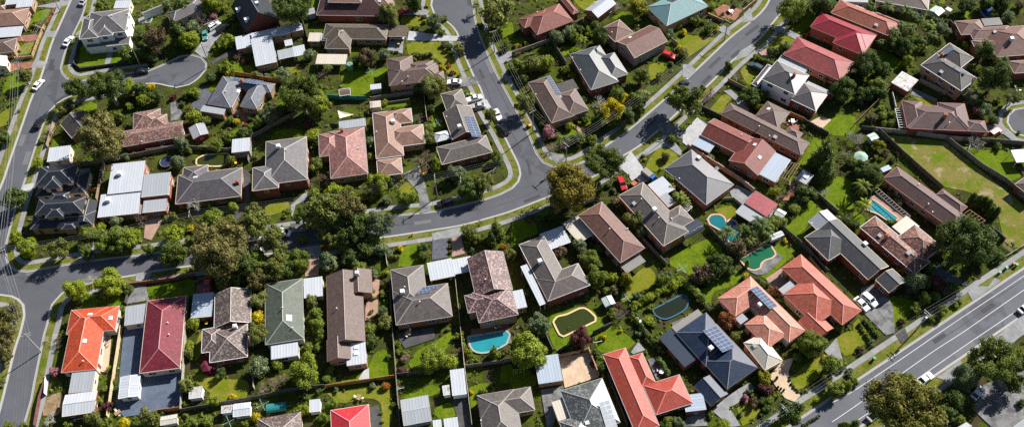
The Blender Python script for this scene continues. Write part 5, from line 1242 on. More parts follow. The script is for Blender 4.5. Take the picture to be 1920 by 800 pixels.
PAVING=[
('brick',[(-159.95,231.87),(-159.45,234.38),(-152.74,234.48),(-153.2,231.68),(-155.06,231.25)]),
('brick',[(-159.26,216.79),(-159.31,221.08),(-151.03,221.87),(-151.02,218.91),(-156.2,218.19)]),
('conc',[(-151.15,235.23),(-150.49,235.75),(-147.13,235.81),(-147.14,232.68),(-151.04,233.23)]),
('conc',[(-151.36,219.47),(-151.24,222.7),(-146.63,221.31),(-147.47,218.57)]),
('conc',[(-157.94,248.27),(-150.68,250.16),(-146.2,251.05),(-146.92,248.09),(-151.17,247.19)]),
('conc',[(-140.29,242.28),(-138.38,242.74),(-138.59,240.12),(-140.4,239.66)]),
('conc',[(-140.73,233.94),(-138.65,236.94),(-138.22,235.08),(-140.12,233.04)]),
('conc',[(-127.91,218.7),(-127.99,224.41),(-126.33,224.84),(-126.21,218.86)]),
('conc',[(-121.3,239.78),(-116.59,242.38),(-118.13,237.82),(-120.44,237.4)]),
('stain',[(-103.53,200.7),(-101.83,201.6),(-98.75,195.44),(-100.08,193.57),(-102.21,193.22)]),
('conc',[(-99.72,223.04),(-96.08,232.27),(-93.77,232.68),(-92.24,230.31),(-94.88,224.36),(-95.29,219.47),(-97.41,220.7)]),
('asph',[(-93.88,217.76),(-89.78,221.27),(-86.25,223.77),(-86.27,221.03),(-90.55,218.61),(-92.94,216.62)]),
('navy',[(-97.37,199.3),(-94.94,202.66),(-95.51,206.26),(-93.4,207.15),(-91.87,204.49),(-89.99,204.37),(-91.92,199.95),(-93.65,196.83)]),
('brick',[(-85.01,195.54),(-82.26,196.84),(-76.88,195.01),(-78.35,192.18),(-79.93,190.34),(-81.05,193.32)]),
('light',[(-31.06,223.31),(-30.59,227.63),(-19.05,224.7),(-14.58,224.12),(-14.01,221.86),(-19.42,222.23)]),
('conc',[(-37.3,219.34),(-36.87,223.15),(-32.24,223.94),(-32.43,217.38)]),
('stain',[(-18.23,206.37),(-12.24,205.45),(-9.24,205.77),(-8.18,202.61),(-11.53,201.81),(-18.22,201.23)]),
('conc',[(-33.37,235.37),(-31.05,237.53),(-23.87,237.03),(-25.42,234.81)]),
('light',[(-14.55,193.94),(-13.44,195.85),(-6.1,195.86),(-4.72,192.32),(-9.83,191.42)]),
('conc',[(-2.68,212.68),(0.49,216.23),(2.47,216.09),(2.32,212.35),(-1.61,210.49)]),
('conc',[(-1.36,206.28),(2.12,207.09),(2.02,204.5),(0.03,203.09)]),
('stain',[(-30.95,168.34),(-26.16,171.15),(-24.31,164.0),(-22.49,154.97),(-25.49,153.9),(-26.31,161.53),(-29.15,165.59)]),
('navy',[(-22.04,145.17),(-17.77,144.92),(-17.92,138.85),(-22.12,138.32)]),
('pink',[(-16.78,145.26),(-14.15,145.51),(-13.22,139.94),(-16.79,138.98)]),
('conc',[(-22.39,146.99),(-14.46,148.74),(-14.81,145.95),(-21.71,144.75)]),
('asph',[(-77.6,172.53),(-75.49,172.4),(-74.05,160.99),(-76.63,154.86),(-78.74,150.69),(-79.74,150.75),(-77.08,158.22)]),
('conc',[(-62.27,159.02),(-59.22,162.66),(-57.96,163.87),(-58.03,160.88),(-60.91,158.93),(-61.47,154.38)]),
('stain',[(-61.64,152.74),(-57.98,152.94),(-57.03,149.82),(-61.33,149.67)]),
('conc',[(-56.33,143.99),(-52.29,144.63),(-52.65,141.04),(-56.25,141.24)]),
('pink',[(-56.34,140.43),(-52.29,140.59),(-52.49,135.23),(-56.01,135.05)]),
('pink',[(-102.77,156.82),(-98.66,157.41),(-98.02,155.71),(-99.84,149.3),(-102.01,150.23)]),
('conc',[(-119.92,150.06),(-115.97,150.24),(-114.15,143.59),(-118.87,142.81)]),
('light',[(-140.77,167.57),(-140.85,171.07),(-137.9,171.77),(-138.02,169.58),(-140.13,168.4)]),
('pink',[(19.8,183.51),(20.9,183.91),(22.95,178.62),(21.86,178.22)]),
('stain',[(11.68,173.81),(15.8,172.64),(16.02,170.83),(13.13,169.22)]),
('light',[(31.3,167.21),(35.38,172.78),(38.39,165.89),(39.21,161.48),(35.0,160.44),(33.4,164.44)]),
('conc',[(38.18,169.9),(44.82,175.39),(47.86,177.04),(50.28,171.4),(49.32,170.11),(46.02,173.94),(44.23,173.6)]),
('stain',[(43.97,182.44),(47.29,183.18),(51.48,179.61),(51.01,176.38),(46.94,178.03),(44.96,179.09)]),
('light',[(51.34,178.68),(56.5,184.5),(58.88,181.49),(56.8,177.41),(52.9,172.6),(50.81,175.01)]),
('conc',[(55.44,206.66),(57.67,206.51),(59.13,203.81),(56.49,201.14),(54.61,201.01)]),
('conc',[(68.42,221.45),(70.71,223.53),(73.0,221.13),(71.95,218.43)]),
('conc',[(78.54,228.08),(81.0,230.79),(80.98,224.5),(77.37,223.91)]),
('conc',[(85.68,220.81),(88.68,222.28),(94.46,216.88),(92.85,214.81),(89.02,218.36)]),
('pink',[(79.78,210.31),(82.33,211.74),(84.94,207.83),(81.13,207.56)]),
('brick',[(69.15,230.47),(72.75,233.11),(78.46,229.81),(75.33,225.46),(70.13,226.96)]),
('conc',[(71.43,206.9),(76.13,208.96),(79.44,212.47),(78.62,214.15),(74.28,211.22)]),
('conc',[(66.12,194.63),(68.38,194.99),(72.62,188.29),(72.17,185.89),(69.85,187.01),(69.04,190.48)]),
('sand',[(89.1,180.51),(92.97,182.64),(95.79,181.03),(92.18,177.73)]),
('brick',[(81.21,181.01),(85.07,180.77),(86.86,179.24),(84.96,177.02)]),
('stain',[(121.32,189.09),(123.24,191.93),(129.04,187.11),(128.39,186.18),(122.03,189.04)]),
('conc',[(140.16,176.31),(143.6,176.09),(145.72,174.09),(147.35,169.86),(145.5,169.52),(143.72,172.37),(139.42,173.11)]),
('conc',[(61.2,156.25),(63.66,158.66),(67.78,155.43),(64.1,151.88),(61.75,153.69)]),
('stain',[(59.8,133.78),(68.15,138.71),(70.31,135.09),(71.66,133.86),(66.19,128.88),(63.61,128.66),(61.39,130.28)]),
('stain',[(53.01,147.2),(54.97,149.13),(57.6,148.97),(58.63,147.28),(61.1,146.32),(63.0,140.62),(60.33,138.42),(57.12,138.6),(56.76,142.17)]),
('brick',[(75.23,152.46),(79.89,158.53),(81.19,156.74),(76.88,152.36)]),
('pink',[(96.82,147.87),(99.96,152.23),(103.15,154.14),(109.03,145.51),(105.12,143.32),(102.22,143.49),(100.51,145.61)]),
('pink',[(65.58,127.43),(70.32,130.52),(73.59,125.14),(68.48,124.69),(67.02,123.68)]),
('stain',[(89.43,123.15),(92.89,124.42),(95.91,120.61),(96.05,116.68),(94.59,109.82),(92.17,109.27),(88.21,116.06)]),
('asph',[(94.6,109.31),(97.5,111.03),(97.52,107.96),(95.37,106.73)]),
('conc',[(116.35,120.55),(118.46,122.25),(122.06,121.86),(124.82,124.45),(125.82,123.29),(116.7,117.84)]),
('conc',[(115.79,105.13),(128.42,113.49),(126.47,108.09),(121.18,104.33),(118.98,103.12),(113.55,103.75)]),
('navy',[(105.74,125.53),(111.18,128.95),(114.4,126.15),(117.23,122.32),(113.79,123.24)]),
('sand',[(60.94,99.6),(65.01,103.63),(68.16,104.45),(65.86,100.64),(65.83,97.74),(67.38,94.18),(65.62,92.7),(63.53,93.75),(61.71,97.64)]),
('conc',[(75.9,105.7),(79.74,109.19),(79.79,104.49),(79.76,103.17),(77.41,103.29)]),
('conc',[(45.5,91.57),(50.83,95.67),(55.98,98.26),(56.83,96.62),(52.11,93.09),(49.89,91.96),(51.63,87.29),(49.32,87.1)]),
('stain',[(39.22,90.05),(43.69,91.05),(44.0,87.68),(38.02,87.68)]),
('conc',[(97.24,92.0),(102.36,95.51),(103.41,95.13),(97.81,91.04)]),
('conc',[(101.13,97.17),(108.36,101.48),(108.47,100.01),(103.99,96.06)]),
('asph',[(97.92,89.49),(99.99,86.94),(102.4,84.7),(101.19,83.57),(97.3,84.66)]),
('stain',[(111.7,94.7),(122.8,97.95),(117.31,82.75),(110.61,83.09),(106.93,89.02),(109.99,91.34)]),
('sand',[(10.08,107.22),(17.55,108.66),(19.31,101.63),(10.85,99.18)]),
('stain',[(4.97,99.01),(10.59,99.68),(10.05,96.21),(8.99,93.45),(7.27,89.24),(5.84,89.32)]),
('conc',[(28.0,107.93),(30.15,110.85),(31.67,108.4),(28.54,107.4)]),
('stain',[(31.93,105.72),(34.73,106.57),(36.15,101.56),(33.34,100.41)]),
('slate',[(-101.63,121.72),(-96.55,121.97),(-94.45,108.78),(-85.05,109.28),(-84.03,107.24),(-83.0,98.5),(-96.56,97.08),(-99.33,99.82),(-99.76,106.1)]),
('sand',[(-106.76,119.63),(-104.53,120.03),(-103.13,109.24),(-105.76,109.87)]),
('asph',[(-31.22,116.31),(-21.42,117.86),(-21.08,114.38),(-28.65,112.05)]),
('pink',[(-39.31,124.16),(-37.88,133.28),(-35.95,132.79),(-36.11,122.55),(-39.12,120.59)]),
('light',[(-40.02,104.11),(-38.67,106.49),(-37.5,107.09),(-37.18,103.79)]),
('deck',[(-11.9,116.64),(-2.03,117.85),(-2.12,115.42),(-11.92,114.91)]),
('stain',[(-13.15,114.29),(-2.1,115.76),(-1.63,112.3),(-8.36,109.95),(-12.57,111.53)]),
('asph',[(-16.53,97.27),(-13.02,97.72),(-11.96,89.31),(-14.83,89.46)]),
('asph',[(-37.24,96.46),(-34.64,96.95),(-33.2,90.39),(-36.94,90.58)]),
('stain',[(-102.6,135.04),(-98.39,134.81),(-96.81,129.89),(-102.35,129.1)]),
('conc',[(-101.7,138.59),(-97.24,138.99),(-98.6,135.95),(-101.53,136.11)]),
('brick',[(-84.77,136.3),(-81.64,136.88),(-80.19,131.55),(-84.63,131.43)]),
('deckred',[(-80.31,113.05),(-73.79,111.02),(-72.9,107.97),(-77.07,106.71),(-79.67,108.99)]),
('stain',[(39.21,115.61),(42.9,117.24),(44.33,114.54),(40.99,113.58),(39.63,113.66)])]
POOLS=[
('green','none',[(-118.22,237.43),(-117.96,241.31),(-116.52,241.56),(-116.86,237.62)],5,'f'),
('olive','tan',[(-91.12,175.35),(-91.55,177.41),(-89.02,178.85),(-83.04,179.08),(-82.3,176.84),(-83.83,174.76),(-87.7,174.82)],33,'b'),
('blue','none',[(154.3,224.92),(155.97,226.07),(158.11,225.51),(158.09,223.52),(155.34,220.77),(154.43,222.64)],24,'b'),
('teal','pinkc',[(53.78,147.0),(54.66,148.34),(56.85,148.53),(58.13,147.32),(58.42,145.2),(60.25,143.48),(61.94,140.61),(59.8,139.16),(57.97,139.86),(57.45,142.45),(55.78,144.15),(54.06,145.65)],48,'l'),
('blue','tan',[(58.7,145.9),(59.66,146.66),(60.74,146.27),(61.22,145.23),(60.55,144.27),(59.47,144.65)],48,'l'),
('green','pinkc',[(60.08,133.62),(67.64,137.89),(69.16,136.63),(69.5,134.69),(68.43,133.79),(66.73,133.32),(65.25,132.26),(64.64,130.78),(63.28,130.3),(61.66,130.95)],60,'b'),
('turq','pinkc',[(97.74,147.94),(100.41,150.88),(105.08,144.46),(104.11,143.91),(101.96,144.44),(100.46,146.15)],50,'b'),
('turq','greyc',[(-12.47,114.37),(-3.03,115.48),(-2.56,113.32),(-3.15,111.99),(-5.61,110.76),(-8.36,109.9),(-10.46,110.18),(-11.8,111.43)],59,'f'),
('olive','tan',[(9.4,117.52),(10.42,118.87),(12.93,119.44),(16.46,121.02),(18.13,120.57),(19.94,118.35),(19.84,117.3),(11.57,113.41),(10.7,113.98)],46,'f'),
('dark','blue',[(35.14,119.73),(42.89,123.61),(44.32,122.18),(43.5,119.81),(40.93,118.09),(37.77,116.94),(35.62,118.11)],62,'b')]
ROADS=[
[(-142.02,263.14),(-140.83,250.67),(-140.49,242.95),(-141.41,233.26),(-142.02,226.34),(-141.61,218.34),(-140.51,215.9),(-138.61,213.67),(-135.18,212.04),(-131.63,212.74),(-127.1,213.6),(-118.7,214.69),(-112.75,215.47),(-109.83,217.17),(-106.77,219.11),(-104.03,221.09),(-100.34,221.56),(-97.02,220.13),(-95.06,217.36),(-94.65,214.73),(-96.28,211.09),(-99.14,208.05),(-102.83,207.14),(-106.54,208.31),(-110.78,209.51),(-118.36,208.85),(-124.85,207.91),(-130.42,206.68),(-134.43,206.03),(-137.26,204.63),(-139.22,202.52),(-140.83,199.08),(-141.14,195.17),(-141.17,190.88),(-141.12,181.49),(-140.92,174.23),(-140.94,167.97),(-140.85,162.06),(-140.36,153.73),(-139.64,148.5),(-137.75,143.84),(-135.1,141.62),(-131.92,141.1),(-123.7,142.35),(-116.42,143.49),(-99.09,144.93),(-82.37,147.31),(-61.37,150.01),(-47.47,151.91),(-34.79,153.72),(-25.57,154.28),(-21.85,154.61),(-10.02,157.25),(-2.89,159.65),(0.35,161.54),(2.11,163.74),(2.83,166.22),(2.62,168.59),(2.1,170.8),(0.85,174.49),(-2.15,183.12),(-6.21,193.02),(-7.86,200.22),(-10.07,206.29),(-13.65,218.82),(-15.16,226.05),(-17.59,230.24),(-20.4,233.24),(-22.71,235.71),(-23.64,239.42),(-23.15,243.61),(-21.99,254.39),(-10.67,253.57),(-9.75,241.33),(-9.14,234.76),(-8.53,229.1),(-6.77,221.03),(-2.88,207.43),(0.6,197.43),(4.08,187.38),(6.43,180.08),(8.13,173.63),(9.8,170.32),(12.47,168.57),(16.13,168.15),(18.95,168.76),(21.52,169.99),(29.06,175.98),(33.65,179.39),(39.11,184.29),(48.63,193.4),(58.63,203.56),(71.4,216.89),(80.19,224.68),(86.14,231.13),(91.08,240.75),(93.23,246.0),(100.67,245.46),(94.25,233.93),(90.51,227.75),(86.27,222.26),(81.31,216.21),(71.81,207.78),(63.49,198.9),(58.24,193.66),(51.84,187.53),(44.83,180.56),(37.94,174.4),(31.89,170.35),(25.2,164.85),(20.89,162.6),(11.03,157.86),(0.03,153.31),(-6.86,151.15),(-14.13,149.22),(-22.08,148.07),(-33.93,146.62),(-41.22,145.98),(-52.95,144.54),(-60.72,143.59),(-78.56,141.15),(-97.24,138.96),(-101.95,138.04),(-109.47,136.94),(-116.29,135.48),(-120.49,133.39),(-122.25,130.21),(-122.28,126.98),(-122.05,124.42),(-122.08,121.28),(-121.02,107.22),(-120.58,103.02),(-120.62,97.27),(-120.42,90.34),(-128.38,90.07),(-127.95,101.14),(-128.83,116.71),(-128.72,121.33),(-129.1,127.35),(-130.18,130.32),(-131.92,132.05),(-133.92,133.15),(-137.24,133.83),(-145.97,134.48),(-148.69,143.43),(-147.75,157.63),(-147.78,166.65),(-147.65,170.51),(-147.51,173.84),(-147.72,181.9),(-147.92,203.53),(-147.31,213.31),(-147.47,222.57),(-147.64,232.18),(-146.37,251.06),(-145.84,262.01)],
[(51.86,80.4),(62.45,86.44),(81.55,97.45),(94.9,105.08),(112.78,115.35),(133.38,127.18),(145.95,134.4),(142.22,121.12),(128.32,113.19),(113.97,105.02),(108.12,101.66),(101.3,97.84),(79.78,85.56),(70.42,80.11)],
[(163.08,178.87),(157.01,181.59),(153.3,182.26),(150.28,181.81),(147.63,179.65),(146.31,176.8),(146.61,173.68),(148.02,171.95),(150.68,170.77),(159.44,169.4)]]
LINES=[
[(74.54,92.07),(80.35,94.76),(97.06,104.3),(106.43,109.79),(132.44,124.6),(144.04,131.27)],
[(73.38,87.22),(79.29,90.59),(102.14,104.03),(112.1,109.48),(130.94,120.46),(143.28,127.45)],
[(72.43,83.28),(78.87,86.94),(107.85,103.73),(117.49,109.18),(129.26,115.79),(141.41,122.62)]]
CHAINS={'block': ([(-142.02,263.14),(-140.83,250.67),(-140.49,242.95),(-141.41,233.26),(-142.02,226.34),(-141.61,218.34),(-140.51,215.9),(-138.61,213.67),(-135.18,212.04),(-131.63,212.74),(-127.1,213.6),(-118.7,214.69),(-112.75,215.47),(-109.83,217.17),(-106.77,219.11),(-104.03,221.09),(-100.34,221.56),(-97.02,220.13),(-95.06,217.36),(-94.65,214.73),(-96.28,211.09),(-99.14,208.05),(-102.83,207.14),(-106.54,208.31),(-110.78,209.51),(-118.36,208.85),(-124.85,207.91),(-130.42,206.68),(-134.43,206.03),(-137.26,204.63),(-139.22,202.52),(-140.83,199.08),(-141.14,195.17),(-141.17,190.88),(-141.12,181.49),(-140.92,174.23),(-140.94,167.97),(-140.85,162.06),(-140.36,153.73),(-139.64,148.5),(-137.75,143.84),(-135.1,141.62),(-131.92,141.1),(-123.7,142.35),(-116.42,143.49),(-99.09,144.93),(-82.37,147.31),(-61.37,150.01),(-47.47,151.91),(-34.79,153.72),(-25.57,154.28),(-21.85,154.61),(-10.02,157.25),(-2.89,159.65),(0.35,161.54),(2.11,163.74),(2.83,166.22),(2.62,168.59),(2.1,170.8),(0.85,174.49),(-2.15,183.12),(-6.21,193.02),(-7.86,200.22),(-10.07,206.29),(-13.65,218.82),(-15.16,226.05),(-17.59,230.24),(-20.4,233.24),(-22.71,235.71),(-23.64,239.42),(-23.15,243.61),(-21.99,254.39)],1),'nose': ([(-10.67,253.57),(-9.75,241.33),(-9.14,234.76),(-8.53,229.1),(-6.77,221.03),(-2.88,207.43),(0.6,197.43),(4.08,187.38),(6.43,180.08),(8.13,173.63),(9.8,170.32),(12.47,168.57),(16.13,168.15),(18.95,168.76),(21.52,169.99),(29.06,175.98),(33.65,179.39),(39.11,184.29),(48.63,193.4),(58.63,203.56),(71.4,216.89),(80.19,224.68),(86.14,231.13),(91.08,240.75),(93.23,246.0)],1),'south': ([(100.67,245.46),(94.25,233.93),(90.51,227.75),(86.27,222.26),(81.31,216.21),(71.81,207.78),(63.49,198.9),(58.24,193.66),(51.84,187.53),(44.83,180.56),(37.94,174.4),(31.89,170.35),(25.2,164.85),(20.89,162.6),(11.03,157.86),(0.03,153.31),(-6.86,151.15),(-14.13,149.22),(-22.08,148.07),(-33.93,146.62),(-41.22,145.98),(-52.95,144.54),(-60.72,143.59),(-78.56,141.15),(-97.24,138.96),(-101.95,138.04),(-109.47,136.94),(-116.29,135.48),(-120.49,133.39),(-122.25,130.21),(-122.28,126.98),(-122.05,124.42),(-122.08,121.28),(-121.02,107.22),(-120.58,103.02),(-120.62,97.27),(-120.42,90.34)],1),'west': ([(-128.38,90.07),(-127.95,101.14),(-128.83,116.71),(-128.72,121.33),(-129.1,127.35),(-130.18,130.32),(-131.92,132.05),(-133.92,133.15),(-137.24,133.83),(-145.97,134.48)],1),'left': ([(-148.69,143.43),(-147.75,157.63),(-147.78,166.65),(-147.65,170.51),(-147.51,173.84),(-147.72,181.9),(-147.92,203.53),(-147.31,213.31),(-147.47,222.57),(-147.64,232.18),(-146.37,251.06),(-145.84,262.01)],1),'main_upper': ([(51.86,80.4),(62.45,86.44),(81.55,97.45),(94.9,105.08),(112.78,115.35),(133.38,127.18),(145.95,134.4)],1),'main_lower': ([(142.22,121.12),(128.32,113.19),(113.97,105.02),(108.12,101.66),(101.3,97.84),(79.78,85.56),(70.42,80.11)],1),'bulb': ([(163.08,178.87),(157.01,181.59),(153.3,182.26),(150.28,181.81),(147.63,179.65),(146.31,176.8),(146.61,173.68),(148.02,171.95),(150.68,170.77),(159.44,169.4)],-1)}
WIRES=[(8, 14, 6), (14, 10, 6), (10, 9, 6), (4, 5, 4), (5, 6, 4), (13, 12, 5), (4, 3, 3), (3, 2, 3), (15, 11, 4), (11, 4, 4), (14, 15, 3), (8, 's', 6), (9, 'n', 5), (6, 'e', 4), (12, 'r', 5), (13, 'q', 5)]
OFF={'s': (-116.48, 87.5), 'n': (-142.43, 267.42), 'e': (102.47, 253.63), 'r': (149.67, 136.61), 'q': (37.34, 74.75)}
BULB=(-100.49, 214.18)
COLOUR_WORD={'d': 'dark green', 'd2': 'deep green', 'm': 'green', 'l': 'lime green', 'l2': 'yellow-green', 'o': 'olive', 'b': 'brownish', 'y': 'yellow', 'y2': 'golden yellow', 'p': 'pink flowering', 'g': 'grey-green', 'u': 'purple-red', 't': 'olive-brown', 't2': 'golden-brown', 'f': 'golden-tipped', 'a': 'orange', 'a2': 'red-flowering', 'k': 'pinkish', 'w': 'white-flowering'}
FENCE_WORD={'dark': 'dark rendered wall', 'tan': 'tan brick wall', 'rail': 'open timber rail fence', 'tanw': 'tan timber fence', 'grey': 'grey timber fence', 'orange': 'orange-brown timber fence', 'teal': 'teal screen fence', 'light': 'pale timber fence', 'pinkw': 'pinkish concrete wall', 'brown': 'brown timber fence', 'dgrey': 'dark grey timber fence', 'white': 'white picket fence', 'pale': 'pale cream panel fence', 'maroon': 'maroon metal fence', 'brick': 'low red brick wall'}
RELATION={'l': 'left of', 'r': 'right of', 'b': 'behind', 'f': 'in front of'}

# ------------------------------------------------------------------ helpers: objects and labels
def tag(o, label=None, cat=None, group=None, kind=None):
    if label: o['label'] = label
    if cat: o['category'] = cat
    if group: o['group'] = group
    if kind: o['kind'] = kind
    return o
def empty(name, loc, rz=0.0):
    o = bpy.data.objects.new(name, None); COL.objects.link(o); o.location = loc; o.rotation_euler = (0, 0, rz); o.empty_display_size = .5
    return o
class MB:
    def __init__(s): s.v, s.f, s.uv, s.mi = [], [], [], []
    def face(s, pts, uv=None, mi=0):
        i = len(s.v); s.v += [tuple(p) for p in pts]; s.f.append(tuple(range(i, i+len(pts)))); s.uv.append(uv); s.mi.append(mi)
    def box(s, c, h, ang=0.0, mi=0):
        ca, sa = math.cos(ang), math.sin(ang); P = []
        for dz in (-1, 1):
            for dx, dy in ((-1, -1), (1, -1), (1, 1), (-1, 1)):
                x, y = dx*h[0], dy*h[1]; P.append((c[0]+x*ca-y*sa, c[1]+x*sa+y*ca, c[2]+dz*h[2]))
        i = len(s.v); s.v += P
        for q in ((3, 2, 1, 0), (4, 5, 6, 7), (0, 1, 5, 4), (1, 2, 6, 5), (2, 3, 7, 6), (3, 0, 4, 7)):
            s.f.append(tuple(i+k for k in q)); s.uv.append(None); s.mi.append(mi)
    def beam(s, a, b, w, h=None, mi=0):
        a, b = Vector(a), Vector(b); h = h or w; d = (b-a)
        if d.length < 1e-4: return
        d.normalize(); up = Vector((0, 0, 1)) if abs(d.z) < .95 else Vector((1, 0, 0))
        x = d.cross(up).normalized()*w/2; y = x.cross(d).normalized()*h/2
        i = len(s.v)
        for p in (a, b): s.v += [tuple(p-x-y), tuple(p+x-y), tuple(p+x+y), tuple(p-x+y)]
        for q in ((0, 1, 2, 3), (7, 6, 5, 4), (0, 4, 5, 1), (1, 5, 6, 2), (2, 6, 7, 3), (3, 7, 4, 0)):
            s.f.append(tuple(i+k for k in q)); s.uv.append(None); s.mi.append(mi)
    def tube(s, pts, rad, n=6, mi=0):
        pts = [Vector(p) for p in pts]; i0 = len(s.v); m = len(pts)
        for k, p in enumerate(pts):
            d = (pts[min(k+1, m-1)]-pts[max(k-1, 0)]).normalized(); up = Vector((0, 0, 1)) if abs(d.z) < .9 else Vector((1, 0, 0))
            x = d.cross(up).normalized(); y = x.cross(d); r = rad[k] if hasattr(rad, '__len__') else rad
            for j in range(n):
                a = 2*math.pi*j/n; s.v.append(tuple(p+(x*math.cos(a)+y*math.sin(a))*r))
        for k in range(m-1):
            for j in range(n):
                s.f.append((i0+k*n+j, i0+k*n+(j+1) % n, i0+(k+1)*n+(j+1) % n, i0+(k+1)*n+j)); s.uv.append(None); s.mi.append(mi)
        s.f.append(tuple(i0+j for j in range(n-1, -1, -1))); s.uv.append(None); s.mi.append(mi)
        s.f.append(tuple(i0+(m-1)*n+j for j in range(n))); s.uv.append(None); s.mi.append(mi)
    def disc(s, c, r, z, n=16, mi=0):
        s.face([(c[0]+r*math.cos(2*math.pi*k/n), c[1]+r*math.sin(2*math.pi*k/n), z) for k in range(n)], mi=mi)
    def mesh(s, name, mats, smooth=False):
        me = bpy.data.meshes.new(name); me.from_pydata(s.v, [], s.f)
        if any(u is not None for u in s.uv):
            L = me.uv_layers.new(name='UVMap'); k = 0
            for f, u in zip(s.f, s.uv):
                for j in range(len(f)):
                    L.data[k].uv = u[j] if u is not None else (s.v[f[j]][0]+s.v[f[j]][1], s.v[f[j]][2]); k += 1
        for m in (mats if isinstance(mats, (list, tuple)) else [mats]): me.materials.append(m)
        if any(s.mi): me.polygons.foreach_set('material_index', s.mi)
        if smooth: me.polygons.foreach_set('use_smooth', [True]*len(s.f))
        me.update(); return me
    def build(s, name, mats, parent=None, smooth=False):
        return link(name, s.mesh(name, mats, smooth), parent)
def link(name, me, parent=None, loc=None, rz=None, scale=None):
    o = bpy.data.objects.new(name, me); COL.objects.link(o)
    if parent: o.parent = parent
    if loc is not None: o.location = loc
    if rz is not None: o.rotation_euler = (0, 0, rz)
    if scale is not None: o.scale = scale
    return o
def own_mat(o, m):
    s = o.material_slots[0]; s.link = 'OBJECT'; s.material = m
def place_words(li, rel): return RELATION[rel]+' the '+HOUSES[li][0]
def make_label(look, li, rel, order=''):
    return f'{order} {look} {place_words(li, rel)}'.strip()

# ------------------------------------------------------------------ materials
MATS = {}
def nodes(name):
    m = bpy.data.materials.new(name); m.use_nodes = True; nt = m.node_tree; b = nt.nodes['Principled BSDF']
    return m, nt, b
def N(nt, t, **kw):
    n = nt.nodes.new('ShaderNode'+t)
    for k, v in kw.items():
        if k[0] == 'i' and k[1:].isdigit(): n.inputs[int(k[1:])].default_value = v
        elif k.startswith('in_'): n.inputs[k[3:].replace('_', ' ')].default_value = v
        else: setattr(n, k, v)
    return n
def mix(nt, a, b, f, mode='MIX'):
    n = N(nt, 'Mix', data_type='RGBA', blend_type=mode)
    for s, x in ((0, f), (6, a), (7, b)):
        if hasattr(x, 'is_output') or hasattr(x, 'links'): nt.links.new(x, n.inputs[s])
        else: n.inputs[s].default_value = x if not (s and len(x) == 3) else (*x, 1)
    return n.outputs[2]
def math_(nt, op, a, b=None, c=None):
    n = N(nt, 'Math', operation=op)
    for k, x in enumerate((a, b, c)):
        if x is None: continue
        if hasattr(x, 'links'): nt.links.new(x, n.inputs[k])
        else: n.inputs[k].default_value = x
    return n.outputs[0]
def ramp(nt, x, p0, p1):
    n = N(nt, 'MapRange', clamp=True); n.inputs[1].default_value = p0; n.inputs[2].default_value = p1
    nt.links.new(x, n.inputs[0]); return n.outputs[0]
def noise(nt, vec, scale, detail=4, rough=.55):
    n = N(nt, 'TexNoise'); n.inputs['Scale'].default_value = scale; n.inputs['Detail'].default_value = detail; n.inputs['Roughness'].default_value = rough
    nt.links.new(vec, n.inputs['Vector']); return n.outputs['Fac']
def bump(nt, b, h, dist, strength=1.0):
    n = N(nt, 'Bump'); n.inputs['Strength'].default_value = strength; n.inputs['Distance'].default_value = dist
    nt.links.new(h, n.inputs['Height']); nt.links.new(n.outputs[0], b.inputs['Normal'])
def pos(nt): return N(nt, 'NewGeometry').outputs['Position']
def sc(c, k): return tuple(min(1, x*k) for x in c)
def simple(name, col, rough=.7, var=.25, scale=.6, spec=.3, metal=0.0, objvar=.0):
    if name in MATS: return MATS[name]
    m, nt, b = nodes(name); P = pos(nt)
    c = mix(nt, sc(col, 1-var), sc(col, 1+var), noise(nt, P, scale, 5))
    c = mix(nt, c, sc(col, 1-var*.8), ramp(nt, noise(nt, P, scale*9, 3), .5, .8))
    if objvar:
        r = N(nt, 'ObjectInfo').outputs['Random']; c = mix(nt, c, sc(col, 1-objvar), r)
    nt.links.new(c, b.inputs['Base Color']); b.inputs['Roughness'].default_value = rough
    b.inputs['Specular IOR Level'].default_value = spec; b.inputs['Metallic'].default_value = metal
    MATS[name] = m; return m
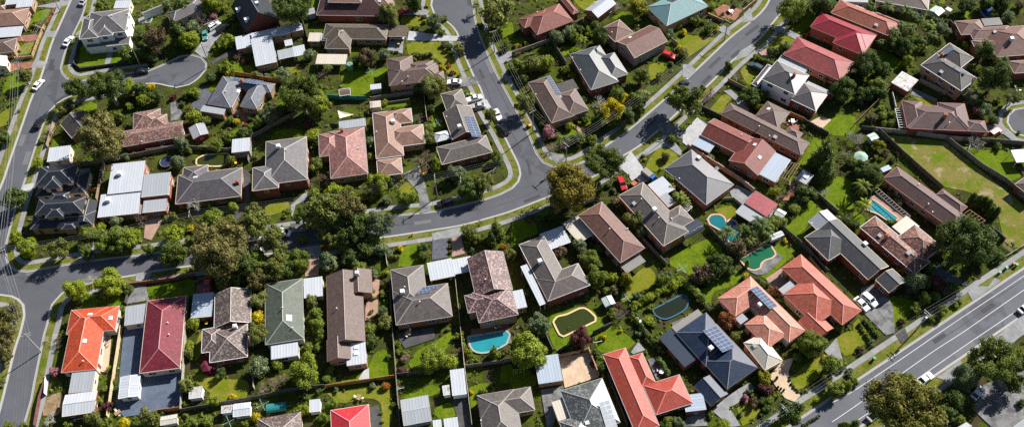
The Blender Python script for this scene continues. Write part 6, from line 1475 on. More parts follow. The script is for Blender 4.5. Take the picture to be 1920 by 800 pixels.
def tile_roof(name, col0, var=.22, speck=None, rough=.56, spec=.38, moss=.0, course=.36):
    col = sc(col0, .84); m, nt, b = nodes(name); uv = N(nt, 'UVMap').outputs[0]
    s = N(nt, 'SeparateXYZ'); nt.links.new(uv, s.inputs[0]); U, V = s.outputs[0], s.outputs[1]
    row = math_(nt, 'FLOOR', math_(nt, 'DIVIDE', V, course)); fr = math_(nt, 'FRACT', math_(nt, 'DIVIDE', V, course))
    cu = math_(nt, 'ADD', math_(nt, 'DIVIDE', U, .3), math_(nt, 'MULTIPLY', row, .5))
    cmb = N(nt, 'CombineXYZ'); nt.links.new(math_(nt, 'FLOOR', cu), cmb.inputs[0]); nt.links.new(row, cmb.inputs[1])
    wnz = N(nt, 'TexWhiteNoise', noise_dimensions='3D'); nt.links.new(cmb.outputs[0], wnz.inputs['Vector']); R = wnz.outputs['Value']
    P = pos(nt)
    c = mix(nt, sc(col, 1-var), sc(col, 1+var), R)
    if speck: c = mix(nt, c, speck, ramp(nt, R, .62, .7))
    c = mix(nt, c, sc(col, .62), ramp(nt, noise(nt, P, .45, 5, .6), .52, .75))
    c = mix(nt, c, sc(tuple(.5*x+.5*.28 for x in col), 1.25), math_(nt, 'MULTIPLY', ramp(nt, noise(nt, P, 1.3, 6, .65), .55, .8), .45+moss))
    mp = N(nt, 'Mapping'); mp.inputs['Scale'].default_value = (1.6, .16, 1); nt.links.new(uv, mp.inputs['Vector'])
    stk = noise(nt, mp.outputs[0], 1.0, 5, .65); c = mix(nt, c, sc(col, .5), math_(nt, 'MULTIPLY', ramp(nt, stk, .5, .75), .55)); c = mix(nt, c, tuple(.55*x+.45*.34 for x in col), math_(nt, 'MULTIPLY', ramp(nt, noise(nt, P, 4.2, 5, .75), .58, .7), .5+moss*.6))
    line = ramp(nt, fr, .0, .16)
    c = mix(nt, sc(col, .45), c, line)
    nt.links.new(c, b.inputs['Base Color']); b.inputs['Roughness'].default_value = rough; b.inputs['Specular IOR Level'].default_value = spec
    if spec > .9: b.inputs['IOR'].default_value = 1.62
    prof = math_(nt, 'ADD', math_(nt, 'SUBTRACT', 1.0, fr), math_(nt, 'MULTIPLY', math_(nt, 'ABSOLUTE', math_(nt, 'SUBTRACT', math_(nt, 'FRACT', cu), .5)), .7))
    bump(nt, b, prof, .03, .8 if spec < .9 else .4)
    MATS[name] = m; return m
def metal_roof(name, col, rough=.42, rust=.0, seam=.76):
    m, nt, b = nodes(name); uv = N(nt, 'UVMap').outputs[0]
    s = N(nt, 'SeparateXYZ'); nt.links.new(uv, s.inputs[0]); U = s.outputs[0]
    fu = math_(nt, 'ABSOLUTE', math_(nt, 'SUBTRACT', math_(nt, 'FRACT', math_(nt, 'DIVIDE', U, seam)), .5))
    rib = ramp(nt, fu, .40, .46); P = pos(nt)
    c = mix(nt, sc(col, .86), sc(col, 1.06), noise(nt, P, .5, 6, .62))
    sh = N(nt, 'TexWhiteNoise', noise_dimensions='1D'); nt.links.new(math_(nt, 'FLOOR', math_(nt, 'DIVIDE', U, seam*1)), sh.inputs['W'])
    c = mix(nt, c, sc(col, .8), math_(nt, 'MULTIPLY', sh.outputs['Value'], .45))
    c = mix(nt, c, sc(col, .66), math_(nt, 'MULTIPLY', rib, .6))
    if rust: c = mix(nt, c, (.16, .07, .04), math_(nt, 'MULTIPLY', ramp(nt, noise(nt, P, .9, 6, .7), .5, .62), rust))
    nt.links.new(c, b.inputs['Base Color']); b.inputs['Roughness'].default_value = rough; b.inputs['Specular IOR Level'].default_value = .35
    bump(nt, b, rib, .04, .7); MATS[name] = m; return m
T_ = tile_roof
T_('tan', (.27, .155, .115)); T_('brown', (.135, .088, .074)); T_('brownred', (.17, .08, .062)); T_('redbrown', (.235, .075, .055)); T_('redbrown2', (.2, .04, .03))
T_('browngreen', (.115, .085, .062), moss=.15); T_('darkmaroon', (.075, .03, .03)); T_('grey', (.135, .126, .13)); T_('greybrown', (.125, .105, .098)); T_('purplegrey', (.10, .09, .10))
T_('dgrey', (.065, .066, .072)); T_('dgreybrown', (.075, .062, .06)); T_('navy', (.018, .022, .032), rough=.5, moss=-.3); T_('navy2', (.02, .036, .075), rough=.45, moss=-.3)
T_('slate', (.045, .048, .05), rough=.5, spec=1.0, moss=.2); T_('slatebrown', (.06, .048, .05), rough=.5, spec=1.0); T_('slateblue', (.055, .052, .065), rough=.5, spec=1.0)
T_('lichenslate', (.05, .053, .052), speck=(.16, .17, .155), rough=.5, spec=1.0, moss=.4); T_('crimson', (.30, .012, .03), rough=.45); T_('dustyred', (.33, .06, .06)); T_('orangebrown', (.33, .09, .05))
T_('greytan', (.2, .15, .13)); T_('maroonbrown', (.105, .055, .052)); T_('speckbrown', (.18, .10, .085), speck=(.34, .2, .16)); T_('speckred', (.145, .07, .06), speck=(.33, .14, .09), var=.35)
T_('speckgrey', (.12, .085, .075), speck=(.24, .19, .17), moss=.3, var=.3); T_('speckpurple', (.115, .06, .065), speck=(.3, .19, .17), var=.35); T_('pinkred', (.25, .125, .105), speck=(.36, .15, .14)); T_('green', (.095, .115, .09))
T_('orangered', (.56, .075, .022), moss=.1, var=.3); T_('maroon', (.19, .016, .032), moss=.1, var=.3); T_('red', (.46, .06, .032), speck=(.27, .07, .05), moss=.2); T_('redpink', (.56, .03, .045), moss=-.2)
T_('terrapink', (.52, .21, .145), moss=.05, course=.42, var=.28); T_('terrared', (.42, .10, .06), moss=.05, course=.42, var=.28); T_('bluegrey', (.15, .158, .19))
Mt = metal_roof
Mt('whitemetal', (.45, .475, .52)); Mt('ltgrey', (.31, .33, .36)); Mt('ltblue', (.34, .40, .48)); Mt('silvermetal', (.34, .37, .43)); Mt('teal', (.17, .30, .31)); Mt('palegreen', (.45, .56, .5))
Mt('cream', (.52, .47, .39)); Mt('rustwhite', (.45, .45, .45), rust=.9); Mt('greyslat', (.24, .225, .21), seam=.3); Mt('glasswhite', (.62, .66, .7), rough=.2); Mt('darkclear', (.05, .06, .075), rough=.25); Mt('navyflat', (.022, .036, .062))
for k, c in dict(tanbrick=(.33, .21, .12), redbrick=(.19, .06, .042), orangebrick=(.30, .115, .06), cream=(.58, .5, .4), whitewall=(.76, .75, .73), greywall=(.26, .24, .22), greenwall=(.3, .4, .33), redwall=(.3, .02, .03), bluewall=(.3, .36, .42)).items():
    simple('wall_'+k, c, .8, .12, 1.2)
simple('trim_white', (.72, .71, .69), .5, .06); simple('trim_cream', (.6, .5, .38), .6, .08); simple('trim_brown', (.16, .09, .07), .6, .1); simple('trim_dark', (.05, .05, .055), .5, .1); simple('trim_grey', (.34, .33, .31), .6, .1); simple('trim_red', (.34, .08, .07), .6, .1)
simple('window_glass', (.03, .04, .05), .08, .2, spec=.8); simple('door_paint', (.12, .05, .035), .5)
simple('timber', (.30, .19, .10), .8, .25, 1.5); simple('white_paint', (.76, .76, .75), .5, .05); simple('steel', (.35, .36, .37), .4, .1, metal=.6)
simple('plastic_white', (.68, .69, .68), .45, .05); simple('brick_chimney', (.32, .13, .08), .85, .2, 2)
# ground
def ground_mat(name, cols, scales, rough=.95, bumpd=.0):
    m, nt, b = nodes(name); P = pos(nt); c = None
    for k, (col, (s, lo, hi)) in enumerate(zip(cols[1:], scales)):
        f = ramp(nt, noise(nt, P, s, 7, .62), lo, hi); c = mix(nt, c if c is not None else cols[0], col, f)
    nt.links.new(c, b.inputs['Base Color']); b.inputs['Roughness'].default_value = rough; b.inputs['Specular IOR Level'].default_value = .06
    if bumpd: bump(nt, b, noise(nt, P, 3.5, 6, .7), bumpd, 1)
    MATS[name] = m; return m
ground_mat('ground_earth', [(.04, .055, .008), (.07, .05, .03), (.075, .105, .008), (.12, .095, .06), (.02, .03, .006)], [(.35, .45, .6), (.22, .46, .6), (.9, .6, .75), (3.2, .5, .68)], bumpd=.3)
ground_mat('lawn_g', [(.075, .125, .005), (.12, .165, .008), (.15, .165, .014), (.035, .075, .004), (.15, .19, .012), (.15, .115, .05)], [(.25, .4, .62), (.4, .52, .72), (1.2, .52, .7), (4.5, .55, .75), (.33, .66, .76)], bumpd=.15)
ground_mat('lawn_y', [(.115, .145, .008), (.165, .165, .016), (.22, .175, .05), (.065, .095, .006), (.2, .2, .02)], [(.25, .4, .62), (.4, .5, .7), (1.2, .54, .72), (4.5, .55, .75)], bumpd=.15)
ground_mat('lawn_p', [(.12, .14, .012), (.18, .155, .045), (.09, .155, .006), (.3, .24, .155), (.08, .085, .025)], [(.16, .42, .54), (.3, .52, .62), (.22, .55, .63), (2.5, .54, .72)], bumpd=.2)
ground_mat('lawn_d', [(.20, .14, .08), (.28, .2, .12), (.12, .085, .05)], [(.5, .4, .6), (1.2, .5, .7)], bumpd=.1)
ground_mat('verge_grass', [(.085, .115, .010), (.13, .135, .02), (.18, .15, .06), (.05, .075, .008), (.16, .16, .025), (.15, .125, .085)], [(.2, .4, .6), (.35, .46, .64), (1.2, .5, .68), (4.5, .55, .75), (.28, .58, .66)], bumpd=.12)
def asphalt(name, col):
    m, nt, b = nodes(name); P = pos(nt)
    c = mix(nt, sc(col, .78), sc(col, 1.2), ramp(nt, noise(nt, P, .07, 6, .65), .3, .7))
    pv = N(nt, 'TexVoronoi', feature='F1'); pv.inputs['Scale'].default_value = .09; nt.links.new(P, pv.inputs['Vector']); sp = N(nt, 'SeparateXYZ'); nt.links.new(pv.outputs['Color'], sp.inputs[0])
    c = mix(nt, c, sc(col, .74), math_(nt, 'MULTIPLY', ramp(nt, sp.outputs[0], .80, .84), ramp(nt, noise(nt, P, .3, 2), .42, .5)))
    c = mix(nt, c, sc(col, .72), math_(nt, 'MULTIPLY', ramp(nt, noise(nt, P, .5, 6, .7), .55, .7), .5))
    c = mix(nt, c, sc(col, 1.35), math_(nt, 'MULTIPLY', ramp(nt, noise(nt, P, 7, 3, .7), .5, .75), .5))
    vo = N(nt, 'TexVoronoi', feature='DISTANCE_TO_EDGE'); vo.inputs['Scale'].default_value = .11
    ds = N(nt, 'VectorMath', operation='ADD'); nz = N(nt, 'TexNoise'); nz.inputs['Scale'].default_value = .5; nt.links.new(P, nz.inputs['Vector'])
    nt.links.new(P, ds.inputs[0]); nt.links.new(nz.outputs['Color'], ds.inputs[1]); nt.links.new(ds.outputs[0], vo.inputs['Vector'])
    crack = math_(nt, 'SUBTRACT', 1.0, ramp(nt, vo.outputs['Distance'], .0, .012))
    c = mix(nt, c, sc(col, .45), math_(nt, 'MULTIPLY', crack, .22))
    nt.links.new(c, b.inputs['Base Color']); b.inputs['Roughness'].default_value = .85; b.inputs['Specular IOR Level'].default_value = .25
    MATS[name] = m; return m
asphalt('asphalt', (.083, .086, .1)); asphalt('asphalt_main', (.1, .104, .124))
ground_mat('p_conc', [(.2, .205, .215), (.27, .27, .275), (.14, .145, .15)], [(.4, .4, .62), (1.1, .55, .75)]); ground_mat('p_light', [(.34, .34, .35), (.42, .42, .43), (.25, .25, .26)], [(.4, .4, .62), (1, .55, .75)])
ground_mat('p_stain', [(.19, .19, .19), (.09, .09, .095), (.27, .265, .26)], [(.3, .42, .6), (.8, .55, .72)]); ground_mat('p_asph', [(.08, .078, .08), (.055, .054, .056), (.11, .105, .1)], [(.4, .4, .62), (1.2, .55, .75)])
ground_mat('p_brick', [(.24, .10, .07), (.30, .15, .105), (.16, .075, .055)], [(.5, .4, .62), (2, .5, .7)]); ground_mat('p_pink', [(.30, .19, .155), (.37, .25, .2), (.21, .13, .105)], [(.5, .4, .62), (2, .5, .7)])
ground_mat('p_navy', [(.085, .09, .11), (.11, .115, .135), (.06, .062, .075)], [(.5, .4, .62), (1.5, .5, .7)]); ground_mat('p_slate', [(.085, .105, .15), (.105, .13, .18), (.065, .08, .115)], [(.4, .4, .62), (2.2, .5, .7)])
ground_mat('p_sand', [(.46, .34, .24), (.52, .4, .29), (.38, .27, .19)], [(.4, .4, .62), (1.5, .5, .7)]); ground_mat('p_deck', [(.16, .08, .05), (.2, .105, .065)], [(1.5, .4, .6)]); ground_mat('p_deckred', [(.13, .015, .03), (.17, .025, .04)], [(1.5, .4, .6)])
simple('concrete_kerb', (.33, .325, .315), .85, .12, .5); simple('concrete_path', (.26, .26, .262), .9, .14, .5, objvar=.22); simple('road_paint', (.5, .5, .5), .8, .35, 2.5)
def water(name, col):
    m, nt, b = nodes(name); P = pos(nt); c = mix(nt, sc(col, .8), sc(col, 1.15), noise(nt, P, .5, 4))
    nt.links.new(c, b.inputs['Base Color']); b.inputs['Roughness'].default_value = .12; b.inputs['Specular IOR Level'].default_value = .5
    bump(nt, b, noise(nt, P, 1.6, 3), .05, .5); MATS[name] = m
for k, c in dict(green=(.01, .11, .05), olive=(.03, .04, .006), blue=(.015, .06, .22), teal=(.01, .14, .16), turq=(.02, .23, .27), dark=(.014, .02, .01)).items(): water('water_'+k, c)
for k, c in dict(tan=(.6, .44, .25), pinkc=(.5, .3, .22), greyc=(.33, .31, .29), none=(.4, .38, .35), blue=(.03, .11, .2)).items(): simple('coping_'+k, c, .8, .12, 1.5)
# foliage
def foliage(name, col, col2):
    m, nt, b = nodes(name); isl = N(nt, 'NewGeometry').outputs['Random Per Island']; ob = N(nt, 'ObjectInfo').outputs['Random']
    c = mix(nt, col, col2, isl); c = mix(nt, c, sc(col, .55), math_(nt, 'MULTIPLY', ob, .4))
    c = mix(nt, c, sc(col2, 1.25), math_(nt, 'MULTIPLY', ramp(nt, noise(nt, pos(nt), .55, 3), .5, .72), .45))
    nt.links.new(c, b.inputs['Base Color']); b.inputs['Roughness'].default_value = .6; b.inputs['Specular IOR Level'].default_value = .25
    tr = N(nt, 'BsdfTranslucent'); nt.links.new(c, tr.inputs[0]); ms = N(nt, 'MixShader'); ms.inputs[0].default_value = .25
    nt.links.new(b.outputs[0], ms.inputs[1]); nt.links.new(tr.outputs[0], ms.inputs[2]); nt.links.new(ms.outputs[0], nt.nodes['Material Output'].inputs[0])
    MATS['leaf_'+name] = m
FOL = dict(d=((.022, .037, .010), (.05, .068, .014)), d2=((.032, .046, .010), (.066, .082, .014)), m=((.048, .07, .012), (.10, .12, .018)), l=((.105, .145, .010), (.19, .21, .018)), l2=((.075, .105, .012), (.15, .175, .02)),
  o=((.055, .065, .018), (.105, .11, .03)), b=((.075, .055, .035), (.13, .095, .06)), y=((.3, .25, .008), (.55, .44, .012)), y2=((.14, .14, .01), (.28, .25, .015)), p=((.26, .1, .15), (.45, .2, .3)), g=((.06, .085, .045), (.12, .145, .085)),
  u=((.07, .022, .03), (.13, .05, .055)), t=((.058, .056, .02), (.125, .108, .042)), t2=((.06, .062, .012), (.135, .122, .028)), f=((.07, .062, .011), (.155, .12, .018)), a=((.25, .09, .02), (.4, .16, .04)), a2=((.12, .07, .025), (.32, .1, .05)), k=((.22, .15, .12), (.34, .25, .2)), w=((.1, .12, .05), (.35, .36, .27)))
FK = dict(d=2.5, d2=2.35, m=2.2, l=1.55, l2=1.9, o=2.2, t=1.85, t2=2.0, f=1.8, g=1.7, b=1.5)
for k, (a, c) in FOL.items():
    q = FK.get(k, 1.2); foliage(k, (a[0]*q, a[1]*q, a[2]*q*.75), (c[0]*q, c[1]*q, c[2]*q*.75))
simple('bark', (.13, .10, .075), .9, .3, 2); simple('bark_pale', (.32, .29, .25), .9, .25, 2); simple('twig_b', (.17, .12, .09), .9, .3, 2); simple('twig_g', (.36, .35, .31), .9, .25, 2); simple('twig_u', (.16, .10, .11), .9, .25, 2); simple('twig_k', (.28, .19, .16), .9, .25, 2); simple('twig_y', (.42, .37, .26), .9, .25, 2)

# ------------------------------------------------------------------ the ground, streets, lawns, paving
def slab(name, pts, z, mat, depth=.3, parent=None):
    a = sum(pts[i-1][0]*pts[i][1]-pts[i][0]*pts[i-1][1] for i in range(len(pts)))
    if a < 0: pts = pts[::-1]
    m = MB(); m.face([(x, y, z) for x, y in pts]); n = len(pts)
    for i in range(n):
        p, q = pts[i-1], pts[i]; m.face([(p[0], p[1], z-depth), (q[0], q[1], z-depth), (q[0], q[1], z), (p[0], p[1], z)])
    return m.build(name, mat, parent)
g = MB(); g.face([(-3000, -2500, 0), (3000, -2500, 0), (3000, 3500, 0), (-3000, 3500, 0)]); tag(g.build('ground', MATS['ground_earth']), kind='structure', label='garden soil and rough grass between the houses')
for k, (pts, mt, lb) in enumerate(zip(ROADS, ('asphalt', 'asphalt_main', 'asphalt'), ('grey asphalt residential streets with curved junctions', 'main road with white lane lines at the lower right', 'small asphalt cul-de-sac at the right edge'))):
    tag(slab('road', pts, .02+.004*k, MATS[mt], .2), kind='structure', label=lb)
def smooth_chain(pts, step=2.0):
    P = [np.array(p) for p in pts]; out = [P[0]]
    for i in range(len(P)-1):                                     # Catmull-Rom, evenly stepped
        p0, p1, p2, p3 = P[max(i-1, 0)], P[i], P[i+1], P[min(i+2, len(P)-1)]; n = max(1, int(np.hypot(*(p2-p1))/step))
        for k in range(1, n+1):
            t = k/n; out.append(p1+(p2-p1)*t if n > 6 else .5*((2*p1)+(p2-p0)*t+(2*p0-5*p1+4*p2-p3)*t*t+(3*p1-p0-3*p2+p3)*t**3))
    return np.array(out)
def offset(P, d):
    T = np.gradient(P, axis=0); T /= np.linalg.norm(T, axis=1)[:, None]+1e-9
    return P+np.stack([-T[:, 1], T[:, 0]], 1)*d
def strip(A, B, z0, z1, m, keep=None):
    for i in range(len(A)-1):
        if keep is not None and not keep[i]: continue
        a, b, c, d = A[i], A[i+1], B[i+1], B[i]
        m.face([(*a, z1), (*b, z1), (*c, z1), (*d, z1)]); m.face([(*a, z0), (*b, z0), (*b, z1), (*a, z1)]); m.face([(*d, z0), (*c, z0), (*c, z1), (*d, z1)])
VERGE = dict(block=2.0, nose=1.9, south=2.1, west=2.0, left=2.3, main_upper=2.6, main_lower=2.4, bulb=1.4)
MASK = [r for r in ROADS]
for ci, (k, (pts, sg)) in enumerate(CHAINS.items()):
    P = smooth_chain(pts); kb, vg, gt = MB(), MB(), MB(); w = VERGE[k]
    strip(offset(P, 0), offset(P, .18*sg), 0, .15, kb); strip(offset(P, -.42*sg), offset(P, -.005*sg), 0, .045+.001*ci, gt); keep = np.hypot(P[:, 0]-BULB[0], P[:, 1]-BULB[1]) > 13.5; strip(offset(P, .19*sg), offset(P, w*sg), 0, .105+.001*ci, vg, keep)
    tag(kb.build('kerb', MATS['concrete_kerb']), kind='structure', label='raised concrete kerb along the street'); tag(gt.build('gutter', MATS['concrete_kerb']), kind='structure', label='concrete gutter strip beside the kerb')
    tag(vg.build('verge', MATS['verge_grass']), kind='structure', label='strip of mown verge grass between kerb and footpath')
    fp = empty('footpath', (0, 0, 0)); tag(fp, kind='structure', label='concrete footpath of cast slabs behind the verge')
    A, B = offset(P, (w+.01)*sg), offset(P, (w+1.35)*sg)
    for i in range(len(A)-1):
        a, b, c, d = A[i], A[i+1]*.985+A[i]*.015, B[i+1]*.985+B[i]*.015, B[i]
        if np.hypot(*(b-a)) < .5 or not keep[i]: continue
        m = MB(); z = .118+.001*ci+.004*random.random(); q = [a, b, c, d] if sg > 0 else [d, c, b, a]
        q = [a, b, c, d]; m.face([(*p, z) for p in q])
        for e in range(4): m.face([(*q[e-1], 0), (*q[e], 0), (*q[e], z), (*q[e-1], z)])
        m.build('slab', MATS['concrete_path'], fp)
LN = {'g': 'lush green mown lawn', 'y': 'dry yellow-green lawn', 'p': 'patchy dry grass and bare soil', 'd': 'bare brown soil patch'}
for i, (k, pts) in enumerate(LAWNS):
    P = smooth_chain(pts+[pts[0]], 1.2)[:-1]; P = [tuple(p) for p in P]
    tag(slab('lawn', P, .05+.0006*i, MATS['lawn_'+k], .1), kind='structure', label=LN[k]); MASK.append(pts)
PW = dict(conc='grey concrete driveway or path', light='pale concrete driveway', stain='stained weathered concrete paving', asph='dark asphalt driveway', brick='red-brown brick paving', pink='pinkish paved driveway', navy='dark blue-grey asphalt driveway', slate='blue-grey paved yard', sand='sandy beige paving', deck='brown timber deck', deckred='maroon painted deck')
for i, (k, pts) in enumerate(PAVING):
    tag(slab('deck' if k.startswith('deck') else 'paving', pts, .135+.0012*i, MATS['p_'+k], .25), kind='structure', label=PW[k]); MASK.append(pts)
def ribbon(P, w, z, mat, name):
    m = MB(); A, B = offset(P, -w/2), offset(P, w/2)
    for i in range(len(P)-1): m.face([(*A[i], z), (*A[i+1], z), (*B[i+1], z), (*B[i], z)])
    return m.build(name, mat)
for pts, lb in zip(LINES, ('upper edge line', 'centre line', 'lower edge line')):
    tag(ribbon(smooth_chain(pts, 3), .16, .034, MATS['road_paint'], 'road_marking'), kind='structure', label='solid white '+lb+' of the main road')
# asphalt repairs and sealed joints
simple('patch_dark', (.05, .05, .056), .9, .2, .8); simple('patch_pale', (.13, .13, .135), .9, .2, .8); prs = random.Random(5); pz = 0
for k in ('block', 'nose', 'south', 'main_upper', 'main_lower', 'left'):
    pts, sg = CHAINS[k]; P = smooth_chain(pts); n = len(P); i = 4
    while i < n-14:
        j = i+prs.choice((1, 2, 2, 3)); off = prs.uniform(.9, 3.4); w = prs.uniform(.5, 1.7); pz += 1
        tag(ribbon(offset(P, -off*sg)[i:j+1], w, .0305+.00004*pz, MATS[prs.choice(('patch_dark', 'patch_dark', 'patch_pale'))], 'road_patch'), kind='structure', label='rectangular asphalt repair patch on the street')
        if prs.random() < .45:
            q = min(n-2, i+prs.randint(5, 14)); tag(ribbon(offset(P, -prs.uniform(1.2, 3.6)*sg)[i:q], .14, .036+.00004*pz, MATS['patch_dark'], 'road_seam'), kind='structure', label='thin tar-sealed joint along the street')
        i = j+prs.randint(5, 13)
# pools
WW = dict(green='green', olive='murky olive', blue='blue', teal='teal', turq='turquoise', dark='dark murky')
for wk, ck, pts, li, rel in POOLS:
    c = np.mean(pts, axis=0); r = empty('swimming_pool', (c[0], c[1], 0)); tag(r, make_label(WW[wk]+' swimming pool', li, rel), 'pool', 'backyard pools')
    P = smooth_chain(list(pts)+[pts[0]], .8)[:-1]; L = [(p[0]-c[0], p[1]-c[1]) for p in P]
    a = sum(L[i-1][0]*L[i][1]-L[i][0]*L[i-1][1] for i in range(len(L)))
    if a < 0: L = L[::-1]
    A = np.array(L+[L[0]]); m = MB(); m.face([(x, y, .27) for x, y in L]); m.build('water', MATS['water_'+wk], r)
    m = MB(); T = np.roll(A[:-1], -1, 0)-np.roll(A[:-1], 1, 0); T /= np.linalg.norm(T, axis=1)[:, None]+1e-9; Nn = np.stack([T[:, 1], -T[:, 0]], 1)
    I = A[:-1]-Nn*.05; O = A[:-1]+Nn*(.15 if ck == 'none' else .28 if ck == 'blue' else .42); n = len(I)
    for i in range(n):
        j = (i+1) % n; m.face([(*I[i], .33), (*O[i], .33), (*O[j], .33), (*I[j], .33)]); m.face([(*I[j], .2), (*I[i], .2), (*I[i], .33), (*I[j], .33)][::-1]); m.face([(*O[i], 0), (*O[j], 0), (*O[j], .33), (*O[i], .33)])
    m.build('coping', MATS['coping_'+ck], r); MASK.append(pts)

# ------------------------------------------------------------------ houses
def cached(key, fn, _c={}):
    if key not in _c: _c[key] = fn()
    return _c[key]
def ridge_prism(m, a, b, w=.16, h=.09):
    a, b = Vector(a), Vector(b); d = (b-a)
    if d.length < .3: return
    d.normalize(); x = d.cross(Vector((0, 0, 1))).normalized()*w; z = Vector((0, 0, h))
    dn = Vector((0, 0, -.05)); m.face([a-x+dn, b-x+dn, b+z, a+z]); m.face([b+x+dn, a+x+dn, a+z, b+z]); m.face([a-x+dn, a+z, a+x+dn]); m.face([b+x+dn, b+z, b-x+dn])
def window_meshes(w, h):
    def f():
        m = MB(); t = .07
        for c, s in (((0, 0, h/2-t/2), (w/2, .05, t/2)), ((0, 0, -h/2+t/2), (w/2+.06, .08, t/2)), ((-w/2+t/2, 0, 0), (t/2, .05, h/2-t)), ((w/2-t/2, 0, 0), (t/2, .05, h/2-t)), ((0, 0, 0), (.03, .045, h/2-t))): m.box(c, s)
        g = MB(); g.box((0, .0, 0), (w/2-t, .015, h/2-t)); return m, g
    return f()
WINM = {}
def add_window(root, x, y, z, ang, w, h, trim):
    k = (w, h, trim)
    if k not in WINM:
        a, b = window_meshes(w, h); WINM[k] = (a.mesh('window', MATS[trim]), b.mesh('pane', MATS['window_glass']))
    o = link('window', WINM[k][0], root, (x, y, z), ang); link('pane', WINM[k][1], o, (0, 0, 0))
def shared(name, key, fn, mats, parent, loc, rz=0.0, scale=None):
    me = cached((key, tuple(x.name for x in (mats if isinstance(mats, list) else [mats]))), lambda: fn().mesh(name, mats)); return link(name, me, parent, loc, rz, scale)
def pitched_to(o, n):
    if abs(n[0])+abs(n[1]) > 1e-4:
        q = Vector((0, 0, 1)).rotation_difference(Vector((n[0], n[1], 1)).normalized()); o.rotation_mode = 'QUATERNION'; o.rotation_quaternion = q @ o.rotation_euler.to_quaternion()
def roof_extras(roofs, X, root, ang, roofmat):
    ox, oy = root.location.x, root.location.y
    for e in X:
        k, x, y, z, nx, ny, wi = e[:7]; R = roofs[wi]; L = (x-ox, y-oy, z); up = math.atan2(ny, nx) if abs(nx)+abs(ny) > 1e-4 else ang+math.pi/2
        if k == 'vent':
            def f():
                m = MB(); m.tube([(0, 0, -.2), (0, 0, .55)], .09, 6); m.tube([(0, 0, .5), (0, 0, .68)], [.2, .16], 8); return m
            shared('vent', 'vent', f, MATS['plastic_white'], R, L)
        elif k in ('sky', 'skyb'):
            def f():
                m = MB(); m.box((0, 0, .06), (.45, .55, .1)); m.box((0, 0, .15), (.38, .48, .04)); return m
            o = shared('skylight', 'sky'+k, f, MATS['plastic_white'] if k == 'sky' else MATS['glasswhite'], R, L, up); 
            if k == 'skyb': o.scale = (1.7, 1.7, 1)
            pitched_to(o, (nx, ny))
        elif k == 'ac':
            def f():
                m = MB(); m.box((0, 0, .65), (.55, .55, .42)); m.box((0, 0, 1.1), (.5, .5, .04)); m.box((0, 0, .15), (.4, .4, .3))
                for s in (-1, 1):
                    for q in range(3): m.box((.56*s, 0, .42+.2*q), (.02, .45, .05))
                return m
            shared('roof_cooler', 'ac', f, MATS['plastic_white'], R, L, ang)
        elif k in ('chim', 'chimw'):
            def f():
                m = MB(); m.box((0, 0, .4), (.42, .36, .95)); m.box((0, 0, 1.38), (.5, .44, .07)); m.tube([(0, 0, 1.4), (0, 0, 1.7)], .14, 8); return m
            shared('chimney', 'chim', f, MATS['brick_chimney'] if k == 'chim' else MATS['plastic_white'], R, L, ang)
        elif k == 'ant':
            def f():
                m = MB(); m.beam((0, 0, 0), (0, 0, 2.2), .06); m.beam((-1, 0, 2.1), (1, 0, 2.1), .05)
                for q in range(6): m.beam((-.9+.36*q, -.45, 2.1), (-.9+.36*q, .45, 2.1), .03)
                return m
            shared('antenna', 'ant', f, MATS['steel'], R, L)
        elif k == 'dorm':
            o = empty('dormer', L, up); o.parent = R
            m = MB(); m.box((-.3, 0, .45), (.8, .55, .65)); m.build('dormer_wall', MATS['wall_whitewall'], o)
        elif k == 'sol':
            cols, rows, st = e[7:10]; mt = {'': 'solar_blue', 'blue': 'solar_blue', 'v': 'solar_blue', 'clear': 'glasswhite', 'dark': 'solar_dark'}[st]
            w, h = (1.0, 1.6) if st != 'v' else (1.25, 1.0)
            if st == 'v' and cols > 1: w = 1.6
            if st == 'clear': w, h = 1.3, 1.1
            N_ = Vector((nx, ny, 1)).normalized(); ex = Vector((-math.sin(up), math.cos(up), 0)); ey = N_.cross(ex)
            if ey.z < 0: ey = -ey
            Mx = Matrix((ex, ex.cross(ey) if False else ey, ex.cross(ey))).transposed()
            def f():
                m = MB(); m.box((0, 0, .06), (w/2-.03, h/2-.03, .025)); fr = .03
                for s in (-1, 1): m.box((s*(w/2-.03), 0, .065), (fr, h/2, .03), mi=1); m.box((0, s*(h/2-.03), .065), (w/2-fr*2, fr, .03), mi=1)
                return m
            for i in range(cols):
                for j in range(rows):
                    p = Vector(L)+ex*((i-(cols-1)/2)*(w+.03))+ey*((j-(rows-1)/2)*(h+.03))+N_*.06
                    o = shared('solar_panel' if st != 'clear' else 'glazed_panel', f'sol{w}{h}', f, [MATS[mt], MATS['panel_frame' if st != 'clear' else 'white_paint']], R, p); o.rotation_mode = 'QUATERNION'; o.rotation_quaternion = Mx.to_quaternion()
simple('panel_frame', (.22, .23, .25), .4, .1); simple('solar_blue', (.05, .075, .14), .15, .1, spec=.6); simple('solar_dark', (.02, .022, .03), .2, .1, spec=.6)
HRECT = []
def facing(n, c):   # does a wall look towards the street side seen from the south
    return n[0]*(0-c[0])+n[1]*(0-c[1]) > 0
